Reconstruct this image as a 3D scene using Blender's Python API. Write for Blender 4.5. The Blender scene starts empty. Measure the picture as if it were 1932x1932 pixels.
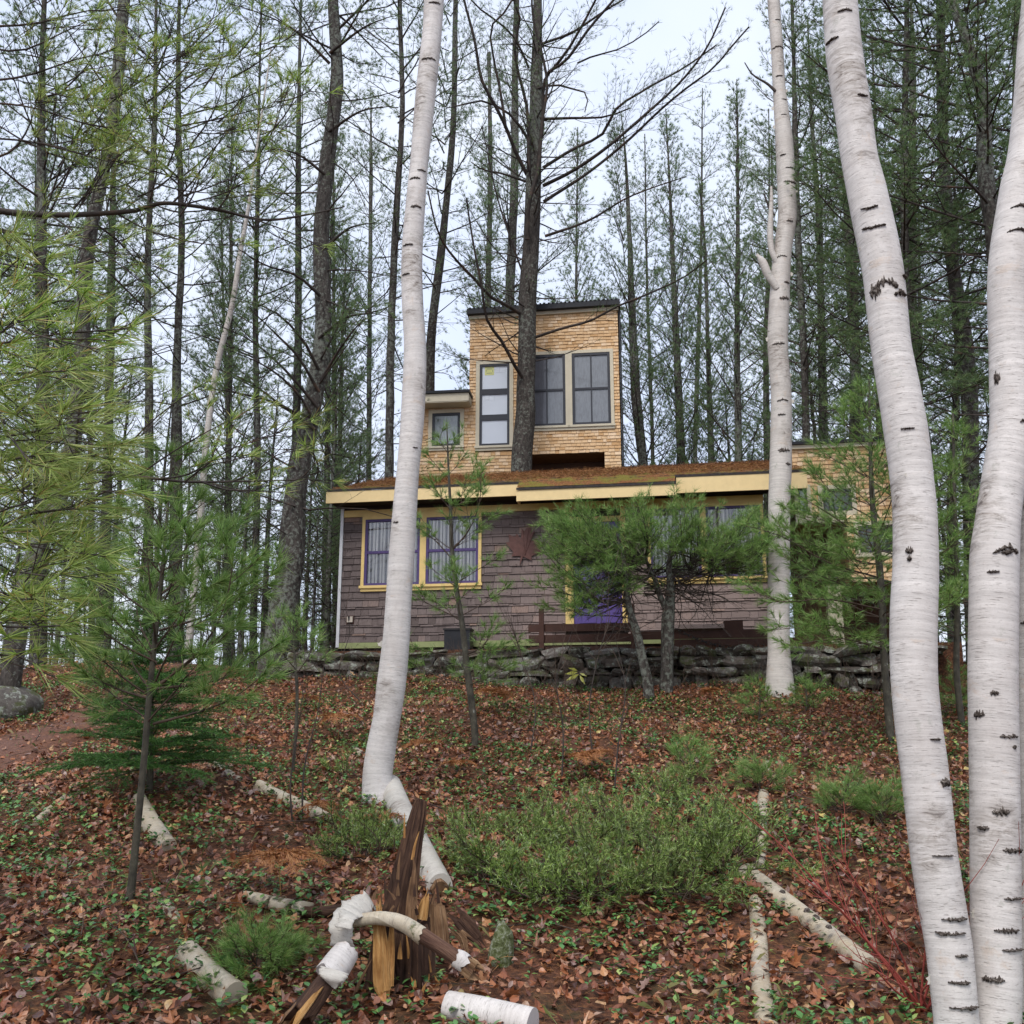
import bpy, bmesh, math, random
import numpy as np
from mathutils import Vector, Matrix

R = math.radians
sc = bpy.context.scene
COL = sc.collection
random.seed(7)
RNG = np.random.default_rng(7)

# ------------------------------------------------------------------ camera, sky, sun, exposure
EYE = np.array([0.0, 0.0, 1.6])
PITCH = R(13.0)
F = 1893.0                       # focal length in units of a 1932 px wide frame
cam_d = bpy.data.cameras.new('camera')
cam = bpy.data.objects.new('camera', cam_d)
COL.objects.link(cam)
cam.location = EYE
cam.rotation_euler = (R(90) + PITCH, 0, 0)
cam_d.sensor_width = 36
cam_d.lens = 36 * F / 1932
cam_d.clip_start = 0.05
cam_d.clip_end = 2000
sc.camera = cam

world = bpy.data.worlds.new('World')
sc.world = world
world.use_nodes = True
wn = world.node_tree
wn.nodes.clear()
w_out = wn.nodes.new('ShaderNodeOutputWorld')
w_bg = wn.nodes.new('ShaderNodeBackground')
w_sky = wn.nodes.new('ShaderNodeTexSky')
w_sky.sky_type = 'NISHITA'
w_sky.sun_disc = False
w_sky.sun_elevation = R(52)
w_sky.sun_rotation = R(200)
w_sky.dust_density = 4
w_mix = wn.nodes.new('ShaderNodeMix')
w_mix.data_type = 'RGBA'
w_mix.inputs[0].default_value = 0.85
w_tc = wn.nodes.new('ShaderNodeTexCoord')
w_no = wn.nodes.new('ShaderNodeTexNoise')
w_no.inputs['Scale'].default_value = 2.6
w_no.inputs['Detail'].default_value = 5
w_cl = wn.nodes.new('ShaderNodeValToRGB')                 # overcast with soft cloud tone all round
w_cl.color_ramp.elements[0].position = .35
w_cl.color_ramp.elements[0].color = (.60, .69, .90, 1)
w_cl.color_ramp.elements[1].position = .68
w_cl.color_ramp.elements[1].color = (.78, .83, .93, 1)
w_up = wn.nodes.new('ShaderNodeVectorMath')
w_up.operation = 'SCALE'
w_up.inputs['Scale'].default_value = 10
wn.links.new(w_tc.outputs['Generated'], w_no.inputs['Vector'])
wn.links.new(w_no.outputs['Fac'], w_cl.inputs[0])
wn.links.new(w_cl.outputs[0], w_up.inputs[0])
wn.links.new(w_up.outputs[0], w_mix.inputs[7])
wn.links.new(w_sky.outputs[0], w_mix.inputs[6])
wn.links.new(w_mix.outputs[2], w_bg.inputs[0])
w_bg.inputs[1].default_value = 0.086
wn.links.new(w_bg.outputs[0], w_out.inputs[0])

sun_d = bpy.data.lights.new('sun', 'SUN')
sun_d.energy = 1.5
sun_d.angle = R(25)
sun_d.color = (1, 0.97, 0.93)
sun = bpy.data.objects.new('sun', sun_d)
COL.objects.link(sun)
sun.rotation_euler = (R(38), 0, R(-20))

sc.view_settings.view_transform = 'Standard'
sc.view_settings.look = 'None'
sc.view_settings.exposure = 0.75
sc.view_settings.gamma = 1
sc.view_settings.use_curve_mapping = False
sc.render.engine = 'CYCLES'
sc.cycles.max_bounces = 6
sc.cycles.diffuse_bounces = 3
sc.cycles.transparent_max_bounces = 8

# ------------------------------------------------------------------ measuring: photograph pixel + depth -> point of the place
CP, SP = math.cos(PITCH), math.sin(PITCH)
def ray(px, py):
    a = (px - 966) / F
    b = (966 - py) / F
    return np.array([a, CP - b * SP, SP + b * CP])
def P(px, py, Y):
    d = ray(px, py)
    return EYE + d * (Y / d[1])
def W(w, px, py, Y):             # width in metres of w pixels there
    return w / F * Y / ray(px, py)[1]

YAW = R(9.5)
UX = np.array([math.cos(YAW), -math.sin(YAW), 0])
UN = np.array([math.sin(YAW), math.cos(YAW), 0])      # into the house
HO = np.array([0, 17.0, 0])
def fac(px, py, d=0.0):          # point on the plane d metres behind the cabin front, in the cabin's own x, z
    r = ray(px, py)
    t = ((HO + UN * d - EYE) @ UN) / (r @ UN)
    p = EYE + r * t
    return float((p - HO) @ UX), float(p[2])

def ground(x, y):
    z = np.interp(y, [-400, -5, 2.5, 5, 9, 16, 17.4, 24, 34, 50, 90, 500],
                  [-.3, 0, 0, .35, 1.17, 2.58, 2.86, 3.15, 3.1, 2.2, 0, -12])
    k = np.clip((np.asarray(y) - 2) / 4, 0, 1)
    z = z + k * (.05 * np.sin(x * 1.3 + y * .6) + .04 * np.sin(y * 1.9 - x * .8 + 1) + .025 * np.sin(x * 3.1 + 2) * np.sin(y * 2.7))
    return z
def on_ground(px, py):           # where a pixel's ray meets the ground
    lo, hi = 3.0, 40.0
    for Y in np.arange(3, 30, .02):
        p = P(px, py, Y)
        if p[2] <= ground(p[0], p[1]):
            return p
    return P(px, py, 16)

# ------------------------------------------------------------------ objects
def thing(name, loc, label, cat, group=None, rz=0):
    o = bpy.data.objects.new(name, None)
    COL.objects.link(o)
    o.location = loc
    o.rotation_euler = (0, 0, rz)
    o.empty_display_size = .2
    o['label'] = label
    o['category'] = cat
    if group:
        o['group'] = group
    return o
def tag(o, label, cat, group=None):
    o['label'] = label
    o['category'] = cat
    if group:
        o['group'] = group
    return o
def link(name, me, mat=None, parent=None, loc=None, kind=None, label=None):
    if mat is not None and not me.materials:
        me.materials.append(mat)
    o = bpy.data.objects.new(name, me)
    COL.objects.link(o)
    if parent is not None:
        o.parent = parent
    if loc is not None:
        o.location = loc
    if kind:
        o['kind'] = kind
    if label:
        o['label'] = label
    return o
def base_of(parent):
    """world position of a thing / part of a thing that is only translated"""
    v = np.zeros(3)
    while parent is not None:
        v = v + np.array(parent.location)
        parent = parent.parent
    return v

class Geo:
    """collects vertices and faces (triangles and quads) for ONE mesh"""
    def __init__(self):
        self.v, self.t, self.q, self.uvt, self.uvq, self.n = [], [], [], [], [], 0
    def add(self, v, tris=None, quads=None, uvt=None, uvq=None):
        v = np.asarray(v, float).reshape(-1, 3)
        if tris is not None and len(tris):
            tris = np.asarray(tris).reshape(-1, 3)
            self.t.append(tris + self.n)
            self.uvt.append(np.zeros((len(tris), 3, 2)) if uvt is None else uvt)
        if quads is not None and len(quads):
            quads = np.asarray(quads).reshape(-1, 4)
            self.q.append(quads + self.n)
            self.uvq.append(np.zeros((len(quads), 4, 2)) if uvq is None else uvq)
        self.v.append(v)
        self.n += len(v)
        return self
    def mesh(self, name, mat=None, off=None, smooth=True):
        v = np.concatenate(self.v) if self.v else np.zeros((0, 3))
        if off is not None:
            v = v - np.asarray(off)
        t = np.concatenate(self.t) if self.t else np.zeros((0, 3), int)
        q = np.concatenate(self.q) if self.q else np.zeros((0, 4), int)
        me = bpy.data.meshes.new(name)
        me.vertices.add(len(v))
        me.vertices.foreach_set('co', v.astype(np.float32).ravel())
        nl = len(t) * 3 + len(q) * 4
        me.loops.add(nl)
        me.loops.foreach_set('vertex_index', np.concatenate([t.ravel(), q.ravel()]).astype(np.int32))
        me.polygons.add(len(t) + len(q))
        st = np.concatenate([np.arange(len(t)) * 3, len(t) * 3 + np.arange(len(q)) * 4])
        me.polygons.foreach_set('loop_start', st.astype(np.int32))
        me.polygons.foreach_set('use_smooth', np.full(len(st), smooth, bool))
        uv = me.uv_layers.new(name='UVMap')
        u = []
        if self.uvt: u.append(np.concatenate(self.uvt).reshape(-1, 2))
        if self.uvq: u.append(np.concatenate(self.uvq).reshape(-1, 2))
        if u:
            uv.data.foreach_set('uv', np.concatenate(u).astype(np.float32).ravel())
        me.update(calc_edges=True)
        me.validate()
        if mat is not None:
            me.materials.append(mat)
        return me
    def obj(self, name, mat, parent=None, smooth=True, kind=None, label=None, local=False):
        off = None if (parent is None or local) else base_of(parent)
        return link(name, self.mesh(name, mat, off, smooth), None, parent, None, kind, label)
    # ---- shapes
    def box(self, x0, x1, y0, y1, z0, z1):
        v = [(x0, y0, z0), (x1, y0, z0), (x1, y1, z0), (x0, y1, z0), (x0, y0, z1), (x1, y0, z1), (x1, y1, z1), (x0, y1, z1)]
        return self.add(v, quads=[(0, 3, 2, 1), (4, 5, 6, 7), (0, 1, 5, 4), (1, 2, 6, 5), (2, 3, 7, 6), (3, 0, 4, 7)])
    def hexa(self, a, b):
        """a: four points of one end, b: four of the other"""
        return self.add(list(a) + list(b), quads=[(3, 2, 1, 0), (4, 5, 6, 7), (0, 1, 5, 4), (1, 2, 6, 5), (2, 3, 7, 6), (3, 0, 4, 7)])
    def frame(self, x0, x1, z0, z1, w, y0, y1, wb=None):
        """a picture-frame of four butted boards, w wide"""
        wb = w if wb is None else wb
        self.box(x0, x1, y0, y1, z0, z0 + wb)
        self.box(x0, x1, y0, y1, z1 - w, z1)
        self.box(x0, x0 + w, y0, y1, z0 + wb, z1 - w)
        self.box(x1 - w, x1, y0, y1, z0 + wb, z1 - w)
        return self
    def big_tube(self, path, radii, sides=20, step=.05, rough=.04, seed=0, cap=True, flat=(1, 1), ridge=0, jag0=0, jag1=0, ref=None):
        """one trunk, limb or log along a path, with a radius of its own at each point"""
        rg = np.random.default_rng(seed + 11)
        path = np.asarray(path, float)
        radii = np.asarray(radii, float)
        seg = np.linalg.norm(np.diff(path, axis=0), axis=1)
        s = np.concatenate([[0], np.cumsum(seg)])
        n = max(3, int(s[-1] / step) + 1)
        ss = np.linspace(0, s[-1], n)
        pts = smooth_curve(s, path, ss)
        rr = np.interp(ss, s, radii)
        tan = np.gradient(pts, axis=0)
        tan /= np.linalg.norm(tan, axis=1)[:, None]
        if ref is None:
            ref = np.array([0, -1, 0]) if abs(tan[0][1]) < .8 else np.array([1, 0, 0])
        ref = np.asarray(ref, float)
        e1 = ref[None] - tan * (tan @ ref)[:, None]
        e1 /= np.linalg.norm(e1, axis=1)[:, None]
        e2 = np.cross(tan, e1)
        th = np.linspace(0, 2 * np.pi, sides + 1) + np.pi          # the seam lies behind
        nz = np.zeros((n, sides + 1))
        for k in (1, 2, 3, 5):
            for _ in range(2):
                nz += rg.uniform(.3, 1) / k ** .7 * np.sin(k * th[None] + (ss * rg.uniform(-9, 9) / (1 + .5 * k))[:, None] + rg.uniform(0, 6.3))
        if ridge:
            rd = rg.uniform(-1, 1, sides)
            rd = np.concatenate([rd, rd[:1]])
            nz = nz + ridge / max(rough, 1e-6) * rd[None] * (1 + .3 * np.sin(ss * 7))[:, None]
        rad = rr[:, None] * (1 + rough * nz)
        co = pts[:, None] + e1[:, None] * (np.cos(th) * rad * flat[0])[..., None] + e2[:, None] * (np.sin(th) * rad * flat[1])[..., None]
        if jag1:
            j = rg.uniform(-1, .25, sides); j = np.concatenate([j, j[:1]])
            co[-1] += tan[-1] * (j * jag1)[:, None]
            co[-2] += tan[-1] * (j * jag1 * .5)[:, None]
        if jag0:
            j = rg.uniform(-.25, 1, sides); j = np.concatenate([j, j[:1]])
            co[0] += tan[0] * (j * jag0)[:, None]
            co[1] += tan[0] * (j * jag0 * .5)[:, None]
        i, j = np.meshgrid(np.arange(n - 1), np.arange(sides), indexing='ij')
        a = i * (sides + 1) + j
        q = np.stack([a, a + 1, a + sides + 2, a + sides + 1], -1).reshape(-1, 4)
        U = (th - th[0])[None] * rr.mean() + 0 * ss[:, None]
        V = ss[:, None] + 0 * th[None]
        uv = np.stack([U, V], -1).reshape(-1, 2)
        self.add(co.reshape(-1, 3), quads=q, uvq=uv[q])
        if cap:
            for k, c in ((0, pts[0]), (n - 1, pts[-1])):
                ring = co[k, :-1]
                cc = ring.mean(0)
                m = np.arange(sides)
                tr = np.stack([np.full(sides, sides), m, (m + 1) % sides], -1)
                if k == 0:
                    tr = tr[:, ::-1]
                self.add(np.concatenate([ring, cc[None]]), tris=tr)
        return self

def smooth_curve(s, path, ss):
    """Catmull-Rom through the points"""
    if len(path) < 3:
        return np.stack([np.interp(ss, s, path[:, k]) for k in range(3)], -1)
    m = np.gradient(path, s, axis=0)
    i = np.clip(np.searchsorted(s, ss, side='right') - 1, 0, len(s) - 2)
    h = (s[i + 1] - s[i])
    t = ((ss - s[i]) / h)[:, None]
    h = h[:, None]
    return ((2 * t**3 - 3 * t**2 + 1) * path[i] + (t**3 - 2 * t**2 + t) * h * m[i]
            + (-2 * t**3 + 3 * t**2) * path[i + 1] + (t**3 - t**2) * h * m[i + 1])

class Twigs:
    """many thin tubes at once, joined into one mesh: the limbs of one tree"""
    def __init__(self):
        self.g = {}
    def add(self, pts, r0, r1, sides=3):
        pts = np.asarray(pts, float)
        self.g.setdefault((len(pts), sides), []).append((pts, r0, r1))
    def into(self, geo):
        for (k, s), L in self.g.items():
            p = np.array([x[0] for x in L])
            r0 = np.array([x[1] for x in L]); r1 = np.array([x[2] for x in L])
            r = r0[:, None] + (r1 - r0)[:, None] * np.linspace(0, 1, k)[None]
            tan = np.gradient(p, axis=1)
            tan /= np.linalg.norm(tan, axis=2, keepdims=True) + 1e-9
            ref = np.array([.31, .22, .92])
            alt = np.array([.9, -.3, .1])
            use = (np.abs(tan[:, 0] @ ref) > .9)[:, None, None]
            rf = np.where(use, alt, ref) * np.ones_like(tan)
            e1 = np.cross(tan, rf); e1 /= np.linalg.norm(e1, axis=2, keepdims=True) + 1e-9
            e2 = np.cross(tan, e1)
            th = np.arange(s) * 2 * np.pi / s
            co = p[:, :, None] + (e1[:, :, None] * np.cos(th)[:, None] + e2[:, :, None] * np.sin(th)[:, None]) * r[:, :, None, None]
            N = len(L)
            b = (np.arange(N) * k * s)[:, None, None]
            i = np.arange(k - 1)[None, :, None] * s
            j = np.arange(s)[None, None]
            j2 = (j + 1) % s
            q = np.stack([b + i + j, b + i + j2, b + i + s + j2, b + i + s + j], -1).reshape(-1, 4)
            ln = np.linspace(0, 1, k)
            geo.add(co.reshape(-1, 3), quads=q)
        return geo

class Tufts:
    """needle tufts: each needle a thin pointed face"""
    def __init__(self):
        self.p, self.d, self.l = [], [], []
    def add(self, p, d, l=1.0):
        self.p.append(p); self.d.append(d); self.l.append(l)
    def into(self, geo, n, length, width, spread, rng, back=.35, droop=0.0):
        if not self.p:
            return geo
        p = np.repeat(np.array(self.p), n, axis=0)
        d = np.repeat(np.array(self.d), n, axis=0)
        l = np.repeat(np.array(self.l), n) * length * rng.uniform(.7, 1.15, len(p))
        dd = d + spread * rng.normal(size=d.shape)
        dd[:, 2] -= droop
        dd /= np.linalg.norm(dd, axis=1)[:, None]
        p0 = p - d * (rng.uniform(0, back, len(p)) * length)[:, None]
        sd = np.cross(dd, rng.normal(size=dd.shape))
        sd /= np.linalg.norm(sd, axis=1)[:, None] + 1e-9
        sd *= width / 2
        v = np.stack([p0 - sd, p0 + sd, p0 + dd * l[:, None]], 1).reshape(-1, 3)
        geo.add(v, tris=np.arange(len(v)).reshape(-1, 3))
        return geo

def unit(v):
    return v / (np.linalg.norm(v) + 1e-12)

def curve_pts(p, d, L, n, rng, bend=(0, 0, 0), wob=.06):
    pts = [np.array(p, float)]
    d = unit(np.array(d, float))
    bend = np.array(bend, float)
    st = L / (n - 1)
    for _ in range(n - 1):
        d = unit(d + bend / (n - 1) + rng.normal(size=3) * wob)
        pts.append(pts[-1] + d * st)
    return np.array(pts)
def along(pts, t):
    k = t * (len(pts) - 1)
    i = min(int(k), len(pts) - 2)
    f = k - i
    return pts[i] * (1 - f) + pts[i + 1] * f, unit(pts[i + 1] - pts[i])

def dress(tw, tf, pts, r, L, rng, sub=.28, twig=.16, live=1.0, start=.25, sublen=.42, up=.2, tl=.16, planar=.6, tmin=0.0, ptw=1.0):
    """side branches, twigs and needle tufts of one limb"""
    s = start * L
    sg = rng.choice([-1, 1])
    while s < L:
        t = s / L
        p, d = along(pts, t)
        side = np.cross(d, (0, 0, 1.0)); side = unit(side) * sg
        sg = -sg
        vec = unit(d * .75 + side * .7 + np.array([0, 0, up]) + rng.normal(size=3) * (.15 + .35 * (1 - planar)))
        sl = ((L - s) * sublen + .12) * rng.uniform(.6, 1.15)
        sp = curve_pts(p, vec, sl, 4, rng, d * .4, .1)
        tw.add(sp, max(r * .45 * (1 - t * .5), .003), .002)
        if rng.random() < live:
            q = .25 * sl
            s2 = rng.choice([-1, 1])
            while q < sl:
                pp, pd = along(sp, q / sl)
                sd = unit(np.cross(pd, (0, 0, 1.0))) * s2
                s2 = -s2
                tv = unit(pd * .8 + sd * .6 + np.array([0, 0, .25]) + rng.normal(size=3) * .3)
                ll = tl * rng.uniform(.5, 1.2)
                e = pp + tv * ll
                if ptw >= 1 or rng.random() < ptw:
                    tw.add([pp, e], .0022, .0014)
                if t >= tmin:
                    tf.add(e, tv)
                q += twig * rng.uniform(.7, 1.3)
            tf.add(sp[-1], unit(sp[-1] - sp[-2]))
        else:
            for _ in range(2):
                pp, pd = along(sp, rng.uniform(.3, .9))
                tv = unit(pd + rng.normal(size=3) * .6)
                tw.add([pp, pp + tv * sl * .35], .0022, .001)
        s += sub * rng.uniform(.7, 1.3)
    if live > 0:
        tf.add(pts[-1], unit(pts[-1] - pts[-2]))

# ------------------------------------------------------------------ materials
class Mat:
    def __init__(self, name, rough=.7, spec=.3):
        self.m = bpy.data.materials.new(name)
        self.m.use_nodes = True
        self.nt = self.m.node_tree
        self.b = self.nt.nodes['Principled BSDF']
        self.b.inputs['Roughness'].default_value = rough
        self.b.inputs['Specular IOR Level'].default_value = spec
    def n(self, t, **kw):
        x = self.nt.nodes.new(t)
        for k, v in kw.items():
            setattr(x, k, v)
        return x
    def l(self, a, b):
        self.nt.links.new(a, b)
    def coord(self, kind='pos', scale=(1, 1, 1)):
        mp = self.n('ShaderNodeMapping')
        if kind == 'pos':
            self.l(self.n('ShaderNodeNewGeometry').outputs['Position'], mp.inputs[0])
        else:
            self.l(self.n('ShaderNodeTexCoord').outputs[{'uv': 'UV', 'obj': 'Object'}[kind]], mp.inputs[0])
        mp.inputs['Scale'].default_value = scale
        return mp.outputs[0]
    def noise(self, co, scale, detail=3, rough=.55, dist=0):
        x = self.n('ShaderNodeTexNoise')
        x.inputs['Scale'].default_value = scale
        x.inputs['Detail'].default_value = detail
        x.inputs['Roughness'].default_value = rough
        x.inputs['Distortion'].default_value = dist
        self.l(co, x.inputs['Vector'])
        return x.outputs['Fac']
    def ramp(self, fac, stops, interp='LINEAR'):
        x = self.n('ShaderNodeValToRGB')
        x.color_ramp.interpolation = interp
        e = x.color_ramp.elements
        while len(e) < len(stops):
            e.new(.5)
        for k, (p, c) in enumerate(stops):
            e[k].position = p
            e[k].color = c if len(c) == 4 else (*c, 1)
        self.l(fac, x.inputs[0])
        return x.outputs[0]
    def step(self, fac, a, b):
        x = self.n('ShaderNodeMapRange')
        x.inputs[1].default_value = a
        x.inputs[2].default_value = b
        self.l(fac, x.inputs[0])
        return x.outputs[0]
    def math(self, op, a, b):
        x = self.n('ShaderNodeMath', operation=op)
        for k, v in enumerate((a, b)):
            if hasattr(v, 'is_output'):
                self.l(v, x.inputs[k])
            else:
                x.inputs[k].default_value = v
        return x.outputs[0]
    def mix(self, fac, a, b, mode='MIX'):
        x = self.n('ShaderNodeMix', data_type='RGBA', blend_type=mode)
        for k, v in ((0, fac), (6, a), (7, b)):
            if hasattr(v, 'is_output'):
                self.l(v, x.inputs[k])
            else:
                x.inputs[k].default_value = v if k == 0 else (*v, 1)
        return x.outputs[2]
    def color(self, c):
        if hasattr(c, 'is_output'):
            self.l(c, self.b.inputs['Base Color'])
        else:
            self.b.inputs['Base Color'].default_value = (*c, 1)
        return self
    def bump(self, h, strength=.5, dist=.01):
        x = self.n('ShaderNodeBump')
        x.inputs['Strength'].default_value = strength
        x.inputs['Distance'].default_value = dist
        self.l(h, x.inputs['Height'])
        self.l(x.outputs[0], self.b.inputs['Normal'])
        return self
    def island(self):
        return self.n('ShaderNodeNewGeometry').outputs['Random Per Island']
    def objrand(self):
        return self.n('ShaderNodeObjectInfo').outputs['Random']
    def leafy(self, col, trans=.3):
        """thin leaf: part of the light comes through"""
        d = self.n('ShaderNodeBsdfTranslucent')
        mx = self.n('ShaderNodeMixShader')
        mx.inputs[0].default_value = trans
        self.color(col)
        self.l(col, d.inputs[0])
        self.l(self.b.outputs[0], mx.inputs[1])
        self.l(d.outputs[0], mx.inputs[2])
        self.l(mx.outputs[0], self.nt.nodes['Material Output'].inputs[0])
        return self

def plain(name, c, rough=.6, var=.12, scale=9, spec=.3):
    m = Mat(name, rough, spec)
    f = m.noise(m.coord('pos'), scale, 4)
    m.color(m.mix(m.step(f, .3, .7), tuple(x * (1 - var) for x in c), tuple(x * (1 + var) for x in c)))
    m.bump(m.noise(m.coord('pos'), 60, 2), .08, .003)
    return m.m

def needle_mat(name, cols, trans=.36, clump=0, tip=(.2, .25, .1)):
    m = Mat(name, .42, .35)
    k = m.ramp(m.island(), cols)
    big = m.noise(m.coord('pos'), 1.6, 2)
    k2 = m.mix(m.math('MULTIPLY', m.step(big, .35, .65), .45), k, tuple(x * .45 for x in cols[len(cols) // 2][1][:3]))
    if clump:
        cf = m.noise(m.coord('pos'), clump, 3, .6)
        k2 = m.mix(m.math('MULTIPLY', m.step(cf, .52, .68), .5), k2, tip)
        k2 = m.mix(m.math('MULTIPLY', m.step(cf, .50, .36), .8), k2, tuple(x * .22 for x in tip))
    m.leafy(k2, trans)
    return m.m

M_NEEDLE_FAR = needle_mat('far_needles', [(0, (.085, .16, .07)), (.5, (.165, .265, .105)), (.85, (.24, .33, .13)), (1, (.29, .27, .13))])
M_NEEDLE_DARK = needle_mat('dark_needles', [(0, (.07, .09, .045)), (.5, (.11, .16, .065)), (1, (.18, .19, .09))])
M_NEEDLE_SAP = needle_mat('sapling_needles', [(0, (.07, .16, .035)), (.45, (.19, .35, .075)), (.8, (.33, .48, .14)), (.93, (.44, .57, .22)), (1, (.44, .42, .14))])
M_NEEDLE_NEAR = needle_mat('near_needles', [(0, (.07, .14, .02)), (.35, (.23, .40, .05)), (.7, (.45, .60, .13)), (.86, (.68, .74, .30)), (.94, (.56, .46, .13)), (1, (.42, .17, .05))])
M_FIR = needle_mat('fir_needles', [(0, (.03, .095, .024)), (.6, (.065, .18, .04)), (.9, (.15, .30, .07)), (1, (.22, .38, .10))])
M_JUNIPER = needle_mat('juniper_needles', [(0, (.045, .08, .02)), (.35, (.17, .28, .05)), (.68, (.34, .48, .10)), (.86, (.52, .64, .22)), (.94, (.52, .62, .42)), (1, (.36, .22, .07))], .3, 7, (.30, .42, .13))
M_FERN = needle_mat('dead_fern', [(0, (.24, .085, .03)), (.6, (.42, .17, .06)), (1, (.58, .29, .12))], .3)

def pine_bark():
    m = Mat('pine_bark', .9, .15)
    uv = m.coord('uv', (1, .28, 1))
    f = m.noise(uv, 26, 5, .65, .6)
    base = m.ramp(f, [(.3, (.022, .018, .016)), (.52, (.062, .053, .046)), (.75, (.12, .105, .094))])
    lich = m.noise(m.coord('pos'), 17, 5, .7)
    big = m.noise(m.coord('pos', (1, 1, .5)), .9, 2)
    lf = m.step(m.math('ADD', lich, m.math('MULTIPLY', m.math('SUBTRACT', big, .5), .5)), .50, .60)
    m.color(m.mix(m.math('MULTIPLY', lf, .55), base, (.24, .26, .215)))
    m.bump(f, .9, .02)
    return m.m
M_BARK = pine_bark()
def limb_bark():
    m = Mat('limb_bark', .8, .25)
    f = m.noise(m.coord('pos'), 6, 4)
    m.color(m.ramp(f, [(.3, (.030, .024, .021)), (.55, (.062, .050, .043)), (.72, (.12, .075, .05))]))
    return m.m
M_LIMB = limb_bark()
def twig_bark():
    m = Mat('twig_bark', .8, .2)
    f = m.noise(m.coord('pos'), 5, 3)
    m.color(m.ramp(f, [(.3, (.045, .033, .027)), (.7, (.11, .075, .055))]))
    return m.m
M_TWIG = twig_bark()
def sap_bark():
    m = Mat('sapling_bark', .6, .3)
    f = m.noise(m.coord('pos', (1, 1, .8)), 14, 4, .7)
    m.color(m.ramp(f, [(.35, (.032, .028, .020)), (.58, (.075, .065, .045)), (.66, (.10, .095, .07)), (.72, (.33, .33, .29))]))
    m.bump(f, .3, .006)
    return m.m
M_SAP = sap_bark()
M_TWIG_RED = plain('red_twig', (.34, .075, .06), .4, .3, 12)

def birch_bark(name, tone=(.66, .625, .61), dirt=.35, fallen=False):
    m = Mat(name, .62, .3)
    uv = m.coord('uv')
    # paper-white ground with faint horizontal bands and rosy grey clouds
    band = m.noise(m.coord('uv', (2.2, 38, 1)), 1, 4, .6)
    cloud = m.noise(m.coord('uv', (5, 2.2, 1)), 1, 4, .6)
    c = m.mix(m.step(band, .3, .72), tuple(x * .80 for x in tone), tuple(min(x * 1.12, .85) for x in tone))
    c = m.mix(m.math('MULTIPLY', m.step(cloud, .45, .75), .55), c, (tone[0] * .66, tone[1] * .62, tone[2] * .60))
    if fallen:
        g = m.noise(m.coord('uv', (7, 3, 1)), 1.3, 4, .7)
        c = m.mix(m.math('MULTIPLY', m.step(g, .40, .70), .8), c, (.36, .27, .16))
        g2 = m.noise(m.coord('pos'), 9, 4, .7)
        c = m.mix(m.math('MULTIPLY', m.step(g2, .60, .66), .85), c, (.07, .08, .02))
    # lenticels: short dark dashes round the stem
    d1 = m.noise(m.coord('uv', (17, 150, 1)), 1, 2.5, .6)
    d2 = m.noise(m.coord('uv', (34, 260, 3)), 1, 2, .6)
    patch = m.noise(m.coord('uv', (4, 3, 1)), 1.1, 2)
    t1 = m.step(m.math('ADD', d1, m.math('MULTIPLY', m.math('SUBTRACT', patch, .5), .22)), .60, .66)
    t2 = m.step(d2, .62, .68)
    c = m.mix(m.math('MULTIPLY', t1, .55), c, (.20, .17, .15))
    c = m.mix(m.math('MULTIPLY', t2, .45), c, (.24, .20, .18))
    # tan papery patches, green-grey lichen, cracks and grime
    pk = m.noise(m.coord('uv', (6, 7, 1)), 1, 5, .7, .5)
    c = m.mix(m.math('MULTIPLY', m.step(pk, .58, .66), .45), c, (tone[0] * .86, tone[1] * .72, tone[2] * .60))
    lc = m.noise(m.coord('pos'), 11, 5, .75)
    c = m.mix(m.math('MULTIPLY', m.step(lc, .60, .68), dirt), c, (.28, .29, .235))
    worn = m.step(m.noise(m.coord('uv', (2.0, 1.1, 1)), 1, 3), .50, .60)
    fl = m.noise(m.coord('uv', (9, 24, 1)), 1, 5, .75, 1.0)
    c = m.mix(m.math('MULTIPLY', m.math('MULTIPLY', m.step(fl, .42, .56), worn), .85), c, (.29, .25, .215))
    c = m.mix(m.math('MULTIPLY', m.math('MULTIPLY', m.step(fl, .57, .63), worn), .85), c, (.09, .07, .06))
    gg = m.noise(m.coord('pos'), 120, 3, .7)
    c = m.mix(m.math('MULTIPLY', m.step(gg, .5, .75), .28), c, (tone[0] * .55, tone[1] * .52, tone[2] * .5))
    gr = m.noise(m.coord('uv', (9, 14, 1)), 1, 5, .75, .8)
    c = m.mix(m.math('MULTIPLY', m.step(gr, .66, .74), dirt * 1.5), c, (.11, .09, .075))
    m.color(c)
    m.bump(m.math('ADD', band, m.math('MULTIPLY', t1, -.5)), .55, .006)
    return m.m
M_BIRCH = birch_bark('birch_bark', (.615, .575, .54))
M_BIRCH_OLD = birch_bark('old_birch_bark', (.56, .515, .465), .8)
M_BIRCH_LOG = birch_bark('fallen_birch_bark', (.50, .44, .34), .7, True)
M_BIRCH_CURL = birch_bark('peeling_birch_bark', (.55, .515, .455), .35)
def scar_mat():
    m = Mat('branch_scar', .95, .1)
    f = m.noise(m.coord('pos'), 75, 4, .7)
    m.color(m.ramp(f, [(.3, (.03, .024, .020)), (.5, (.085, .068, .058)), (.68, (.30, .265, .235))]))
    m.bump(f, 1, .01)
    return m.m
M_SCAR = scar_mat()

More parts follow.
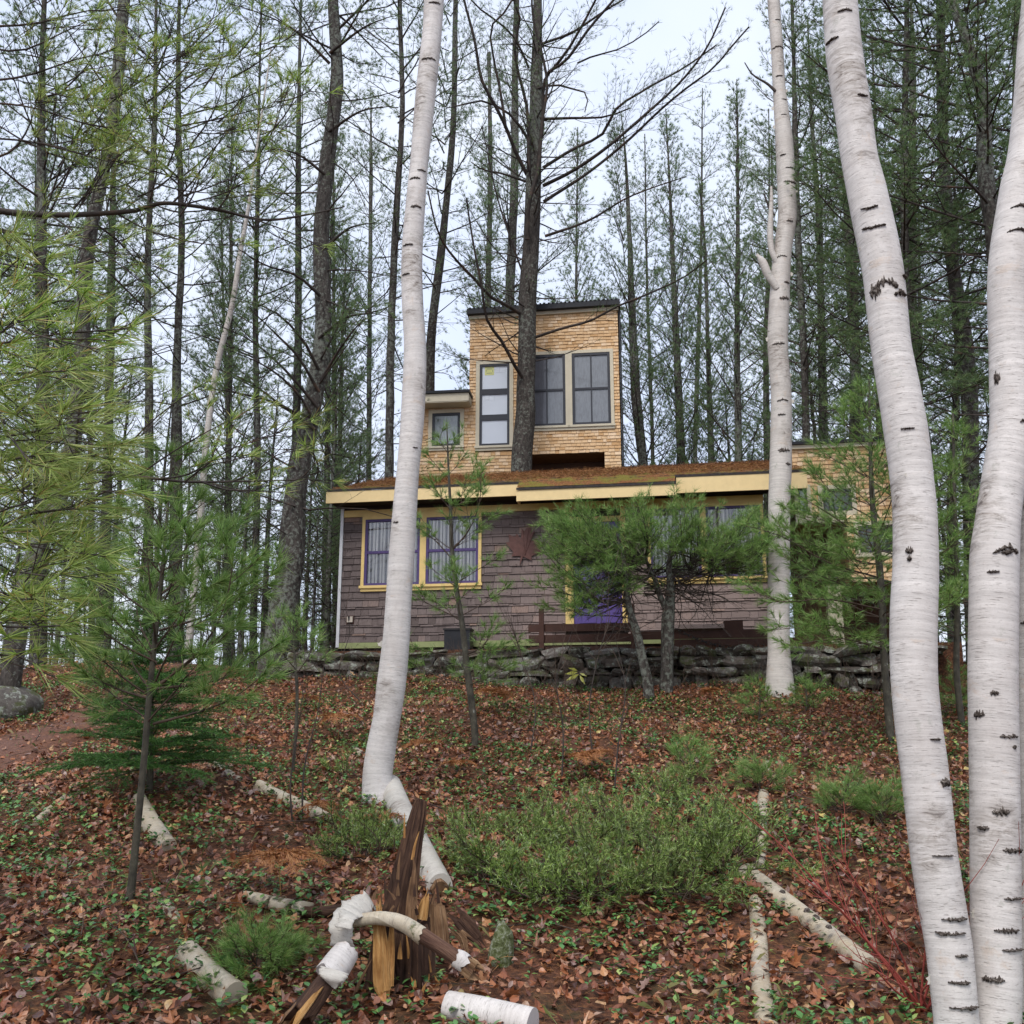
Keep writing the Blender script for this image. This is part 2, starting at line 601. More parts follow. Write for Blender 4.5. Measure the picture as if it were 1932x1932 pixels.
def rotwood(name, lo, mid, hi):
    m = Mat(name, .85, .2)
    f = m.noise(m.coord('uv', (60, 5, 1)), 1, 5, .65, .4)
    g = m.noise(m.coord('pos'), 7, 3)
    c = m.ramp(f, [(.3, lo), (.52, mid), (.72, hi)])
    c = m.mix(m.math('MULTIPLY', m.step(g, .5, .7), .6), c, lo)
    m.color(c)
    m.bump(f, 1, .015)
    return m.m
M_ROT = rotwood('rotten_wood', (.022, .012, .009), (.075, .040, .027), (.17, .095, .055))
M_ROT_BRIGHT = rotwood('fresh_split_wood', (.20, .085, .025), (.50, .27, .095), (.68, .45, .21))
M_ROT_TAN = rotwood('weathered_split_wood', (.06, .03, .018), (.22, .125, .065), (.42, .28, .16))
M_ROT_BARE = rotwood('bare_branch_wood', (.06, .03, .022), (.13, .07, .048), (.20, .12, .08))

def leaf_litter_mat():
    m = Mat('leaf_litter', .38, .45)
    c = m.ramp(m.island(), [(0, (.07, .028, .018)), (.18, (.15, .052, .028)), (.38, (.27, .090, .040)), (.60, (.40, .155, .062)), (.74, (.22, .105, .085)),
                            (.84, (.50, .24, .10)), (.94, (.28, .19, .175)), (.985, (.60, .36, .17)), (1, (.58, .46, .15))])
    f = m.noise(m.coord('pos'), 45, 3)
    c = m.mix(m.math('MULTIPLY', m.step(f, .45, .7), .45), c, (.05, .022, .014))
    m.leafy(c, .12)
    return m.m
M_LITTER = leaf_litter_mat()
def straw_mat():
    m = Mat('needle_litter', .7, .2)
    m.color(m.ramp(m.island(), [(0, (.08, .034, .016)), (.5, (.23, .10, .038)), (1, (.40, .20, .08))]))
    return m.m
M_STRAW = straw_mat()
def green_leaf(name, cols):
    m = Mat(name, .3, .5)
    m.leafy(m.ramp(m.island(), cols), .15)
    return m.m
M_GREEN = green_leaf('ground_plant_leaf', [(0, (.04, .105, .032)), (.5, (.085, .215, .06)), (.85, (.17, .32, .085)), (1, (.36, .42, .12))])
M_YELLOW = green_leaf('yellow_leaf', [(0, (.40, .40, .06)), (1, (.50, .48, .10))])
M_GRASS = green_leaf('grass_blade', [(0, (.09, .13, .035)), (.6, (.16, .20, .06)), (1, (.30, .24, .11))])

def soil_mat():
    m = Mat('forest_floor', .8, .25)
    a = m.noise(m.coord('pos'), 3.2, 5, .65)
    b = m.noise(m.coord('pos'), 26, 4, .7)
    c = m.ramp(b, [(.3, (.024, .013, .009)), (.52, (.11, .045, .023)), (.72, (.24, .105, .048))])
    c = m.mix(m.math('MULTIPLY', m.step(a, .52, .66), .5), c, (.035, .045, .016))
    m.color(c)
    m.bump(b, 1, .03)
    return m.m
M_SOIL = soil_mat()
def path_mat():
    m = Mat('needle_path', .75, .25)
    b = m.noise(m.coord('pos', (1, 1, 1)), 30, 5, .7)
    a = m.noise(m.coord('pos'), 2.2, 3)
    c = m.ramp(b, [(.3, (.055, .024, .015)), (.55, (.15, .066, .038)), (.75, (.25, .125, .072))])
    c = m.mix(m.math('MULTIPLY', m.step(a, .45, .7), .4), c, (.17, .10, .085))
    m.color(c)
    m.bump(b, .8, .02)
    return m.m
M_PATH = path_mat()
def moss_mat(name, cols):
    m = Mat(name, .9, .1)
    f = m.noise(m.coord('pos'), 30, 4, .7)
    m.color(m.ramp(f, cols))
    m.bump(f, 1, .02)
    return m.m
M_MOSS = moss_mat('moss', [(.3, (.02, .03, .008)), (.55, (.075, .085, .016)), (.75, (.16, .16, .03))])

def stone_mat():
    m = Mat('lichen_stone', .85, .25)
    o = m.objrand()
    base = m.ramp(o, [(0, (.07, .06, .05)), (.4, (.13, .115, .10)), (.75, (.17, .13, .105)), (1, (.22, .205, .19))])
    f = m.noise(m.coord('pos'), 14, 5, .7)
    base = m.mix(m.step(f, .35, .7), m.mix(.6, base, (.02, .017, .015)), base)
    l1 = m.noise(m.coord('pos'), 9, 5, .75)
    c = m.mix(m.math('MULTIPLY', m.step(l1, .53, .60), .8), base, (.30, .32, .27))
    l2 = m.noise(m.coord('pos', (1, 1, 1.4)), 5, 4, .7)
    c = m.mix(m.math('MULTIPLY', m.step(l2, .52, .62), .8), c, (.06, .072, .02))
    m.color(c)
    m.bump(f, .8, .02)
    return m.m
M_STONE = stone_mat()

def shingle_mat(name, pick, cols, grain, dark, rough=.75, weather=False):
    m = Mat(name, rough, .25)
    r = m.objrand() if pick == 'obj' else m.island()
    c = m.ramp(r, cols)
    g = m.noise(m.coord('pos', (70, 70, 4)), 1, 4, .6)
    c = m.mix(m.math('MULTIPLY', m.step(g, .4, .75), grain), c, dark)
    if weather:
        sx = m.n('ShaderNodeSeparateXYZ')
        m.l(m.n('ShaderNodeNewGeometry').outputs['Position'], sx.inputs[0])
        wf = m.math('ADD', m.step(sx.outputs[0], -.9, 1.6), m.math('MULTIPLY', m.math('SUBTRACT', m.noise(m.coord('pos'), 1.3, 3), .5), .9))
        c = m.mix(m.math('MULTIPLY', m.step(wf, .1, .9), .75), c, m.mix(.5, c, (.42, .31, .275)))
    k = m.noise(m.coord('pos', (1, 1, .8)), 16, 2)
    c = m.mix(m.math('MULTIPLY', m.step(k, .66, .72), grain * 1.5), c, tuple(x * .8 for x in dark))
    m.color(c)
    m.bump(g, .35, .004)
    return m.m
CED = [(0, (.56, .335, .155)), (.25, (.67, .44, .235)), (.7, (.74, .52, .305)), (1, (.80, .60, .40))]
M_CEDAR = {k: shingle_mat('fresh_cedar_' + n, k, CED, .32, (.40, .19, .065)) for k, n in (('obj', 'shingle'), ('isl', 'shingles'))}
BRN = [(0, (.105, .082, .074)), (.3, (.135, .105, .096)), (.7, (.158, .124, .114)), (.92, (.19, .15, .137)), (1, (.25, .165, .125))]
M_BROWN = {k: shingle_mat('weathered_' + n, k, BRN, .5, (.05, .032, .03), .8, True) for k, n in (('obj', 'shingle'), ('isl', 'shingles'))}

M_YTRIM = plain('yellow_trim', (.72, .52, .20), .5, .06)
M_FASCIA = plain('pale_yellow_fascia', (.74, .56, .28), .5, .05)
M_CREAM = plain('cream_trim', (.60, .535, .40), .5, .05)
M_PURPLE = plain('purple_paint', (.075, .048, .15), .45, .12)
M_DOOR = plain('purple_door_paint', (.105, .072, .245), .4, .08, 3)
M_BLACK = plain('black_frame', (.018, .018, .024), .35, .1, 9, .5)
M_ROOFMETAL = plain('black_roof_edge', (.012, .012, .015), .4, .1)
M_GREENB = plain('green_board', (.25, .28, .12), .6, .1)
M_SOFFIT = plain('dark_soffit', (.035, .026, .022), .8, .2)
M_BROWNB = plain('brown_stained_board', (.055, .022, .014), .6, .3, 5)
M_GREYB = plain('grey_weathered_board', (.34, .26, .235), .7, .2, 8)
M_RECESS = plain('brown_recess_panel', (.105, .050, .026), .6, .15, 2)
M_WHITEWRAP = plain('white_wrap', (.62, .62, .62), .6, .08)
M_PLASTIC = plain('beige_plastic', (.50, .44, .36), .5, .05)
M_DARKBOX = plain('black_box', (.015, .015, .017), .4, .2)
M_RUST = plain('rusty_metal', (.115, .052, .042), .6, .25, 14)
M_IRON = plain('dark_iron', (.02, .017, .016), .5, .2)
M_PAPER = plain('white_paper', (.68, .72, .78), .6, .03)
M_STICKER = plain('yellow_sticker', (.62, .62, .25), .6, .04)
M_INK = plain('grey_ink', (.30, .32, .20), .6, .04)
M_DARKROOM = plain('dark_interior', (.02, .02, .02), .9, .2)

def pane_mat(name, c, rough, streak=.0):
    m = Mat(name, rough, .5)
    if streak:
        f = m.noise(m.coord('pos', (30, 30, 6)), 1, 5, .75, .5)
        m.color(m.mix(m.math('MULTIPLY', m.step(f, .42, .68), streak), c, tuple(x * .45 for x in c)))
    else:
        f = m.noise(m.coord('pos'), 3, 2)
        m.color(m.mix(f, c, tuple(x * .93 for x in c)))
    m.b.inputs['Coat Weight'].default_value = .6
    m.b.inputs['Coat Roughness'].default_value = .03
    return m.m
M_PANE_FILM = pane_mat('filmed_glass', (.66, .70, .76), .25)
M_PANE_SCREEN = pane_mat('screened_glass', (.20, .215, .235), .35, .55)
M_PANE_SCREEN_DARK = pane_mat('dark_screened_glass', (.085, .085, .10), .35, .5)
M_PANE_GREY = pane_mat('painted_reflection_glass', (.36, .40, .41), .15, .6)  # bluish-grey reflection of the sky painted into the base colour
M_PANE_DARK = pane_mat('dark_glass', (.05, .06, .055), .1, .5)
def glass():
    m = Mat('window_glass', .02, .5)
    tr = m.n('ShaderNodeBsdfTransparent')
    gl = m.n('ShaderNodeBsdfGlossy')
    gl.inputs['Roughness'].default_value = .03
    lw = m.n('ShaderNodeFresnel')
    lw.inputs[0].default_value = 1.45
    mx = m.n('ShaderNodeMixShader')
    m.l(m.math('ADD', lw.outputs[0], .05), mx.inputs[0])
    m.l(tr.outputs[0], mx.inputs[1]); m.l(gl.outputs[0], mx.inputs[2])
    m.l(mx.outputs[0], m.nt.nodes['Material Output'].inputs[0])
    return m.m
M_GLASS = glass()
def curtain_mat():
    m = Mat('white_curtain', .9, .1)
    f = m.noise(m.coord('pos', (14, 14, .8)), 1, 3, .6)
    m.color(m.ramp(f, [(.35, (.55, .53, .47)), (.65, (.86, .84, .78))]))
    return m.m
M_CURTAIN = curtain_mat()
def roof_mat():
    m = Mat('mossy_roof', .9, .15)
    a = m.noise(m.coord('pos', (1, 1, 1)), 3.0, 5, .7)
    b = m.noise(m.coord('pos'), 38, 4, .7)
    c = m.ramp(b, [(.3, (.07, .028, .013)), (.55, (.24, .105, .042)), (.75, (.38, .19, .08))])
    c = m.mix(m.math('MULTIPLY', m.step(a, .46, .58), .8), c, (.17, .16, .03))
    m.color(c)
    m.bump(b, 1, .03)
    return m.m
M_ROOF = roof_mat()
M_SHINGLE_ROOF = plain('dark_roof_edge', (.04, .034, .032), .85, .4, 20)

# ------------------------------------------------------------------ ground, path
gx = np.unique(np.concatenate([np.linspace(-400, -14, 24), np.linspace(-14, 14, 150), np.linspace(14, 400, 24)]))
gy = np.unique(np.concatenate([np.linspace(-60, 2, 12), np.linspace(2, 18.5, 130), np.linspace(18.5, 90, 50), np.linspace(90, 500, 16)]))
X, Y = np.meshgrid(gx, gy)
Z = ground(X, Y)
nr = np.random.default_rng(3)
near = np.exp(-((Y - 9) / 9) ** 2)
Z = Z + near * nr.normal(0, .012, Z.shape)
i, j = np.meshgrid(np.arange(len(gy) - 1), np.arange(len(gx) - 1), indexing='ij')
a = (i * len(gx) + j)
G = Geo().add(np.stack([X, Y, Z], -1).reshape(-1, 3), quads=np.stack([a, a + 1, a + len(gx) + 1, a + len(gx)], -1).reshape(-1, 4))
G.obj('ground', M_SOIL, kind='structure')

pl = np.array([(-10.5, 6.6), (-7.2, 8.6), (-5.6, 10.2), (-5.0, 12.2), (-4.9, 14.5), (-5.4, 17.5), (-6.4, 21)])
s = np.concatenate([[0], np.cumsum(np.linalg.norm(np.diff(pl, axis=0), axis=1))])
ss = np.linspace(0, s[-1], 90)
pc = smooth_curve(s, np.c_[pl, np.zeros(len(pl))], ss)[:, :2]
pt = np.gradient(pc, axis=0); pt /= np.linalg.norm(pt, axis=1)[:, None]
pn = np.c_[-pt[:, 1], pt[:, 0]]
k = np.linspace(-1, 1, 11)
wd = .66 + .12 * np.sin(ss * 2.3) + .07 * np.sin(ss * 5.1)
pp = pc[:, None] + pn[:, None] * (k[None, :, None] * wd[:, None, None])
pz = ground(pp[..., 0], pp[..., 1]) + .05 - .06 * (np.abs(k)[None] ** 4)
a = (np.arange(89)[:, None] * 11 + np.arange(10)[None])
Geo().add(np.concatenate([pp, pz[..., None]], -1).reshape(-1, 3), quads=np.stack([a, a + 1, a + 12, a + 11], -1).reshape(-1, 4)).obj('path', M_PATH, kind='structure')
def on_path(x, y, m=0.0):
    d = np.min(np.hypot(np.asarray(x)[..., None] - pc[:, 0], np.asarray(y)[..., None] - pc[:, 1]), axis=-1)
    return d < .62 + m

# ------------------------------------------------------------------ frames of the three buildings
class Front:
    """a building's front: its own x runs along it, its y into the building, z is the world's"""
    def __init__(self, Y0, yaw):
        self.o = np.array([0, Y0, 0.0]); self.yaw = R(yaw)
        self.u = np.array([math.cos(self.yaw), -math.sin(self.yaw), 0])
        self.n = np.array([math.sin(self.yaw), math.cos(self.yaw), 0])
    def at(self, px, py, d=0.0):
        r = ray(px, py)
        t = ((self.o + self.n * d - EYE) @ self.n) / (r @ self.n)
        p = EYE + r * t
        return float((p - self.o) @ self.u), float(p[2])
    def x(self, px, py, d=0.0): return self.at(px, py, d)[0]
    def z(self, px, py, d=0.0): return self.at(px, py, d)[1]
    def rect(self, x0, y0, x1, y1, d=0.0):
        mx, my = (x0 + x1) / 2, (y0 + y1) / 2
        return self.x(x0, my, d), self.x(x1, my, d), self.z(mx, y1, d), self.z(mx, y0, d)
    def world(self, x, y, z):
        return self.o + self.u * x + self.n * y + np.array([0, 0, z])

def subtract(iv, cuts):
    for c0, c1 in cuts:
        out = []
        for a0, a1 in iv:
            if c1 <= a0 or c0 >= a1:
                out.append((a0, a1)); continue
            if c0 > a0: out.append((a0, c0))
            if c1 < a1: out.append((c1, a1))
        iv = out
    return iv

def shingle_wall(parent, x0, x1, z0, ztop, cuts, courses, wr, mats, seed, limit, prefer, y=0.0, th=(.028, .006)):
    """lays every shingle of a wall: `limit` of them as parts, the rest joined as one part"""
    rg = random.Random(seed)
    um = Geo().add([(0, -th[0], 0), (1, -th[0], 0), (1, 0, 0), (0, 0, 0), (0, -th[1], 1), (1, -th[1], 1), (1, 0, 1), (0, 0, 1)],
                   quads=[(0, 3, 2, 1), (4, 5, 6, 7), (0, 1, 5, 4), (1, 2, 6, 5), (2, 3, 7, 6), (3, 0, 4, 7)]).mesh('shingle', mats['obj'], None, False)
    L = []
    z = z0
    while True:
        ex = courses(rg)
        h = ex + .02
        if z > max(ztop(x0), ztop(x1)) - .02:
            break
        cz = [(c[0], c[1]) for c in cuts if c[2] < z + ex * .6 and c[3] > z + ex * .4]
        for a0, a1 in subtract([(x0, x1)], cz):
            x = a0 - rg.uniform(0, wr[1]) * .7
            while x < a1:
                w = rg.uniform(*wr)
                b0, b1 = max(x, a0), min(x + w, a1)
                x += w
                hh = min(h, ztop((b0 + b1) / 2) - z)
                if b1 - b0 < .015 or hh < .02:
                    continue
                L.append((b0, b1, z + rg.uniform(-.007, .006), hh, (b1 - b0) * ex, rg.uniform(.8, 1.25)))
        z += ex
    order = sorted(L, key=lambda q: -prefer(q) * q[4])
    for b0, b1, zz, hh, _, t in order[:limit]:
        o = link('shingle', um, None, parent, (b0 + .0025, y, zz))
        o.scale = (b1 - b0 - .005, t, hh)
    if len(order) > limit:
        g = Geo()
        for b0, b1, zz, hh, _, t in order[limit:]:
            q0, q1 = b0 + .0025, b1 - .0025
            g.add([(q0, y - th[0] * t, zz), (q1, y - th[0] * t, zz), (q1, y, zz), (q0, y, zz), (q0, y - th[1] * t, zz + hh), (q1, y - th[1] * t, zz + hh), (q1, y, zz + hh), (q0, y, zz + hh)],
                  quads=[(0, 3, 2, 1), (4, 5, 6, 7), (0, 1, 5, 4), (1, 2, 6, 5), (2, 3, 7, 6), (3, 0, 4, 7)])
        g.obj('shingle_courses', mats['isl'], parent, False, 'stuff', local=True)

def window(parent, r, tw, tmat, fw, fmat, grid=(1, 1), pane=None, y=0.0, sill=None, mw=.02, curtain=False, label=None, trim=True, panes=None, th=.05):
    """trim boards, sash frame, panes, glazing bars; r is the OUTER rectangle of the trim"""
    x0, x1, z0, z1 = r
    if trim:
        Geo().frame(x0, x1, z0, z1, tw, y - .045, y + .0, sill or tw).obj('window_trim', tmat, parent, False, local=True)
        if sill:
            Geo().box(x0 - .02, x1 + .02, y - .075, y - .047, z0 + sill * .55, z0 + sill).obj('window_sill', tmat, parent, False, local=True)
    x0 += tw; x1 -= tw; z0 += sill or tw; z1 -= tw
    f = Geo().frame(x0, x1, z0, z1, fw, y - .035, y + .03).obj('window', fmat, parent, False, local=True, label=label)
    x0 += fw; x1 -= fw; z0 += fw; z1 -= fw
    nx, nz = grid
    for k in range(nx - 1):
        xc = x0 + (x1 - x0) * (k + 1) / nx
        Geo().box(xc - mw / 2, xc + mw / 2, y - .028, y + .004, z0, z1).obj('muntin', fmat, f, False, local=True)
    for k in range(nz - 1):
        zc = z0 + (z1 - z0) * (k + 1) / nz
        w2 = mw * 1.6
        xs = [x0 + (x1 - x0) * q / nx for q in range(nx + 1)]
        for q in range(nx):
            e0 = xs[q] + (mw / 2 if q else 0); e1 = xs[q + 1] - (mw / 2 if q < nx - 1 else 0)
            Geo().box(e0, e1, y - .030, y + .004, zc - w2 / 2, zc + w2 / 2).obj('meeting_rail', fmat, f, False, local=True)
    for a in range(nx):
        for b in range(nz):
            p0 = x0 + (x1 - x0) * a / nx + (mw / 2 if a else 0); p1 = x0 + (x1 - x0) * (a + 1) / nx - (mw / 2 if a < nx - 1 else 0)
            q0 = z0 + (z1 - z0) * b / nz + (mw * .8 if b else 0); q1 = z0 + (z1 - z0) * (b + 1) / nz - (mw * .8 if b < nz - 1 else 0)
            m = panes[a] if panes else pane
            Geo().box(p0, p1, y - .006, y - .001, q0, q1).obj('pane', m, f, False, local=True)
    if curtain:
        n = 70
        xs = np.linspace(x0, x1, n)
        rg = np.random.default_rng(int(abs(x0) * 100))
        for (c0, c1) in ((0, .46), (.54, 1)):
            xs = np.linspace(x0 + (x1 - x0) * c0, x0 + (x1 - x0) * c1, n)
            ys = y + .028 + .016 * np.sin(xs * 95 + rg.uniform(0, 6)) + .010 * np.sin(xs * 41 + rg.uniform(0, 6))
            v = np.concatenate([np.c_[xs, ys, np.full(n, z0)], np.c_[xs, ys, np.full(n, z1)]])
            a = np.arange(n - 1)
            Geo().add(v, quads=np.stack([a, a + 1, a + n + 1, a + n], -1)).obj('curtain', M_CURTAIN, f, True, local=True)
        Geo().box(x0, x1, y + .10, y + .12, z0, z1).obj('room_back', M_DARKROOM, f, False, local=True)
    return f, (x0, x1, z0, z1)

# ------------------------------------------------------------------ the brown cabin
CF = Front(17.0, 9.5)
cabin = thing('cabin', CF.o, 'low brown shingled cabin with yellow trim, purple door and needle-covered roof', 'cabin', rz=-CF.yaw)
cx0, cx1 = CF.x(646, 1080), CF.x(1446, 1050)
cz0 = CF.z(900, 1220)
cz1 = CF.z(900, 946)
DEP = 3.9
g = Geo().box(cx0, cx1, .03, .16, cz0, cz1).box(cx0, cx0 + .13, .16, DEP, cz0, cz1).box(cx1 - .13, cx1, .16, DEP, cz0, cz1)
g.obj('wall', plain('cabin_sheathing', (.05, .035, .032), .85, .2), cabin, False, local=True)
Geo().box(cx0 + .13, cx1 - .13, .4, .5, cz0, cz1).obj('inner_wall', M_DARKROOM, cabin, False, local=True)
# trims
zg = CF.z(900, 1209)
Geo().box(cx0 - .02, cx1, -.035, .028, cz0, zg - .002).obj('base_board', M_GREENB, cabin, False, local=True)
zf0, zf1 = CF.z(900, 967.5), CF.z(900, 955)
wl = CF.rect(683.5, 966, 909, 1114)
Geo().box(cx0, cx1, -.032, .028, zf0, zf1).obj('frieze_board', M_YTRIM, cabin, False, local=True)
Geo().box(cx0 - .055, cx0 - .002, -.045, .2, cz0 + .02, zf1 + .05).obj('corner_wrap', M_WHITEWRAP, cabin, False, local=True)
# left double window: two sashes in one yellow surround
mull = CF.rect(795, 966, 803, 1100)
sash_l = (wl[0], (mull[0] + mull[1]) / 2, wl[2], zf0 - .003)
sash_r = ((mull[0] + mull[1]) / 2, wl[1], wl[2], zf0 - .003)
for nm, q in (('left', sash_l), ('right', sash_r)):
    f, inn = window(cabin, q, .055, M_YTRIM, .045, M_PURPLE, (1, 2), M_GLASS, sill=.10, mw=.03, curtain=True)
# right double window behind the pines
wr_ = CF.rect(1222, 966, 1443, 1101)
xm = CF.x(1328, 1030)
for q in ((wr_[0], xm, wr_[2], zf0 - .003), (xm, wr_[1], wr_[2], zf0 - .003)):
    window(cabin, q, .05, M_YTRIM, .04, M_PURPLE, (1, 1), M_GLASS, sill=.10, curtain=True)
# door
dr = CF.rect(1082, 985, 1173, 1178)
dz0 = CF.z(1127, 1190)
door = Geo().box(dr[0], dr[1], -.012, .028, dz0, dr[3]).obj('door', M_DOOR, cabin, False, local=True)
for (a0, a1) in ((.12, .46), (.54, .88)):
    for (b0, b1) in ((.07, .42), (.50, .93)):
        wdt, hgt = dr[1] - dr[0], dr[3] - dz0
        Geo().frame(dr[0] + wdt * a0, dr[0] + wdt * a1, dz0 + hgt * b0, dz0 + hgt * b1, .025, -.022, -.013).obj('door_panel', M_DOOR, door, False, local=True)
Geo().big_tube([(dr[1] - .07, -.06, dz0 + .98), (dr[1] - .07, -.013, dz0 + .98)], [.03, .018], 12, .02, 0).obj('door_knob', M_IRON, door, True, local=True)
xl = CF.x(1067, 1100)
Geo().box(xl, dr[0], -.05, .028, dz0, zf0 - .003).box(dr[1], CF.x(1182.5, 1100), -.05, .028, dz0, zf0 - .003).box(dr[0], dr[1], -.05, .028, dr[3], dr[3] + .09).obj('door_frame', M_YTRIM, cabin, False, local=True)
cuts = [(wl[0], wl[1], wl[2], 9), (wr_[0], wr_[1], wr_[2], 9), (xl, CF.x(1182.5, 1100), 0, 9)]
def cab_course(rg):
    cab_course.k += 1
    return .118 * rg.uniform(.92, 1.06) if cab_course.k % 2 or rg.random() < .25 else rg.uniform(.026, .045)
cab_course.k = 0
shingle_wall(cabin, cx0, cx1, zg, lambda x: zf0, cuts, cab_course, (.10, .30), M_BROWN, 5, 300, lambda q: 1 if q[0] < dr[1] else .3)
# porch post in front of the door
# roof
e_l = CF.at(617, 921, -.5); e_r = CF.at(1522, 898, -.5)
z_e = (CF.z(700, 921, -.5) + CF.z(940, 920, -.5)) / 2
rx0, rx1 = e_l[0], e_r[0]
mx0, mx1 = CF.x(975, 932, -.72), CF.x(1276, 926, -.72)
z_m = CF.z(1120, 920.5, -.72)
zr = CF.z(1010, 893.5, 3.0)
f1 = CF.z(800, 943, -.5)
Geo().box(rx0, mx0 - .004, -.53, -.50, f1, z_e).obj('fascia', M_FASCIA, cabin, False, local=True)
Geo().box(mx1 + .004, rx1, -.53, -.50, CF.z(1380, 927, -.5), z_e).obj('fascia', M_FASCIA, cabin, False, local=True)
Geo().box(mx0, mx1, -.76, -.73, CF.z(1120, 941, -.72), z_m).box(mx0, mx0 + .03, -.728, -.50, CF.z(1120, 941, -.72), z_m).box(mx1 - .03, mx1, -.728, -.50, CF.z(1120, 941, -.72), z_m).obj('fascia', M_FASCIA, cabin, False, local=True, label='fascia board of the roof part that juts out over the door')
Geo().box(rx0 + .02, rx1 - .02, -.497, .028, zf1 + .07, zf1 + .10).obj('soffit', M_SOFFIT, cabin, False, local=True)
Geo().box(cx0, cx1, -.02, .028, zf1 + .002, zf1 + .068).obj('soffit_board', M_SOFFIT, cabin, False, local=True)
def roof_sheet(x0, x1, ya, yb, za, zb, nx, ny, seed, amp):
    rg = np.random.default_rng(seed)
    xs, ts = np.linspace(x0, x1, nx), np.linspace(0, 1, ny)
    XX, TT = np.meshgrid(xs, ts)
    bmp = sum(rg.uniform(.3, 1) * np.sin(XX * rg.uniform(3, 17) + TT * rg.uniform(-30, 30) + rg.uniform(0, 6)) for _ in range(9)) / 4
    bmp = np.maximum(bmp, -.2) * amp + rg.normal(0, amp * .18, XX.shape)
    bmp *= np.clip(TT * 12, .25, 1)
    v = np.stack([XX, ya + (yb - ya) * TT, za + (zb - za) * TT + bmp], -1).reshape(-1, 3)
    i, j = np.meshgrid(np.arange(ny - 1), np.arange(nx - 1), indexing='ij')
    a = i * nx + j
    return v, np.stack([a, a + 1, a + nx + 1, a + nx], -1).reshape(-1, 4)
slope = (zr - z_e) / 3.5
roof = Geo().hexa([(rx0, -.54, z_e), (rx1, -.54, z_e), (rx1, 3.0, zr - .03), (rx0, 3.0, zr - .03)],
                  [(rx0, -.54, z_e + .035), (rx1, -.54, z_e + .035), (rx1, 3.0, zr), (rx0, 3.0, zr)])
roof.hexa([(mx0, -.78, z_m + .001), (mx1, -.78, z_m + .001), (mx1, -.545, z_m + .06), (mx0, -.545, z_m + .06)],
          [(mx0, -.78, z_m + .04), (mx1, -.78, z_m + .04), (mx1, -.545, z_m + .105), (mx0, -.545, z_m + .105)])
roof.hexa([(rx0, 3.003, zr - .03), (rx1, 3.003, zr - .03), (rx1, 4.1, zr - .35), (rx0, 4.1, zr - .35)],
          [(rx0, 3.003, zr), (rx1, 3.003, zr), (rx1, 4.1, zr - .31), (rx0, 4.1, zr - .31)])
roof_o = roof.obj('roof', M_SHINGLE_ROOF, cabin, False, local=True)
g = Geo()
v, q = roof_sheet(rx0 + .01, rx1 - .01, -.50, 3.02, z_e + .05, zr + .02, 260, 46, 1, .028)
g.add(v, quads=q)
v, q = roof_sheet(mx0 + .01, mx1 - .01, -.765, -.46, z_m + .05, z_e + .085, 110, 8, 2, .02)
g.add(v, quads=q)
g.obj('moss_layer', M_ROOF, roof_o, True, local=True)
# dead needles lying on the roof, and moss tufts standing up
rg = np.random.default_rng(9)
n = 26000
xx = rg.uniform(rx0 + .05, rx1 - .05, n); tt = rg.uniform(0, 1, n) ** .8
pp = np.c_[xx, -.5 + 3.5 * tt, z_e + .055 + (zr - z_e - .02) * tt + np.abs(rg.normal(0, .022, n))]
dd = rg.normal(size=(n, 3)) * (1, 1, .28); dd /= np.linalg.norm(dd, axis=1)[:, None]
sd = np.cross(dd, rg.normal(size=(n, 3))); sd /= np.linalg.norm(sd, axis=1)[:, None]
ln = rg.uniform(.05, .12, n)[:, None]
v = np.stack([pp - dd * ln * .5 - sd * .003, pp - dd * ln * .5 + sd * .003, pp + dd * ln * .5], 1).reshape(-1, 3)
Geo().add(v, tris=np.arange(3 * n).reshape(-1, 3)).obj('needle_litter', M_STRAW, roof_o, False, 'stuff', local=True)
Geo().box(CF.x(1172, 887, 3.0), rx1, 2.93, 3.03, zr + .015, zr + .05).obj('ridge_strip', M_ROOFMETAL, roof_o, False, local=True)
# outlet box by the corner
ob = CF.rect(654.5, 1162, 669, 1178)
o = Geo().box(ob[0], ob[1], -.035, -.018, ob[2], ob[3]).obj('outlet_box', M_BROWNB, cabin, False, local=True)
w_, h_ = ob[1] - ob[0], ob[3] - ob[2]
Geo().box(ob[0] + w_ * .15, ob[1] - w_ * .12, -.07, -.0365, ob[2] + h_ * .2, ob[3] - h_ * .12).obj('cover', M_PLASTIC, o, False, local=True)
Geo().big_tube([(ob[0] + w_ * .45, -.085, ob[2] + h_ * .5), (ob[0] + w_ * .45, -.08, ob[3] - h_ * .1)], [.012, .012], 8, .02, 0).obj('plug', M_DARKBOX, o, True, local=True)

# maple-leaf ornament on the wall
lf = [(0, -.62), (.035, -.34), (.30, -.40), (.27, -.28), (.56, -.06), (.46, 0), (.54, .20), (.34, .17), (.30, .27), (.14, .10), (.20, .44), (.11, .38), (0, .62)]
outl = lf + [(-x, z) for x, z in reversed(lf[1:-1])]
lc = CF.at(991, 1029)
orn = thing('leaf_ornament', CF.world(lc[0], -.05, lc[1]), 'rust brown maple-leaf cut-out of sheet metal hung on the brown shingle wall', 'ornament', rz=-CF.yaw)
n = len(outl); rot = R(-14); sz = .60
p2 = [(sz * (x * math.cos(rot) - z * math.sin(rot)), sz * (x * math.sin(rot) + z * math.cos(rot))) for x, z in outl]
v = [(x, -.006, z) for x, z in p2] + [(0, -.014, 0)] + [(x, .004, z) for x, z in p2]
Geo().add(v, tris=[(k, (k + 1) % n, n) for k in range(n)], quads=[(k, k + n + 1, (k + 1) % n + n + 1, (k + 1) % n) for k in range(n)]).obj('blade', M_RUST, orn, False, local=True)
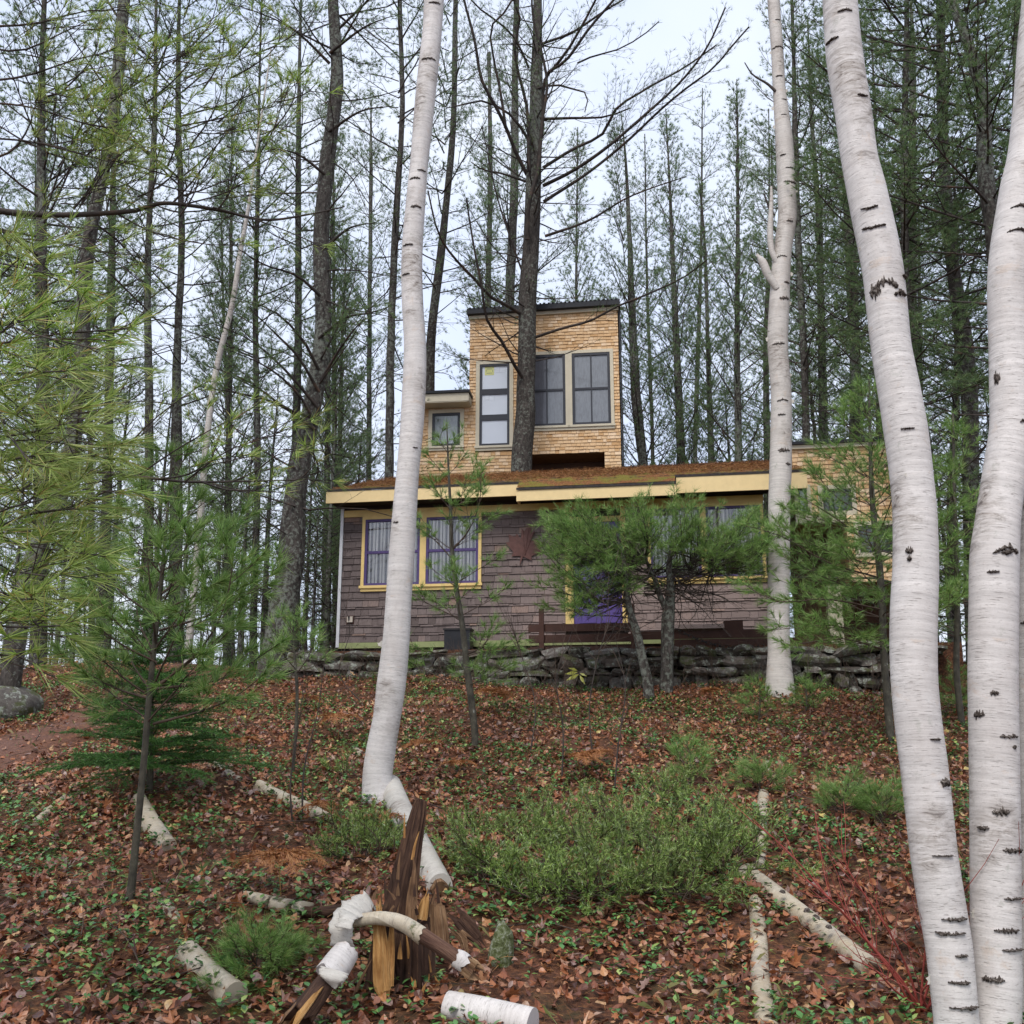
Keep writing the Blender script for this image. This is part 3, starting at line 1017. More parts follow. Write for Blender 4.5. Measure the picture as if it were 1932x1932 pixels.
for t in (-.35, .35, 0):
    Geo().big_tube([(0, -.016, -.3 * sz), (math.sin(t - rot) * .3, -.014, math.cos(t - rot) * .3 - .02)], [.006, .003], 6, .05, 0).obj('vein', M_RUST, orn, True, local=True)

# black box at the foot of the wall
bb = CF.rect(841, 1190, 891, 1228, -.25)
o = thing('utility_box', CF.world((bb[0] + bb[1]) / 2, -.25, bb[2]), 'black square box at the foot of the brown wall behind the small pine', 'box', rz=-CF.yaw)
hw = (bb[1] - bb[0]) / 2
Geo().box(-hw, hw * .93, -.12, .14, 0, bb[3] - bb[2]).obj('body', M_DARKBOX, o, False, local=True)
Geo().box(-hw - .015, hw * .93 + .015, -.14, .15, bb[3] - bb[2] + .001, bb[3] - bb[2] + .03).obj('lid', M_IRON, o, False, local=True)

# ------------------------------------------------------------------ the cedar tower behind
TF = Front(21.6, 7.0)
tower = thing('tower', TF.o, 'tall narrow tower of fresh orange cedar shingles rising behind the brown cabin', 'tower', rz=-TF.yaw)
tx0, tx1 = TF.x(885.5, 740), TF.x(1169, 740)
wx0 = TF.x(768, 820)
tzl, tzr = TF.z(886, 602), TF.z(1166, 584)
tzb = TF.z(1010, 912)
top = lambda x: tzl + (tzr - tzl) * (x - tx0) / (tx1 - tx0)
rc = TF.rect(985, 856, 1141, 897)
rc = (rc[0], rc[1], tzb, TF.z(1070, 856))
sh = plain('tower_sheathing', (.30, .17, .075), .85, .2)
g = Geo()
D2 = 2.4
g.hexa([(tx0, .02, tzb), (rc[0], .02, tzb), (rc[0], D2, tzb), (tx0, D2, tzb)], [(tx0, .02, top(tx0)), (rc[0], .02, top(rc[0])), (rc[0], D2, top(rc[0])), (tx0, D2, top(tx0))])
g.hexa([(rc[1], .02, tzb), (tx1, .02, tzb), (tx1, D2, tzb), (rc[1], D2, tzb)], [(rc[1], .02, top(rc[1])), (tx1, .02, top(tx1)), (tx1, D2, top(tx1)), (rc[1], D2, top(rc[1]))])
g.hexa([(rc[0], .02, rc[3]), (rc[1], .02, rc[3]), (rc[1], D2, rc[3]), (rc[0], D2, rc[3])], [(rc[0], .02, top(rc[0])), (rc[1], .02, top(rc[1])), (rc[1], D2, top(rc[1])), (rc[0], D2, top(rc[0]))])
wzt = TF.z(840, 746)
g.box(wx0, tx0 - .002, .02, D2, tzb, wzt)
g.obj('wall', sh, tower, False, local=True)
Geo().box(rc[0] + .002, rc[1] - .002, .75, .80, tzb, rc[3] - .002).obj('recess_panel', M_RECESS, tower, False, local=True)
Geo().box(tx1 + .022, tx1 + .05, -.02, D2, tzb, top(tx1)).obj('side_cladding', M_ROOFMETAL, tower, False, local=True)
# roofs
t1 = W(10.5, 1020, 590, 21.6)
g = Geo().hexa([(tx0 - .05, -.18, top(tx0) + .052), (tx1 + .06, -.18, top(tx1) + .052), (tx1 + .06, D2 + .2, top(tx1) + .052), (tx0 - .05, D2 + .2, top(tx0) + .052)],
               [(tx0 - .05, -.18, top(tx0) + .05 + t1), (tx1 + .06, -.18, top(tx1) + .05 + t1), (tx1 + .06, D2 + .2, top(tx1) + .05 + t1), (tx0 - .05, D2 + .2, top(tx0) + .05 + t1)])
ro = g.obj('roof', M_ROOFMETAL, tower, False, local=True)
for k in range(36):                                        # ribs of the metal sheet along the front edge
    x = tx0 - .02 + (tx1 - tx0 + .04) * (k + .5) / 36
    zt = top(x) + .05 + t1
    Geo().box(x - .02, x + .02, -.2, D2 + .2, zt + .001, zt + .016).obj('roof_rib', M_ROOFMETAL, ro, False, local=True)
g = Geo().hexa([(tx0 - .02, -.06, top(tx0) - .03), (tx1 + .02, -.06, top(tx1) - .03), (tx1 + .02, .018, top(tx1) - .03), (tx0 - .02, .018, top(tx0) - .03)],
               [(tx0 - .02, -.06, top(tx0) + .05), (tx1 + .02, -.06, top(tx1) + .05), (tx1 + .02, .018, top(tx1) + .05), (tx0 - .02, .018, top(tx0) + .05)])
g.obj('frieze_board', M_CREAM, tower, False, local=True)
wr0 = TF.rect(765, 740, 884, 756, -.45)
wro = Geo().box(wr0[0], wr0[1], -.45, .018, TF.z(840, 757, -.45), TF.z(840, 742.5, -.45)).obj('wing_fascia', M_CREAM, tower, False, local=True)
Geo().box(wr0[0] - .03, wr0[1] + .03, -.50, .018, TF.z(840, 742, -.45), TF.z(840, 737.5, -.45)).obj('wing_roof', M_ROOFMETAL, tower, False, local=True)
Geo().box(wr0[0] + .02, wr0[1] - .02, -.44, .017, TF.z(840, 757, -.45) - .02, TF.z(840, 757, -.45) - .002).obj('wing_soffit', M_CREAM, tower, False, local=True)
# windows
def tz(X, Y): return ((1000 + X * .3106) * .7728, (700 + Y * .3106) * .7728)
def trect(X0, Y0, X1, Y1, d=0.0):
    a, b = tz(X0, Y0), tz(X1, Y1)
    return TF.rect(a[0], a[1], b[0], b[1], d)
tall = trect(522, 583, 816, 1290)
f, inn = window(tower, tall, .085, M_CREAM, .055, M_BLACK, (1, 3), M_PANE_FILM, sill=.11, mw=.085, label='tall three-pane black window with pale film and stickers')
def paper(parent, X0, Y0, X1, Y1, mat, name):
    r = trect(X0, Y0, X1, Y1)
    return Geo().box(r[0], r[1], -.010, -.0075, r[2], r[3]).obj(name, mat, parent, False, local=True)
paper(f, 592, 632, 664, 696, M_STICKER, 'yellow_sticker')
for a in ((606, 645, 650, 650), (606, 678, 650, 683), (600, 655, 605, 672), (651, 655, 656, 672)):
    r = trect(*a)
    Geo().box(r[0], r[1], -.0125, -.0105, r[2], r[3]).obj('sticker_print', M_INK, f, False, local=True)
for a in ((672, 636, 704, 676), (712, 638, 748, 672), (596, 850, 622, 888), (628, 862, 662, 896)):
    paper(f, *a, M_PAPER, 'paper_label')
small = trect(150, 968, 428, 1290)
window(tower, small, .085, M_CREAM, .06, M_BLACK, (1, 1), M_PANE_GREY, sill=.10, label='small square black window of the low wing')
pair = trect(908, 506, 1606, 1130)
xmid = TF.x(*tz(1252, 800))
window(tower, (pair[0], xmid, pair[2], pair[3]), .075, M_CREAM, .06, M_BLACK, (2, 2), None, sill=.11, mw=.03, panes=[M_PANE_SCREEN_DARK, M_PANE_SCREEN])
window(tower, (xmid, pair[1], pair[2], pair[3]), .075, M_CREAM, .06, M_BLACK, (2, 2), None, sill=.11, mw=.03, panes=[M_PANE_SCREEN, M_PANE_SCREEN])
tcuts = [(q[0], q[1], q[2], q[3]) for q in (tall, small, pair, rc)]
wcut = (wx0 - 1, tx0, wzt - .01, 99)
def tow_course(rg): return .0755 * rg.uniform(.96, 1.04)
shingle_wall(tower, wx0, tx1, tzb, lambda x: top(x) - .032, tcuts + [wcut], tow_course, (.07, .175), M_CEDAR, 8, 300,
             lambda q: 1 if (q[0] > TF.x(1015, 740) or (TF.x(890, 700) < q[0] < TF.x(968, 700))) and q[2] > TF.z(1000, 850) else .3, th=(.024, .005))

# ------------------------------------------------------------------ cedar annex on the right, raised on posts
AF = Front(17.3, 9.5)
annex = thing('annex', AF.o, 'orange shingled annex on posts at the right end of the cabin behind the pines', 'annex', rz=-AF.yaw)
ax0, ax1 = AF.x(1497, 910), AF.x(1742, 910)
azt = AF.z(1500, 846); azb = AF.z(1560, 988)
lx0 = AF.x(1597, 1060); lzb = AF.z(1650, 1097, -.25); lzt = AF.z(1650, 976)
Geo().box(ax0, ax1, .02, 2.2, azb, azt).box(lx0, ax1, -.23, .015, lzb, lzt).box(lx0, ax1, .02, 2.2, lzb, azb - .003).obj('wall', sh, annex, False, local=True)
Geo().box(ax0, ax1, 1.2, 1.3, cz0 - .6, azb - .003).obj('recess_panel', M_RECESS, annex, False, local=True)  # recess wall; lower part added to make the space underneath dark
Geo().box(ax0 - .03, ax1 + .1, -.12, 2.4, azt + .04, azt + .09).obj('roof', M_ROOFMETAL, annex, False, local=True)
Geo().box(ax0 - .01, ax1 + .05, -.07, .018, azt - .03, azt + .038).obj('frieze_board', M_CREAM, annex, False, local=True)
bw = AF.rect(1497, 974, 1608, 988)
Geo().box(ax0 - .01, AF.x(1608, 980), -.09, .018, bw[2], bw[3]).obj('band_board', M_CREAM, annex, False, local=True)
w1 = AF.rect(1490, 916, 1530, 976)
w2 = AF.rect(1529, 916, 1615, 976)
w1 = (ax0, w1[1], bw[3] + .003, w1[3]); w2 = (w1[1] + .12, w2[1], bw[3] + .003, w2[3])
window(annex, w1, .06, M_CREAM, .03, M_BLACK, (1, 1), M_PANE_GREY)
window(annex, w2, .07, M_CREAM, .04, M_BLACK, (1, 1), M_PANE_DARK)
w3 = AF.rect(1612, 984, 1700, 1051, -.25)
window(annex, w3, .07, M_CREAM, .04, M_BLACK, (1, 1), M_PANE_DARK, y=-.25)
acuts = [w1, w2]
shingle_wall(annex, ax0, ax1, bw[3] + .003, lambda x: azt - .032, acuts, tow_course, (.07, .175), M_CEDAR, 18, 170, lambda q: 1, th=(.024, .005))
shingle_wall(annex, lx0, ax1, lzb, lambda x: lzt, [w3], tow_course, (.07, .175), M_CEDAR, 19, 120, lambda q: 1, y=-.25, th=(.024, .005))
for (x0, x1, y0, y1) in ((1563, 1590, 1105, 1215), (1690, 1712, 1097, 1225)):
    p = AF.rect(x0, y0, x1, y1, .1)
    Geo().box(p[0], p[1], .08, .28, p[2] - .3, lzb - .004).obj('post', M_CREAM, annex, False, local=True)

# ------------------------------------------------------------------ terrace fill, porch, steps
ter0, ter1 = cx0 - .25, AF.x(1742, 1220) + .2
tv = [CF.world(ter0, -1.0, 0), CF.world(ter1, -1.0, 0), CF.world(ter1, 5, 0), CF.world(ter0, 5, 0)]
g = Geo()
g.hexa([(p[0], p[1], 1.4) for p in tv], [(p[0], p[1], CF.z(900, 1225, -1.0)) for p in tv])
Geo().box(cx0 + .03, cx1 - .03, .03, DEP, cz0 - .35, cz0 - .003).obj('foundation', M_SOFFIT, cabin, False, local=True)
g.obj('terrace', M_SOIL, smooth=False, kind='structure')

pd = -1.02
rail = thing('porch_railing', CF.world(CF.x(1095, 1225, pd), pd, cz0 - .03), 'low brown railing of three horizontal boards in front of the purple door', 'railing', rz=-CF.yaw)
ox, oz = CF.x(1095, 1225, pd), cz0 - .03
for (x0, x1, y0, y1) in ((997, 1194, 1177, 1191), (998, 1197, 1197, 1212), (1001, 1200, 1219, 1230)):
    q = CF.rect(x0, y0, x1, y1, pd)
    Geo().box(q[0] - ox, q[1] - ox, -.02, .02, q[2] - oz, q[3] - oz).obj('board', M_BROWNB, rail, False, local=True)
for (x0, x1, y0, y1) in ((1018, 1027, 1149, 1232), (1190, 1198, 1141, 1232)):
    q = CF.rect(x0, y0, x1, y1, pd)
    Geo().box(q[0] - ox, q[1] - ox, -.075, -.022, q[2] - oz, q[3] - oz).obj('post', M_BROWNB, rail, False, local=True)
pd = -.78
st = thing('porch_step', CF.world(CF.x(1360, 1222, pd), pd, cz0 - .03), 'brown plank porch step with a grey board on top under the right window', 'step', rz=-CF.yaw)
ox = CF.x(1360, 1222, pd)
for (x0, x1, y0, y1, d0, d1, m, nm) in ((1262, 1366, 1179, 1187, -.1, .35, M_GREYB, 'grey_board'), (1366, 1402, 1171, 1189, .0, .3, M_BROWNB, 'block'), (1200, 1480, 1190, 1205, -.05, .0, M_BROWNB, 'board'), (1272, 1500, 1206.5, 1222, -.16, -.10, M_BROWNB, 'board')):
    q = CF.rect(x0, y0, x1, y1, pd)
    Geo().box(q[0] - ox, q[1] - ox, d0, d1, q[2] - oz, q[3] - oz).obj(nm, m, st, False, local=True)
# chain hanging in front of the step
ca, cb = CF.at(1275, 1186, -1.0), CF.at(1440, 1218, -1.0)
chain = thing('chain', CF.world(ca[0], -1.0, ca[1]), 'dark iron chain sagging in front of the brown porch step', 'chain', rz=-CF.yaw)
lm = bpy.data.meshes.new('link')
bm = bmesh.new()
N1, N2 = 10, 5
vv = [[bm.verts.new(((.036 + .0065 * math.cos(b)) * math.cos(a) * 1.0 * (1.35), (.036 + .0065 * math.cos(b)) * math.sin(a) * .75, .0065 * math.sin(b))) for b in np.linspace(0, 2 * math.pi, N2, endpoint=False)] for a in np.linspace(0, 2 * math.pi, N1, endpoint=False)]
for a in range(N1):
    for b in range(N2):
        bm.faces.new((vv[a][b], vv[(a + 1) % N1][b], vv[(a + 1) % N1][(b + 1) % N2], vv[a][(b + 1) % N2]))
bm.to_mesh(lm); bm.free(); lm.materials.append(M_IRON)
nl = 20
for k in range(nl):
    t = (k + .5) / nl
    x = (cb[0] - ca[0]) * t
    sag = lambda t: (cb[1] - ca[1]) * t - .22 * 4 * t * (1 - t) * .6
    o = link('link', lm, None, chain, (x, 0, sag(t)))
    an = math.atan2(sag(t + .01) - sag(t - .01), (cb[0] - ca[0]) * .02)
    o.rotation_euler = (R(90) if k % 2 else R(20), -an, 0)

# ------------------------------------------------------------------ dry stone wall under the terrace
rg = random.Random(4)
protos = []
for k in range(9):
    bm = bmesh.new()
    bmesh.ops.create_cube(bm, size=1)
    bmesh.ops.subdivide_edges(bm, edges=bm.edges[:], cuts=2, use_grid_fill=True)
    for v in bm.verts:
        c = v.co
        m = max(abs(c.x), abs(c.y), abs(c.z))
        e = sum(abs(q) > .4 for q in c)
        v.co *= (1, .99, .90, .80)[e] if e else 1
        f3 = [.10 * math.sin(4.1 * c.x + 3.3 * c.z + k * 1.7), .09 * math.sin(3.7 * c.z + 2.9 * c.y + k * 2.3), .12 * math.sin(3.9 * c.x + 2.7 * c.y + k * 3.1)]
        v.co += Vector(f3) + Vector((rg.uniform(-.035, .035), rg.uniform(-.035, .035), rg.uniform(-.045, .045)))
    bmesh.ops.triangulate(bm, faces=bm.faces[:])
    me = bpy.data.meshes.new('stone')
    bm.to_mesh(me); bm.free()
    me.materials.append(M_STONE)
    protos.append(me)
WY = -1.18
sx0, sx1 = CF.x(556, 1270, WY), CF.x(1735, 1270, WY)
swt = CF.z(900, 1229, WY)
wall = thing('stone_wall', CF.world(sx0, WY, 1.9), 'low dry stone wall spotted with lichen under the brown cabin', 'wall', rz=-CF.yaw)
Geo().box(.1, sx1 - sx0 - .1, .16, .30, -.6, swt - 1.9 - .1).obj('wall_core', plain('wall_core_earth', (.02, .016, .013), .9, .3), wall, False, local=True)
z = .22
row = 0
while z < swt - 1.9:
    h = rg.choice((.12, .17, .24, .30))
    h = min(h, max(swt - 1.9 - z, .09))
    x = rg.uniform(-.2, 0)
    while x < sx1 - sx0:
        w = rg.uniform(.13, .30) if rg.random() < .5 else rg.uniform(.3, .75)
        hh = h * rg.uniform(.75, 1.25)
        o = link('stone', rg.choice(protos), None, wall, (x + w / 2, rg.uniform(-.05, .05), z + h / 2))
        o.scale = (w * 1.08, rg.uniform(.34, .62), hh * 1.12)
        o.rotation_euler = (rg.choice((0, math.pi)), rg.uniform(-.16, .16), rg.uniform(-.2, .2))
        x += w
    z += h
    row += 1

# dead stalks and bare twigs crowding the foot and the top of the wall: nobody could count them
rng = np.random.default_rng(17)
tw = Twigs()
for k in range(420):
    x = rng.uniform(sx0 - .3, sx1 + .1)
    yy = WY - rng.uniform(.15, .9) if k % 4 else -1.05
    w = CF.world(x, yy, 0)
    z0 = float(ground(w[0], w[1])) if k % 4 else swt - .05
    h = rng.uniform(.25, .85) if k % 4 else rng.uniform(.12, .3)
    l = curve_pts((w[0], w[1], z0 - .03), (rng.normal(0, .3), rng.normal(0, .2), 1), h, 6, rng, rng.normal(size=3) * .5, .1)
    tw.add(l, .004, .0012, 3)
    for q in range(4):
        p, d = along(l, rng.uniform(.3, .95))
        tw.add(curve_pts(p, unit(d + rng.normal(size=3) * .7), h * rng.uniform(.2, .5), 4, rng, (0, 0, .2), .15), .002, .0008, 3)
tw.into(Geo()).obj('dry_stalks', M_TWIG, None, kind='stuff')

# ------------------------------------------------------------------ birches
def px_path(rows, Y, dY=0.0):
    """rows: (left px, right px, py) -> centre points and radii at depth Y (leaning away by dY over the run)"""
    pts, rad = [], []
    n = len(rows)
    for k, (xl, xr, py) in enumerate(rows):
        y = Y + dY * k / max(n - 1, 1)
        pts.append(P((xl + xr) / 2, py, y))
        rad.append(W((xr - xl) / 2, (xl + xr) / 2, py, y))
    return np.array(pts), np.array(rad)

def on_stem(path, rad, t_py, side, Y):
    pass

def scar(parent, pts, rad, z, ang, w, h, seed, chev=0.0):
    """a rough dark branch scar hugging the stem at height z; ang 0 faces the camera, + to the right"""
    rg = np.random.default_rng(seed)
    k = np.argsort(pts[:, 2])
    zz = pts[k, 2]
    c = np.array([np.interp(z, zz, pts[k, 0]), np.interp(z, zz, pts[k, 1]), z])
    r = np.interp(z, zz, rad[k])
    tn = unit(np.array([np.interp(z + .1, zz, pts[k, 0]) - np.interp(z - .1, zz, pts[k, 0]), np.interp(z + .1, zz, pts[k, 1]) - np.interp(z - .1, zz, pts[k, 1]), .2]))
    h *= .72
    nu, nv = 27, 5
    col = [rg.uniform(.05, .35) if rg.random() < .4 else rg.uniform(.6, 1.3) for _ in range(nu)]
    sh = [rg.normal(0, .25) for _ in range(nu)]
    u = np.linspace(-1, 1, nu)
    co = []
    for b in range(nv):
        v = -1 + 2 * b / (nv - 1)
        for a in range(nu):
            half = h * (1 - abs(u[a]) ** 3.5) * col[a] + .0015
            th = ang + u[a] * w / r
            d = np.array([math.sin(th), -math.cos(th), 0])
            lift = .005 * (1 - v * v) * (1 - u[a] ** 2) + rg.uniform(0, .004)
            edge = -.012 if (abs(v) == 1 or abs(u[a]) == 1) else .004
            co.append(c + d * (r * 1.02 + lift + edge) + tn * (v * half + sh[a] * half - chev * h * abs(u[a]) ** 1.2 * 2.2) )
    i, j = np.meshgrid(np.arange(nv - 1), np.arange(nu - 1), indexing='ij')
    a = i * nu + j
    Geo().add(co, quads=np.stack([a, a + 1, a + nu + 1, a + nu], -1).reshape(-1, 4)).obj('branch_scar', M_SCAR, parent)

def bark_curl(parent, p, d_out, w, l, seed, mat=None, roll=1.0):
    w, l = w * .62, l * .5
    """a strip of paper bark peeled off and rolled back"""
    rg = np.random.default_rng(seed)
    d_out = unit(np.array(d_out, float))
    side = unit(np.cross(d_out, (0, 0, 1)))
    n, m = 9, 4
    co = []
    q = np.array(p, float) - d_out * .008
    ang = .25
    for k in range(n):
        dr = side * math.cos(ang) + d_out * math.sin(ang)
        ww = w * (1 - .75 * (k / n) ** 1.5) * rg.uniform(.75, 1.15)
        for b in range(m):
            f = b / (m - 1) - .5
            co.append(q + np.array([0, 0, ww * f]) + d_out * .006 * math.sin(k * 1.3 + b))
        q = q + dr * l / n
        ang += roll * 2.6 / n
    i, j = np.meshgrid(np.arange(n - 1), np.arange(m - 1), indexing='ij')
    a = i * m + j
    o = Geo().add(co, quads=np.stack([a, a + 1, a + m + 1, a + m], -1).reshape(-1, 4)).obj('bark_curl', mat or M_BIRCH_CURL, parent)
    return o

def birch(rows, Y, dY, label, mat, seed, scars=(), curls=(), extra=4.0, name='birch_tree', flare=1.35, sides=40, step=.04):
    """rows from the foot upwards"""
    pts, rad = px_path(rows, Y, dY)
    foot = pts[0].copy()
    gz = float(ground(foot[0], foot[1]))
    # carry on to the ground below and out of the frame above
    d0 = unit(pts[0] - pts[1])
    lo = pts[0] + d0 * max((pts[0][2] - gz + .12) / max(-d0[2], .3), .1)
    d1 = unit(pts[-1] - pts[-2])
    hi = [pts[-1] + d1 * extra * f for f in (.35, .7, 1)]
    P_ = np.concatenate([[lo], pts, hi])
    R_ = np.concatenate([[rad[0] * flare], rad, rad[-1] * np.array([.85, .65, .45])])
    t = thing(name, (float(lo[0]), float(lo[1]), gz), label, 'birch tree')
    Geo().big_tube(P_, R_, sides, step, .018, seed).obj('trunk', mat, t)
    for k, (py, ang, w, h, ch) in enumerate(scars):
        i = np.interp(-py, [-q[2] for q in rows], np.arange(len(rows)))
        z = float(np.interp(i, np.arange(len(rows)), pts[:, 2]))
        scar(t, P_, R_, z, ang, w, h, seed * 50 + k, ch)
    for k, (py, ang, w, l) in enumerate(curls):
        i = np.interp(-py, [-q[2] for q in rows], np.arange(len(rows)))
        c = np.array([np.interp(i, np.arange(len(rows)), pts[:, q]) for q in range(3)])
        r = float(np.interp(i, np.arange(len(rows)), rad))
        d = np.array([math.sin(ang), -math.cos(ang), 0])
        bark_curl(t, c + d * r, d, w, l, seed * 70 + k, roll=1 if k % 2 else .6)
    return t, P_, R_

B1 = [(683, 743, 1500), (684, 740, 1470), (690, 746, 1420), (704, 756, 1352), (710, 765, 1297), (723, 774, 1201), (728, 777, 1129), (735, 783, 1033), (748, 791, 889), (756, 800, 790), (761, 804, 700), (762, 804, 657), (758, 799, 570), (758, 797, 480),
      (766, 803, 380), (774, 808, 306), (782, 820, 200), (790, 828, 119), (797, 833, 60), (800, 838, 0)]
birch(B1, 8.9, .5, 'smooth white birch leaning right before the cabin window, its foot behind the stump', M_BIRCH, 1,
      scars=[(18, .2, .07, .022, 0), (122, .1, .085, .02, .3), (330, .5, .05, .012, 0), (345, -.2, .06, .02, .3), (398, .2, .06, .03, .3), (470, -.4, .06, .015, 0), (525, -.6, .05, .012, 0), (850, .6, .03, .010, 0), (990, -.6, .03, .014, 0)],
      curls=[(1215, -1.45, .10, .16), (125, 1.5, .08, .10), (520, -1.4, .06, .08), (375, 1.4, .05, .06), (1040, 1.45, .03, .05), (15, -1.5, .05, .06)])
B2 = [(1449, 1491, 1235), (1448, 1489, 1147), (1450, 1490, 1030), (1451, 1491, 926), (1452, 1493, 875), (1455, 1493, 756), (1449, 1487, 656), (1452, 1489, 560), (1460, 1493, 476), (1468, 1503, 400), (1467, 1501, 357), (1463, 1496, 270), (1459, 1482, 170), (1455, 1478, 100), (1448, 1471, 0)]
b2, b2p, b2r = birch(B2, 14.3, .3, 'thinner dark-ringed white birch with peeling bark at the right end of the brown cabin', M_BIRCH_OLD, 2,
      scars=[(95, 0, .12, .03, .4), (352, .3, .13, .045, -.2), (425, .2, .06, .03, 0), (490, -.3, .09, .03, .4), (540, .5, .06, .03, 0), (570, .3, .09, .05, 0), (655, -.2, .10, .04, 0), (760, -.1, .09, .03, .3), (788, -.2, .06, .02, 0), (855, .1, .10, .06, 0), (880, .5, .05, .03, 0), (300, -.5, .05, .012, 0), (325, .2, .07, .012, 0), (225, 0, .05, .012, 0), (195, .3, .05, .012, 0), (150, -.2, .06, .02, 0), (45, .2, .05, .012, 0)],
      curls=[(205, -1.3, .16, .16), (240, -1.4, .14, .14), (175, 1.3, .12, .12), (190, 1.4, .06, .10), (365, 1.3, .10, .12), (520, 1.4, .14, .14), (575, 1.4, .14, .12), (760, 1.3, .14, .14), (640, -1.4, .16, .14), (710, 1.4, .10, .10), (100, -1.3, .12, .12)], sides=28, step=.06)
# the dead side stem and its stub
q, r = px_path([(1466, 1476, 505), (1451, 1462, 475), (1447, 1459, 440), (1450, 1459, 400), (1452, 1459, 375), (1453, 1457, 352)], 14.4)
Geo().big_tube(q, r, 14, .06, .03, 5).obj('side_stem', M_BIRCH_OLD, b2)
q, r = px_path([(1461, 1474, 545), (1440, 1455, 515), (1431, 1446, 495), (1425, 1430, 480)], 14.35)
Geo().big_tube(q, r, 12, .05, .08, 6, jag1=.06).obj('broken_stub', M_BIRCH_OLD, b2)
for rows in ([(1460, 1466, 172), (1448, 1453, 160), (1418, 1421, 140), (1404, 1406, 118)], [(1459, 1463, 405), (1447, 1451, 385), (1440, 1443, 366)]):
    q, r = px_path(rows, 14.5)
    Geo().big_tube(q, r, 6, .08, .1, 7).obj('dead_twig', M_LIMB, b2)
B3 = [(1765, 1846, 1931), (1757, 1840, 1860), (1748, 1833, 1785), (1733, 1819, 1700), (1720, 1805, 1615), (1710, 1795, 1530), (1700, 1785, 1445), (1689, 1773, 1360), (1683, 1766, 1294), (1680, 1764, 1220), (1681, 1765, 1147), (1685, 1767, 1080), (1686, 1766, 1011), (1685, 1764, 960), (1681, 1759, 909), (1668, 1748, 807), (1657, 1734, 730), (1646, 1719, 656),
      (1638, 1712, 585), (1630, 1704, 510), (1620, 1694, 455), (1610, 1683, 408), (1600, 1670, 355), (1591, 1656, 306), (1576, 1641, 204), (1566, 1632, 150), (1559, 1625, 102), (1552, 1615, 0)]
birch(B3, 4.75, .55, 'large white birch curving left as it rises, with red twigs at its foot', M_BIRCH, 3,
      scars=[(42, -.1, .045, .012, .3), (88, -1.0, .05, .012, .2), (200, .3, .035, .012, -.3), (410, -.5, .05, .013, -.6), (445, -.5, .07, .016, -.4), (545, -.4, .075, .05, .5), (565, .35, .04, .03, .5), (560, -.9, .035, .06, 0), (532, .9, .025, .012, 0), (820, -.3, .035, .008, 0), (1045, -.6, .02, .03, 0), (1060, -.6, .012, .02, 0),
             (1395, .3, .03, .006, 0), (1475, .55, .03, .024, 0), (1728, .1, .065, .012, 0), (1755, -.2, .07, .013, -.2), (1795, .1, .03, .008, 0), (1845, -.1, .05, .011, 0), (1892, .1, .075, .008, 0), (1610, 0, .05, .004, 0)],
      curls=[(905, -.5, .05, .06), (470, -1.45, .05, .05), (1850, -1.45, .09, .07), (1475, .5, .045, .06), (98, 1.45, .03, .03), (1330, 1.5, .03, .03), (1500, -1.5, .04, .03), (830, 1.5, .03, .03)], sides=56, step=.03)
B4 = [(1840, 1924, 1931), (1838, 1926, 1860), (1835, 1924, 1740), (1833, 1923, 1615), (1831, 1920, 1445), (1830, 1918, 1276), (1833, 1919, 1147), (1835, 1920, 1045), (1843, 1921, 990), (1850, 1925, 943), (1860, 1936, 875), (1870, 1948, 807), (1870, 1947, 730), (1869, 1944, 656), (1867, 1942, 510), (1874, 1946, 445), (1880, 1953, 408), (1890, 1962, 350), (1901, 1970, 306), (1914, 1980, 204), (1924, 1986, 60), (1930, 1990, 0)]
birch(B4, 4.85, .5, 'white birch with big chevron scars, right beside the large curving birch', M_BIRCH, 4,
      scars=[(405, -.2, .06, .018, .5), (450, -.2, .055, .016, .6), (800, .35, .05, .02, .9), (1040, .05, .07, .022, .9), (1050, .05, .03, .02, 0), (1085, -.5, .03, .01, 0), (1310, -.4, .02, .02, 0), (1390, .2, .05, .016, .15), (1410, .4, .012, .01, 0), (1530, -.2, .04, .025, 0), (1600, .35, .06, .018, 0), (1560, -.9, .03, .012, 0), (1690, .3, .05, .01, 0), (1748, 0, .06, .016, 0), (1785, .3, .06, .009, 0), (1350, -1.0, .03, .03, 0), (720, -1.1, .02, .07, 0), (1840, -.6, .05, .02, 0)],
      curls=[(1725, -1.4, .08, .05), (500, -1.5, .04, .04)], sides=56, step=.03)
B5 = [(1922, 2000, 1900), (1923, 2003, 1615), (1921, 2000, 1300), (1922, 2000, 1045), (1940, 2020, 700), (1975, 2040, 300), (2000, 2060, 0)]
birch(B5, 5.05, .4, 'white birch at the very edge of the picture, mostly cut off by the frame', M_BIRCH_OLD, 6, scars=[(1350, -.7, .03, .03, 0), (1180, -.9, .05, .02, 0)], sides=40, step=.05)

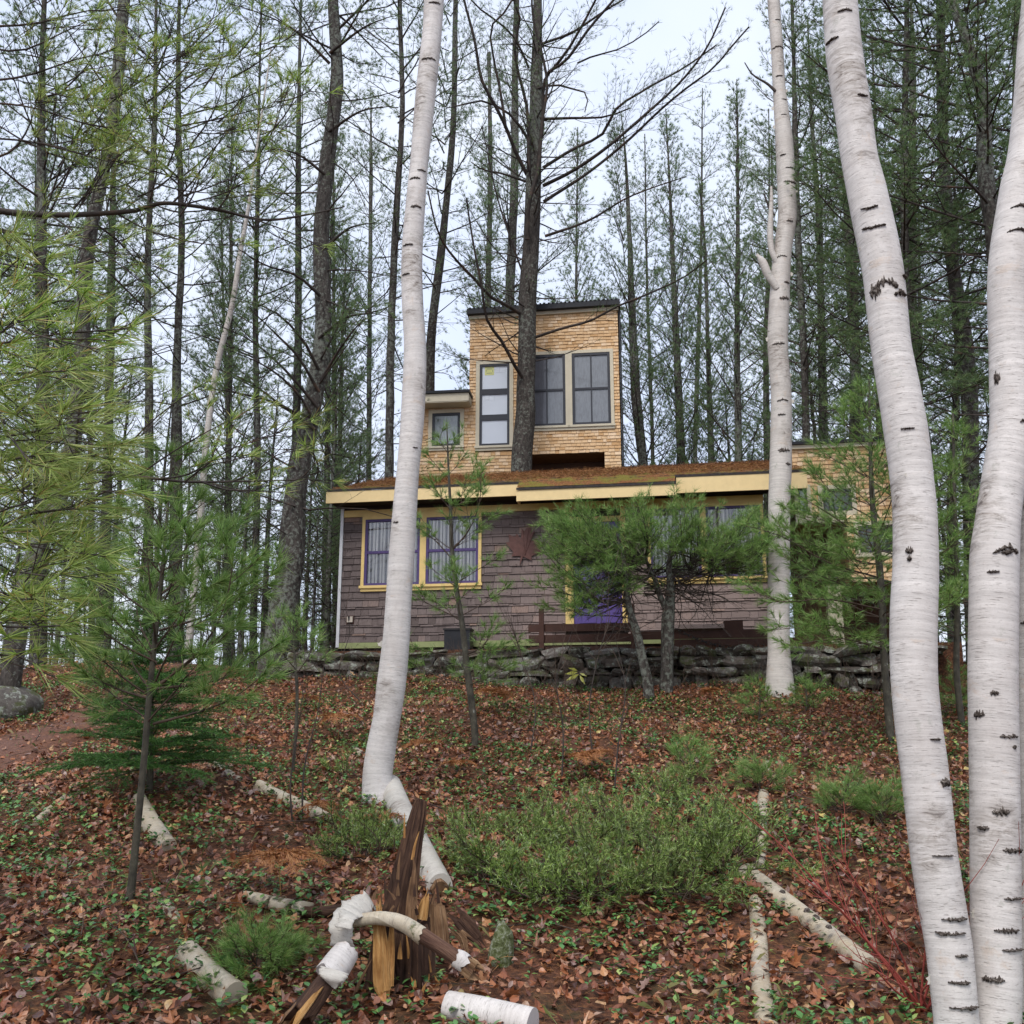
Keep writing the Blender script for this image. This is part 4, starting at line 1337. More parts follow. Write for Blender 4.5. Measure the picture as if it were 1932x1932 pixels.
# ------------------------------------------------------------------ pines of the wood
def pine_crown(seed, H, z0, dead0, Lmax, density=1.0, asc=.25, ntuft=12, needle=.115, nw=.0085, top_l=.5, sub=.20, twig=.085, live_p=.95):
    """limbs and needles of one pine along a straight stem of height H (the stem itself is made for each tree)"""
    rng = np.random.default_rng(seed)
    tw, tf = Twigs(), Tufts()
    z = dead0
    while z < H - .3:
        f = (z - z0) / (H - z0)
        live = z > z0
        nl = rng.integers(2, 5) if live else rng.integers(2, 4)
        a0 = rng.uniform(0, 6.3)
        for q in range(nl):
            if rng.random() > density:
                continue
            az = a0 + q * 2 * math.pi / nl + rng.normal(0, .45)
            if live:
                prof = (.55 + .45 * min(f / .25, 1)) * (1 - max(f, 0) ** 1.7) + top_l / Lmax * .6
                L = Lmax * prof * rng.uniform(.55, 1.1)
                el = asc + .5 * max(f, 0) + rng.normal(0, .12)
                pts = curve_pts((0, 0, z + rng.normal(0, .08)), (math.cos(az) * math.cos(el), math.sin(az) * math.cos(el), math.sin(el)), L, 7, rng, (0, 0, .35), .07)
                r = .006 + .0075 * L
                tw.add(pts, r, .004, 4)
                dress(tw, tf, pts, r, L, rng, sub=sub, twig=twig, live=live_p, up=.15, tl=.2, start=.2, sublen=.55, ptw=.25)
            else:
                L = Lmax * rng.uniform(.25, .95)
                el = rng.normal(.0, .35)
                pts = curve_pts((0, 0, z), (math.cos(az) * math.cos(el), math.sin(az) * math.cos(el), math.sin(el)), L, 7, rng, rng.normal(size=3) * .35, .13)
                tw.add(pts, .009 + .005 * L, .002, 3)
                dress(tw, tf, pts, .012, L, rng, sub=.34, live=.28, start=.25, twig=.12, tl=.2, sublen=.5, ptw=.3)
        z += rng.uniform(.26, .52) / max(density, .5)
    tf.add(np.array([0, 0, H]), np.array([0, 0, 1.]))
    me_l = tw.into(Geo()).mesh('limbs', M_LIMB)
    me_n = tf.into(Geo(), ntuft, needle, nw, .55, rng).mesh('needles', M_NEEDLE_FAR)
    return me_l, me_n, H

CROWNS = [pine_crown(21, 21, 7.5, 1.5, 3.2, .85),
          pine_crown(22, 22, 9.5, 2.0, 2.7, .75, .3),
          pine_crown(23, 19, 6.0, 1.2, 2.4, .9, .35),
          pine_crown(24, 23, 11.0, 2.5, 3.4, .7, .15),
          pine_crown(25, 16, 2.5, .8, 2.3, 1.0, .72, ntuft=16, nw=.0085),       # slim, foliage nearly to the foot
          pine_crown(26, 20, 5.0, 1.0, 3.3, 1.0, .1, ntuft=18, nw=.0095)]
def pine(rows, Y, kind, label, spin=0.0, scale=None, group=None, seed=0, lean_dY=0.0, toH=None, name='pine_tree', tip=None):
    if tip:
        toH = float(P(*tip, Y)[2] - ground(P(rows[0][0], rows[0][2], Y)[0], Y))
        rows = rows + [(tip[0] - 1, tip[0] + 1, tip[1])]
    pts, rad = px_path(rows, Y, lean_dY)
    me_l, me_n, H = CROWNS[kind]
    foot, d = pts[0], None
    gz = float(ground(pts[0][0], pts[0][1]))
    d0 = unit(pts[0] - pts[1])
    lo = pts[0] + d0 * max((pts[0][2] - gz + .15) / max(-d0[2], .3), .1)
    d1 = unit(pts[-1] - pts[-2])
    Ht = toH or H * (scale or 1)
    z_top = gz + Ht
    if len(rows) > 2 and group == FAR and not tip:                # a little sway of its own
        sw = np.sin(np.arange(len(pts)) * 1.9 + seed) * .07
        pts[1:, 0] += sw[1:]
    rad = rad * (.86 if seed not in (1, 14) else 1)
    if pts[-1][2] < z_top - .5:
        rest = (z_top - pts[-1][2]) / max(d1[2], .5)
        dv = unit(d1 + np.array([0, 0, .6]))
        ext = [pts[-1] + d1 * rest * .4, pts[-1] + d1 * rest * .4 + dv * rest * .58]
        re = [rad[-1] * .6, .02]
    else:
        ext, re = [], []
    P_ = np.concatenate([[lo], pts] + ([ext] if ext else []))
    R_ = np.concatenate([[rad[0] * 1.25], rad, re])
    t = thing(name, (float(lo[0]), float(lo[1]), gz), label, 'pine tree', group)
    Geo().big_tube(P_, R_, 14, .22, .05, seed).obj('trunk', M_BARK, t)
    # the crown follows the stem: axis from the foot to the top
    axis = unit(P_[-1] - P_[0])
    mid = np.array([np.interp(gz + Ht * .45, P_[:, 2], P_[:, k]) for k in range(3)])
    rot = Vector((0, 0, 1)).rotation_difference(Vector(axis)).to_matrix().to_4x4() @ Matrix.Rotation(spin, 4, 'Z')
    s = Ht / H
    onax = P_[0] + axis * ((gz + Ht * .45 - P_[0][2]) / axis[2])
    off = mid - onax
    for nm, me in (('limbs', me_l), ('needles', me_n)):
        o = link(nm, me, None, t)
        o.matrix_local = Matrix.Translation(Vector(P_[0] + off - np.array(t.location))) @ rot @ Matrix.Scale(s, 4)
    return t, P_, R_

FAR = 'pines of the wood behind the cabin'
T1 = pine([(500, 556, 1195), (522, 572, 1060), (547, 588, 909), (570, 605, 760), (588, 619, 640), (597, 626, 450), (606, 634, 300), (616, 640, 150), (622, 642, 0)], 16.6, 3, 'thick dark pine trunk leaning right, just left of the brown cabin', 1.1, 1.0, FAR, 1)
pine([(724, 744, 905), (733, 750, 646), (742, 757, 420), (748, 759, 204), (750, 760, 0)], 21, 1, 'slim straight pine whose bare trunk shows just left of the white birch by the cabin', .4, 1.0, FAR, 2)
pine([(802, 822, 900), (808, 829, 646), (828, 844, 420), (845, 858, 238), (859, 870, 0)], 23, 1, 'leaning pine trunk between the white birch and the cedar tower', 2.4, 1.0, FAR, 3)
pine([(950, 976, 900), (953, 974, 578), (958, 976, 306), (966, 980, 120), (972, 984, 0)], 27, 0, 'pine trunk close behind the tall pine that stands before the tower', 3.0, 1.0, FAR, 4)
pine([(908, 926, 880), (912, 925, 560), (918, 928, 306), (922, 930, 100)], 31, 4, 'thin pine seen over the left part of the tower roof', 5.0, 1.2, FAR, 5)
pine([(1205, 1225, 885), (1190, 1212, 760), (1186, 1204, 646), (1181, 1190, 400), (1177, 1182, 290)], 25, 4, 'narrow spire pine just right of the cedar tower', .8, None, FAR, 6, tip=(1172, 215))
pine([(1276, 1296, 880), (1269, 1284, 656), (1263, 1272, 450), (1261, 1267, 360)], 27, 4, 'narrow spire pine second to the right of the tower', 2.1, None, FAR, 7, tip=(1256, 205))
pine([(1335, 1350, 880), (1331, 1340, 656), (1326, 1332, 450)], 30, 4, 'slender pine third to the right of the tower', 3.4, None, FAR, 8, tip=(1318, 330))
pine([(1385, 1402, 880), (1385, 1397, 640), (1388, 1396, 400), (1389, 1394, 260)], 26, 4, 'tall narrow pine with an open top left of the thinner white birch', 4.0, None, FAR, 9, tip=(1390, 150))
pine([(1440, 1456, 900), (1442, 1454, 640), (1448, 1456, 400)], 31, 2, 'dark pine close behind the thinner white birch', 1.0, 1.0, FAR, 10)
pine([(1545, 1562, 900), (1540, 1556, 640), (1534, 1546, 400), (1530, 1538, 200)], 24, 2, 'bushy green pine between the thinner white birch and the large curving birch', 2.2, .95, FAR, 11)
pine([(1600, 1625, 950), (1596, 1620, 700), (1590, 1610, 400), (1588, 1602, 100)], 22, 5, 'broad green pine behind the large curving birch', 0.3, 1.0, FAR, 12)
pine([(1815, 1850, 1000), (1800, 1834, 656), (1790, 1818, 500), (1768, 1790, 230), (1758, 1776, 0)], 17, 5, 'dark pine trunk leaning left between the two big birches on the right', 3.7, 1.0, FAR, 13)
pine([(1880, 1915, 1000), (1868, 1900, 500), (1850, 1880, 306), (1836, 1860, 190), (1812, 1832, 80), (1796, 1812, 0)], 14, 5, 'pine with a pale lichen-covered trunk behind the birch at the right edge', 1.9, .95, FAR, 14)
pine([(1720, 1745, 1000), (1716, 1738, 700), (1712, 1730, 400), (1710, 1724, 100)], 26, 0, 'green pine filling the sky right of the large curving birch', 5.2, 1.0, FAR, 15)
# left side
pine([(-6, 40, 1300), (36, 78, 1100), (98, 132, 900), (134, 165, 700), (156, 186, 500), (193, 219, 250), (216, 240, 0)], 13.0, 3, 'broad dark pine trunk leaning right at the left side of the picture', 2.7, .95, FAR, 16)
pine([(320, 346, 900), (326, 343, 646), (330, 344, 476), (334, 346, 200)], 20, 0, 'greenish pine trunk left of the slanting pale birch', 1.5, .95, FAR, 17)
pine([(548, 566, 900), (550, 566, 640), (556, 568, 300)], 24, 1, 'slim pine just left of the thick leaning trunk', 4.4, .95, FAR, 18)
pine([(470, 486, 1180), (474, 488, 900), (480, 492, 600), (486, 494, 300)], 22, 2, 'slim pine between the slanting pale birch and the thick leaning trunk', 3.3, 1.0, FAR, 19)
pine([(268, 290, 1180), (272, 290, 800), (278, 292, 500), (284, 294, 200)], 19, 1, 'pine trunk behind the yellow-green bough on the left', .2, .9, FAR, 20)
pine([(604, 620, 1190), (608, 622, 1000), (612, 624, 800), (618, 626, 500)], 24, 4, 'thin trunk nearest the left corner of the cabin', 2.9, None, FAR, 21, tip=(628, 380))
pine([(632, 646, 1190), (634, 646, 950), (640, 648, 700)], 29, 4, 'thin trunk seen beside the cabin eave on its left', 5.1, None, FAR, 22, tip=(655, 430))
pine([(420, 436, 1180), (424, 438, 900), (430, 440, 600)], 26, 4, 'thin dark trunk right behind the pale slanting birch', 1.2, None, FAR, 23, tip=(438, 200))
pine([(180, 205, 1200), (188, 210, 900), (200, 216, 500)], 23, 2, 'dark trunk behind the small sapling on the left', 3.9, 1.0, FAR, 24)
pine([(60, 90, 1250), (64, 90, 900), (70, 92, 400)], 18, 5, 'pine behind the broad dark trunk at the left edge', 4.9, .9, FAR, 25)
pine([(690, 702, 900), (692, 702, 640), (696, 704, 300)], 33, 2, 'thin pine seen between the thick leaning trunk and the white birch', 2.0, None, FAR, 26, tip=(700, 190))
pine([(1655, 1675, 1150), (1655, 1672, 800), (1652, 1664, 400)], 21, 2, 'small pine right behind the annex', 4.3, .8, FAR, 27)
pine([(1790, 1815, 1220), (1792, 1812, 1000), (1796, 1810, 700)], 19, 2, 'low green pine seen between the two big birches on the right', .9, .6, FAR, 28)
pine([(1880, 1910, 1150), (1890, 1915, 800), (1905, 1926, 400), (1915, 1932, 100)], 19.5, 5, 'green pine behind the birch at the right edge of the picture', 4.6, 1.0, FAR, 30)
pine([(1690, 1712, 1150), (1690, 1710, 800), (1700, 1716, 300)], 15.5, 5, 'leafy pine whose sprays spread behind the top of the large curving birch', 2.4, .9, FAR, 31)
pine([(1510, 1528, 1150), (1508, 1524, 800), (1500, 1514, 300)], 18.0, 2, 'green pine just right of the thinner white birch, rising behind the annex', 5.6, .85, FAR, 32)
pine([(1083, 1092, 890), (1084, 1090, 560)], 34, 4, 'distant pine standing behind the tower roof', 1.7, None, FAR, 29, tip=(1090, 240))
# pines a little farther, nothing tells them apart
rg = random.Random(31)
for k in range(12):
    px = rg.uniform(-60, 640) if k % 2 else rg.uniform(1230, 2000)
    Yk = rg.uniform(29, 46)
    kd = rg.choice((0, 1, 2, 2, 4, 4))
    z = 1180
    w = rg.uniform(9, 15)
    dx = rg.uniform(-14, 14)
    pine([(px - w / 2, px + w / 2, z), (px + dx - w * .4, px + dx + w * .4, 700), (px + dx * 1.4 - w * .3, px + dx * 1.4 + w * .3, 560)], Yk, kd,
         'thin dark pine deep in the wood far behind the cabin', rg.uniform(0, 6.2), None, 'thin pines deep in the wood', 40 + k, tip=(px + dx * 1.8, rg.uniform(60, 420)))
# the slanting pale birch on the left
bt, bp, br = birch([(347, 361, 1250), (357, 371, 1130), (370, 383, 1000), (384, 396, 830), (404, 415, 690), (434, 444, 570), (450, 459, 470), (464, 471, 400), (475, 480, 330)], 17.5, .3, 'slender pale birch slanting right in the wood left of the cabin', M_BIRCH_OLD, 9, extra=3, sides=14, step=.15)

# the tall pine in front of the tower, limb by limb
hero_rows = [(963, 1003, 905), (966, 1005, 860), (970, 1008, 820), (974, 1010, 780), (974, 1008, 735), (976, 1009, 700), (978, 1012, 640), (979, 1013, 545), (986, 1016, 470), (993, 1022, 330), (997, 1023, 240), (1001, 1024, 150), (1005, 1023, 60), (1006, 1022, 0)]
YH = 20.6
pts, rad = px_path(hero_rows, YH)
lo = pts[0] - np.array([0, 0, pts[0][2] - 3.1])
d1 = unit(pts[-1] - pts[-2])
hp = np.concatenate([[lo], pts, [pts[-1] + d1 * 3, pts[-1] + d1 * 5.5]])
hr = np.concatenate([[rad[0] * 1.2], rad, [rad[-1] * .6, .02]])
hero = thing('pine_tree', tuple(float(q) for q in lo), 'tall lichen-grey pine standing before the cedar tower with long dark upswept limbs', 'pine tree', FAR)
Geo().big_tube(hp, hr, 26, .12, .05, 77).obj('trunk', M_BARK, hero)
rng = np.random.default_rng(55)
def z2(X, Y_): return (637.6 + X * .34, Y_ * .34)
def limb_px(L, Y0, Y1, w0, w1, conv=z2):
    n = len(L)
    q = []
    for k, (X_, Y_) in enumerate(L):
        px, py = conv(X_, Y_)
        q.append(P(px, py, Y0 + (Y1 - Y0) * k / (n - 1)))
    q = np.array(q)
    s = np.concatenate([[0], np.cumsum(np.linalg.norm(np.diff(q, axis=0), axis=1))])
    m = max(7, int(s[-1] / .28))
    return smooth_curve(s, q, np.linspace(0, s[-1], m)), s[-1], W(w0 / 2, *conv(*L[0]), Y0), W(w1 / 2, *conv(*L[-1]), Y1)
HL = [([(1050, 970), (980, 830), (930, 700), (880, 600), (800, 450), (760, 230), (700, 0), (660, -200)], 20.6, 18.6, 8, 4, .45),
      ([(930, 700), (900, 500), (860, 300), (850, 150), (940, 50), (1000, -80)], 20.0, 18.6, 6, 3, .5),
      ([(1060, 950), (1040, 550), (1000, 400), (980, 250), (1010, 100), (975, 0), (940, -150)], 20.4, 18.8, 8, 4, .5),
      ([(1100, 1000), (1135, 700), (1170, 400), (1250, 350), (1400, 150), (1530, 0), (1650, -150)], 20.4, 18.2, 8, 4, .3),
      ([(1140, 930), (1300, 830), (1480, 730), (1530, 620), (1700, 500), (1930, 370), (2100, 250)], 20.6, 18.4, 7, 3, .25),
      ([(1140, 1030), (1300, 950), (1450, 850), (1700, 640), (1932, 420), (2050, 260), (2150, 40)], 20.6, 17.8, 8, 3, .3),
      ([(1140, 1120), (1400, 950), (1620, 770), (1800, 600), (1932, 490), (2080, 380), (2200, 240), (2280, 150)], 20.6, 18.0, 7, 3, .35),
      ([(1140, 660), (1300, 655), (1500, 645), (1620, 600)], 20.6, 19.6, 6, 3, .2),
      ([(1150, 1310), (1400, 1220), (1600, 1100), (1750, 1040), (1932, 980)], 20.6, 18.8, 6, 2, .2),
      ([(1100, 1870), (1250, 1820), (1400, 1780), (1550, 1700), (1700, 1640), (1932, 1530), (2050, 1440)], 20.5, 17.5, 6, 2.5, .15),
      ([(1010, 1740), (930, 1690), (850, 1650), (770, 1560), (700, 1490), (620, 1400), (560, 1300), (500, 1060)], 20.5, 17.8, 7, 3, .25),
      ([(1020, 2090), (970, 2010), (920, 1910), (860, 1830), (825, 1770), (800, 1600), (760, 1400), (720, 1150), (715, 1100)], 20.4, 18.0, 7, 3, .15),
      ([(1050, 1330), (1060, 1130), (1110, 950), (1130, 700), (1160, 450), (1120, 250), (1080, 80), (1075, -60)], 20.3, 18.9, 9, 4, .5),
      ([(1180, 400), (1280, 270), (1350, 150), (1440, -20), (1500, -150)], 19.6, 18.0, 6, 3, .4),
      ([(1330, 350), (1420, 310), (1540, 280), (1700, 190), (1780, 120)], 19.6, 18.4, 4, 2, .3),
      ([(1060, 780), (960, 640), (800, 560), (700, 580), (600, 600)], 20.6, 19.5, 6, 2, .15),
      ([(1050, 1010), (900, 960), (800, 940), (740, 900)], 20.6, 20.2, 5, 2, .1),
      ([(1020, 1500), (960, 1330), (880, 1080), (840, 900), (800, 700)], 20.6, 19.4, 4, 2, .15),
      ([(1080, 500), (1200, 470), (1290, 490), (1380, 520), (1370, 620)], 20.5, 20.0, 5, 2, .15),
      ([(1060, 380), (980, 210), (900, 130), (800, 60), (740, 0)], 20.6, 19.2, 5, 3, .5),
      ([(1110, 250), (1300, 180), (1480, 60), (1650, -40)], 20.6, 19.2, 6, 3, .6)]
tw, tf = Twigs(), Tufts()
for L, Y0, Y1, w0, w1, lv in HL:
    pts, ln, r0, r1 = limb_px(L, Y0, Y1, w0, w1)
    tw.add(pts, r0, r1, 6)
    dress(tw, tf, pts, r0 * .55, ln * .8, rng, sub=.11, twig=.085, live=min(1, lv * 2.4), start=.30, sublen=.42, up=.25, tl=.16)
for k in range(60):                       # smaller dead limbs along the stem
    z = rng.uniform(9.5, hp[-3][2])
    c = np.array([np.interp(z, hp[:, 2], hp[:, q]) for q in range(3)])
    az = rng.uniform(0, 6.3); el = rng.normal(.15, .25); L = rng.uniform(.7, 2.4)
    pts = curve_pts(c, (math.cos(az), math.sin(az), el), L, 6, rng, (0, 0, .15), .12)
    tw.add(pts, .022, .003, 4)
    dress(tw, tf, pts, .014, L, rng, sub=.22, live=.3 if z > 11.5 else .1, start=.3)
for k in range(30):                       # the leafy top
    z = rng.uniform(14.2, hp[-1][2])
    c = np.array([np.interp(z, hp[:, 2], hp[:, q]) for q in range(3)])
    az = rng.uniform(0, 6.3); el = rng.normal(.45, .2); L = rng.uniform(1.2, 2.8) * (1 - (z - 12) / 14)
    pts = curve_pts(c, (math.cos(az), math.sin(az), el), L, 6, rng, (0, 0, .3), .08)
    tw.add(pts, .022, .004, 4)
    dress(tw, tf, pts, .014, L, rng, sub=.25, twig=.16, live=1, start=.25)
tw.into(Geo()).obj('limbs', M_LIMB, hero)
tf.into(Geo(), 10, .10, .0045, .5, rng).obj('needles', M_NEEDLE_FAR, hero)

# the bushy green limbs low on the thick leaning pine at the left
tw, tf = Twigs(), Tufts()
for L in ([(596, 800), (560, 740), (500, 690), (430, 660)], [(600, 770), (540, 700), (470, 640), (400, 610)], [(602, 740), (560, 670), (510, 620), (470, 580)], [(598, 790), (540, 770), (470, 720), (390, 690)], [(605, 720), (640, 660), (670, 620), (690, 600)], [(602, 700), (570, 640), (520, 590), (440, 560)], [(594, 810), (520, 760), (440, 740), (380, 730)],
          [(600, 640), (650, 600), (700, 590), (730, 580)], [(606, 560), (560, 520), (500, 500), (450, 470)], [(610, 470), (660, 430), (710, 420)], [(614, 330), (560, 290), (500, 280)], [(618, 250), (680, 210), (740, 200)], [(622, 120), (560, 60), (500, 20)], [(622, 100), (690, 50), (740, 30)]):
    q = np.array([P(x, y, 16.5 - .5 * k) for k, (x, y) in enumerate(L)])
    s_ = np.concatenate([[0], np.cumsum(np.linalg.norm(np.diff(q, axis=0), axis=1))])
    l = smooth_curve(s_, q, np.linspace(0, s_[-1], 9))
    tw.add(l, .032, .006, 5)
    dress(tw, tf, l, .02, s_[-1], rng, sub=.13, twig=.085, live=1 if L[0][1] > 620 else .7, start=.3, sublen=.42, tl=.16, ptw=.6)
tw.into(Geo()).obj('limbs', M_LIMB, T1[0])
tf.into(Geo(), 14, .11, .0065, .5, rng).obj('needles', M_NEEDLE_FAR, T1[0])

# ------------------------------------------------------------------ undergrowth of the wood
FIRS = [pine_crown(41, 5.5, .5, .3, 1.5, 1.0, .05, ntuft=14, needle=.08, nw=.007, sub=.16, twig=.10),
        pine_crown(42, 7.5, .8, .4, 1.8, 1.0, .1, ntuft=14, needle=.09, nw=.007, sub=.18, twig=.11)]
rg = random.Random(61)
UG = [(590, 18.5, .55), (618, 19.5, .8), (575, 22, .9), (640, 21, .6), (545, 20, .7), (455, 18.5, .6), (400, 21, .85), (330, 17.5, .55), (255, 19, .7), (205, 22, 1.0), (140, 18.5, .7), (70, 20, .95), (10, 17, .7),
      (500, 24, 1.0), (360, 25, 1.1), (290, 26, 1.1), (110, 27, 1.2), (670, 25, .9), (700, 30, 1.1), (1735, 18.5, .9), (1790, 17.5, .8), (1860, 19, 1.1), (1910, 21, 1.2), (1560, 24, 1.2), (1480, 27, 1.3), (1390, 30, 1.3)]
for k, (px, Yk, s) in enumerate(UG):
    me_l, me_n, H = FIRS[k % 2]
    p = P(px, 1200, Yk)
    gz = float(ground(p[0], p[1]))
    t = thing('fir_tree', (float(p[0]), float(p[1]), gz), 'small dark fir in the undergrowth of the wood', 'fir tree', 'small firs in the undergrowth')
    h = H * s
    Geo().big_tube([(p[0], p[1], gz - .1), (p[0] + rg.uniform(-.1, .1), p[1], gz + h * .5), (p[0], p[1], gz + h)], [.012 + .011 * h, .008 + .006 * h, .006], 8, .3, .05, k).obj('trunk', M_BARK, t)
    for nm, me in (('limbs', me_l), ('needles', me_n)):
        o = link(nm, me, None, t)
        o.matrix_local = Matrix.Rotation(rg.uniform(0, 6.3), 4, 'Z') @ Matrix.Scale(s, 4)

# what lies beyond reads as one mass: low branches, brush and young growth far in the wood
rng = np.random.default_rng(88)
tw, tf = Twigs(), Tufts()
for k in range(520):
    Yk = rng.uniform(30, 58)
    px = rng.uniform(-120, 680) if rng.random() < .62 else rng.uniform(1300, 2050)
    p = P(px, 1200, Yk)
    gz = float(ground(p[0], Yk))
    z = gz + 7.5 * rng.random() ** 1.8
    az = rng.uniform(0, 6.3)
    L = rng.uniform(1.0, 3.2)
    l = curve_pts((p[0], Yk, z), (math.cos(az), math.sin(az) * .5, rng.normal(.15, .35)), L, 6, rng, (0, 0, .2), .12)
    tw.add(l, .02, .005, 3)
    dress(tw, tf, l, .02, L, rng, sub=.3, twig=.16, live=.75, start=.1, sublen=.6, planar=.3, tl=.25, ptw=.3)
for k in range(420):
    Yk = rng.uniform(26, 58)
    px = rng.uniform(-120, 700) if rng.random() < .62 else rng.uniform(1300, 2050)
    p = P(px, 1200, Yk)
    gz = float(ground(p[0], Yk))
    h = rng.uniform(1.5, 6)
    tw.add(curve_pts((p[0], Yk, gz - .1), (rng.normal(0, .06), 0, 1), h, 6, rng, (0, 0, 0), .03), rng.uniform(.015, .05), .008, 4)
g = Geo()
tw.into(g)
o = g.obj('distant_brush', M_LIMB, None, kind='stuff')
tf.into(Geo(), 9, .17, .020, .7, rng).obj('distant_foliage', M_NEEDLE_DARK, None, kind='stuff')

# ------------------------------------------------------------------ young pines
def stem_path(rows, Y):
    """rows: (px, py, width px)"""
    pts = np.array([P(x, y, Y) for x, y, w in rows])
    rad = np.array([W(w / 2, x, y, Y) for x, y, w in rows])
    return pts, rad
def at_z(pts, z):
    o = np.argsort(pts[:, 2])
    return np.array([np.interp(z, pts[o, 2], pts[o, k]) for k in range(3)])

def sapling(rows, Y, label, whorls, px_limbs=(), seed=0, name='pine_sapling', cat='young pine', group=None, mat=None, n=40, needle=.12, nw=.0042, spread=.40, sub=.12, twig=.075, tl=.10,
            live=1.0, start=.3, ground_foot=True, stem_mat=None, droop=.05, extra_stems=(), sublen=.40):
    rng = np.random.default_rng(seed)
    pts, rad = stem_path(rows, Y)
    foot = pts[0].copy()
    gz = float(ground(foot[0], foot[1]))
    if foot[2] > gz:
        pts = np.concatenate([[[foot[0], foot[1], gz - .08]], pts]); rad = np.concatenate([[rad[0] * 1.1], rad])
    t = thing(name, (float(foot[0]), float(foot[1]), gz), label, cat, group)
    Geo().big_tube(pts, rad, 12, .05, .05, seed).obj('trunk', stem_mat or M_SAP, t)
    for q in extra_stems:
        p2, r2 = stem_path(q, Y)
        Geo().big_tube(p2, r2, 10, .06, .08, seed + 3).obj('trunk', stem_mat or M_SAP, t)
    tw, tf = Twigs(), Tufts()
    for (py, num, L0, L1, el) in whorls:
        z = P(np.interp(py, [r[1] for r in rows][::-1], [r[0] for r in rows][::-1]), py, Y)[2]
        a0 = rng.uniform(0, 6.3)
        for q in range(num):
            az = a0 + q * 6.283 / num + rng.normal(0, .25)
            L = rng.uniform(L0, L1); e = el + rng.normal(0, .1)
            c = at_z(pts, z + rng.normal(0, .02))
            l = curve_pts(c, (math.cos(az) * math.cos(e), math.sin(az) * math.cos(e), math.sin(e)), L, 7, rng, (0, 0, .35), .06)
            r = .0035 + .005 * L
            tw.add(l, r, .0018, 4)
            dress(tw, tf, l, r, L, rng, sub=sub, twig=twig, live=live, start=start, up=.2, tl=tl, sublen=sublen)
    for L in px_limbs:
        q = np.array([P(x, y, yy) for x, y, yy in L])
        s = np.concatenate([[0], np.cumsum(np.linalg.norm(np.diff(q, axis=0), axis=1))])
        l = smooth_curve(s, q, np.linspace(0, s[-1], 9))
        tw.add(l, .004 + .006 * s[-1] ** .5, .0022, 5)
        dress(tw, tf, l, .007, s[-1], rng, sub=sub, twig=twig, live=live, start=start, up=.25, tl=tl, sublen=sublen)
    tf.add(pts[-1], np.array([0, 0, 1.]))
    tw.into(Geo()).obj('limbs', M_TWIG, t)
    tf.into(Geo(), n, needle, nw, spread, rng, droop=droop).obj('needles', mat or M_NEEDLE_SAP, t)
    return t

s1 = 6.3
sapling([(235, 1785, 17), (246, 1690, 16), (258, 1571, 14), (272, 1430, 13), (282, 1309, 11), (294, 1190, 9), (306, 1079, 8), (314, 990, 6), (320, 909, 5), (325, 850, 3)], s1,
        'tall pine sapling on a thin bare lower stem in front of the dark fir',
        [(1362, 2, .5, .8, .35), (1300, 4, .5, .95, .45), (1225, 4, .5, .85, .5), (1160, 4, .45, .75, .55), (1085, 4, .35, .65, .6), (1010, 3, .3, .5, .7), (930, 3, .2, .35, .8)],
        [[(289, 1366, s1), (384, 1340, s1 - .1), (452, 1309, s1 - .25), (500, 1270, s1 - .3)], [(300, 1294, s1), (391, 1209, s1 - .15), (432, 1114, s1 - .3), (440, 1040, s1 - .35)], [(294, 1216, s1), (284, 1114, s1 - .2), (275, 1020, s1 - .3)],
         [(296, 1250, s1), (220, 1210, s1 - .1), (150, 1150, s1 - .2)], [(300, 1190, s1), (420, 1150, s1), (520, 1080, s1 + .1)], [(305, 1120, s1), (390, 1050, s1 + .2), (450, 980, s1 + .3)], [(290, 1300, s1), (420, 1280, s1 + .3), (520, 1220, s1 + .4)],
         [(288, 1320, s1), (200, 1290, s1 + .2), (120, 1240, s1 + .2)]], 101, n=44)
s2 = 11.0
sapling([(896, 1395, 13), (890, 1330, 13), (881, 1260, 12), (872, 1180, 11), (861, 1110, 9), (853, 1040, 8), (850, 960, 6), (846, 880, 4), (843, 800, 2)], s2,
        'small sparse open pine growing in front of the right sash of the cabin window',
        [(1290, 3, .6, .9, .1), (1235, 3, .5, .95, .15), (1165, 4, .5, .9, .3), (1105, 4, .4, .8, .35), (1035, 4, .5, .8, .55), (960, 4, .35, .55, .6), (900, 3, .25, .4, .7), (850, 3, .12, .25, .8)],
        [[(856, 1035, s2), (885, 1000, s2 - .2), (903, 955, s2 - .3), (908, 880, s2 - .3)], [(880, 1235, s2), (915, 1215, s2 - .2), (928, 1180, s2 - .3)], [(858, 1060, s2), (810, 1010, s2 - .1), (770, 985, s2 - .2)]], 102,
        n=26, sub=.10, twig=.07, nw=.0045, start=.35, sublen=.33)
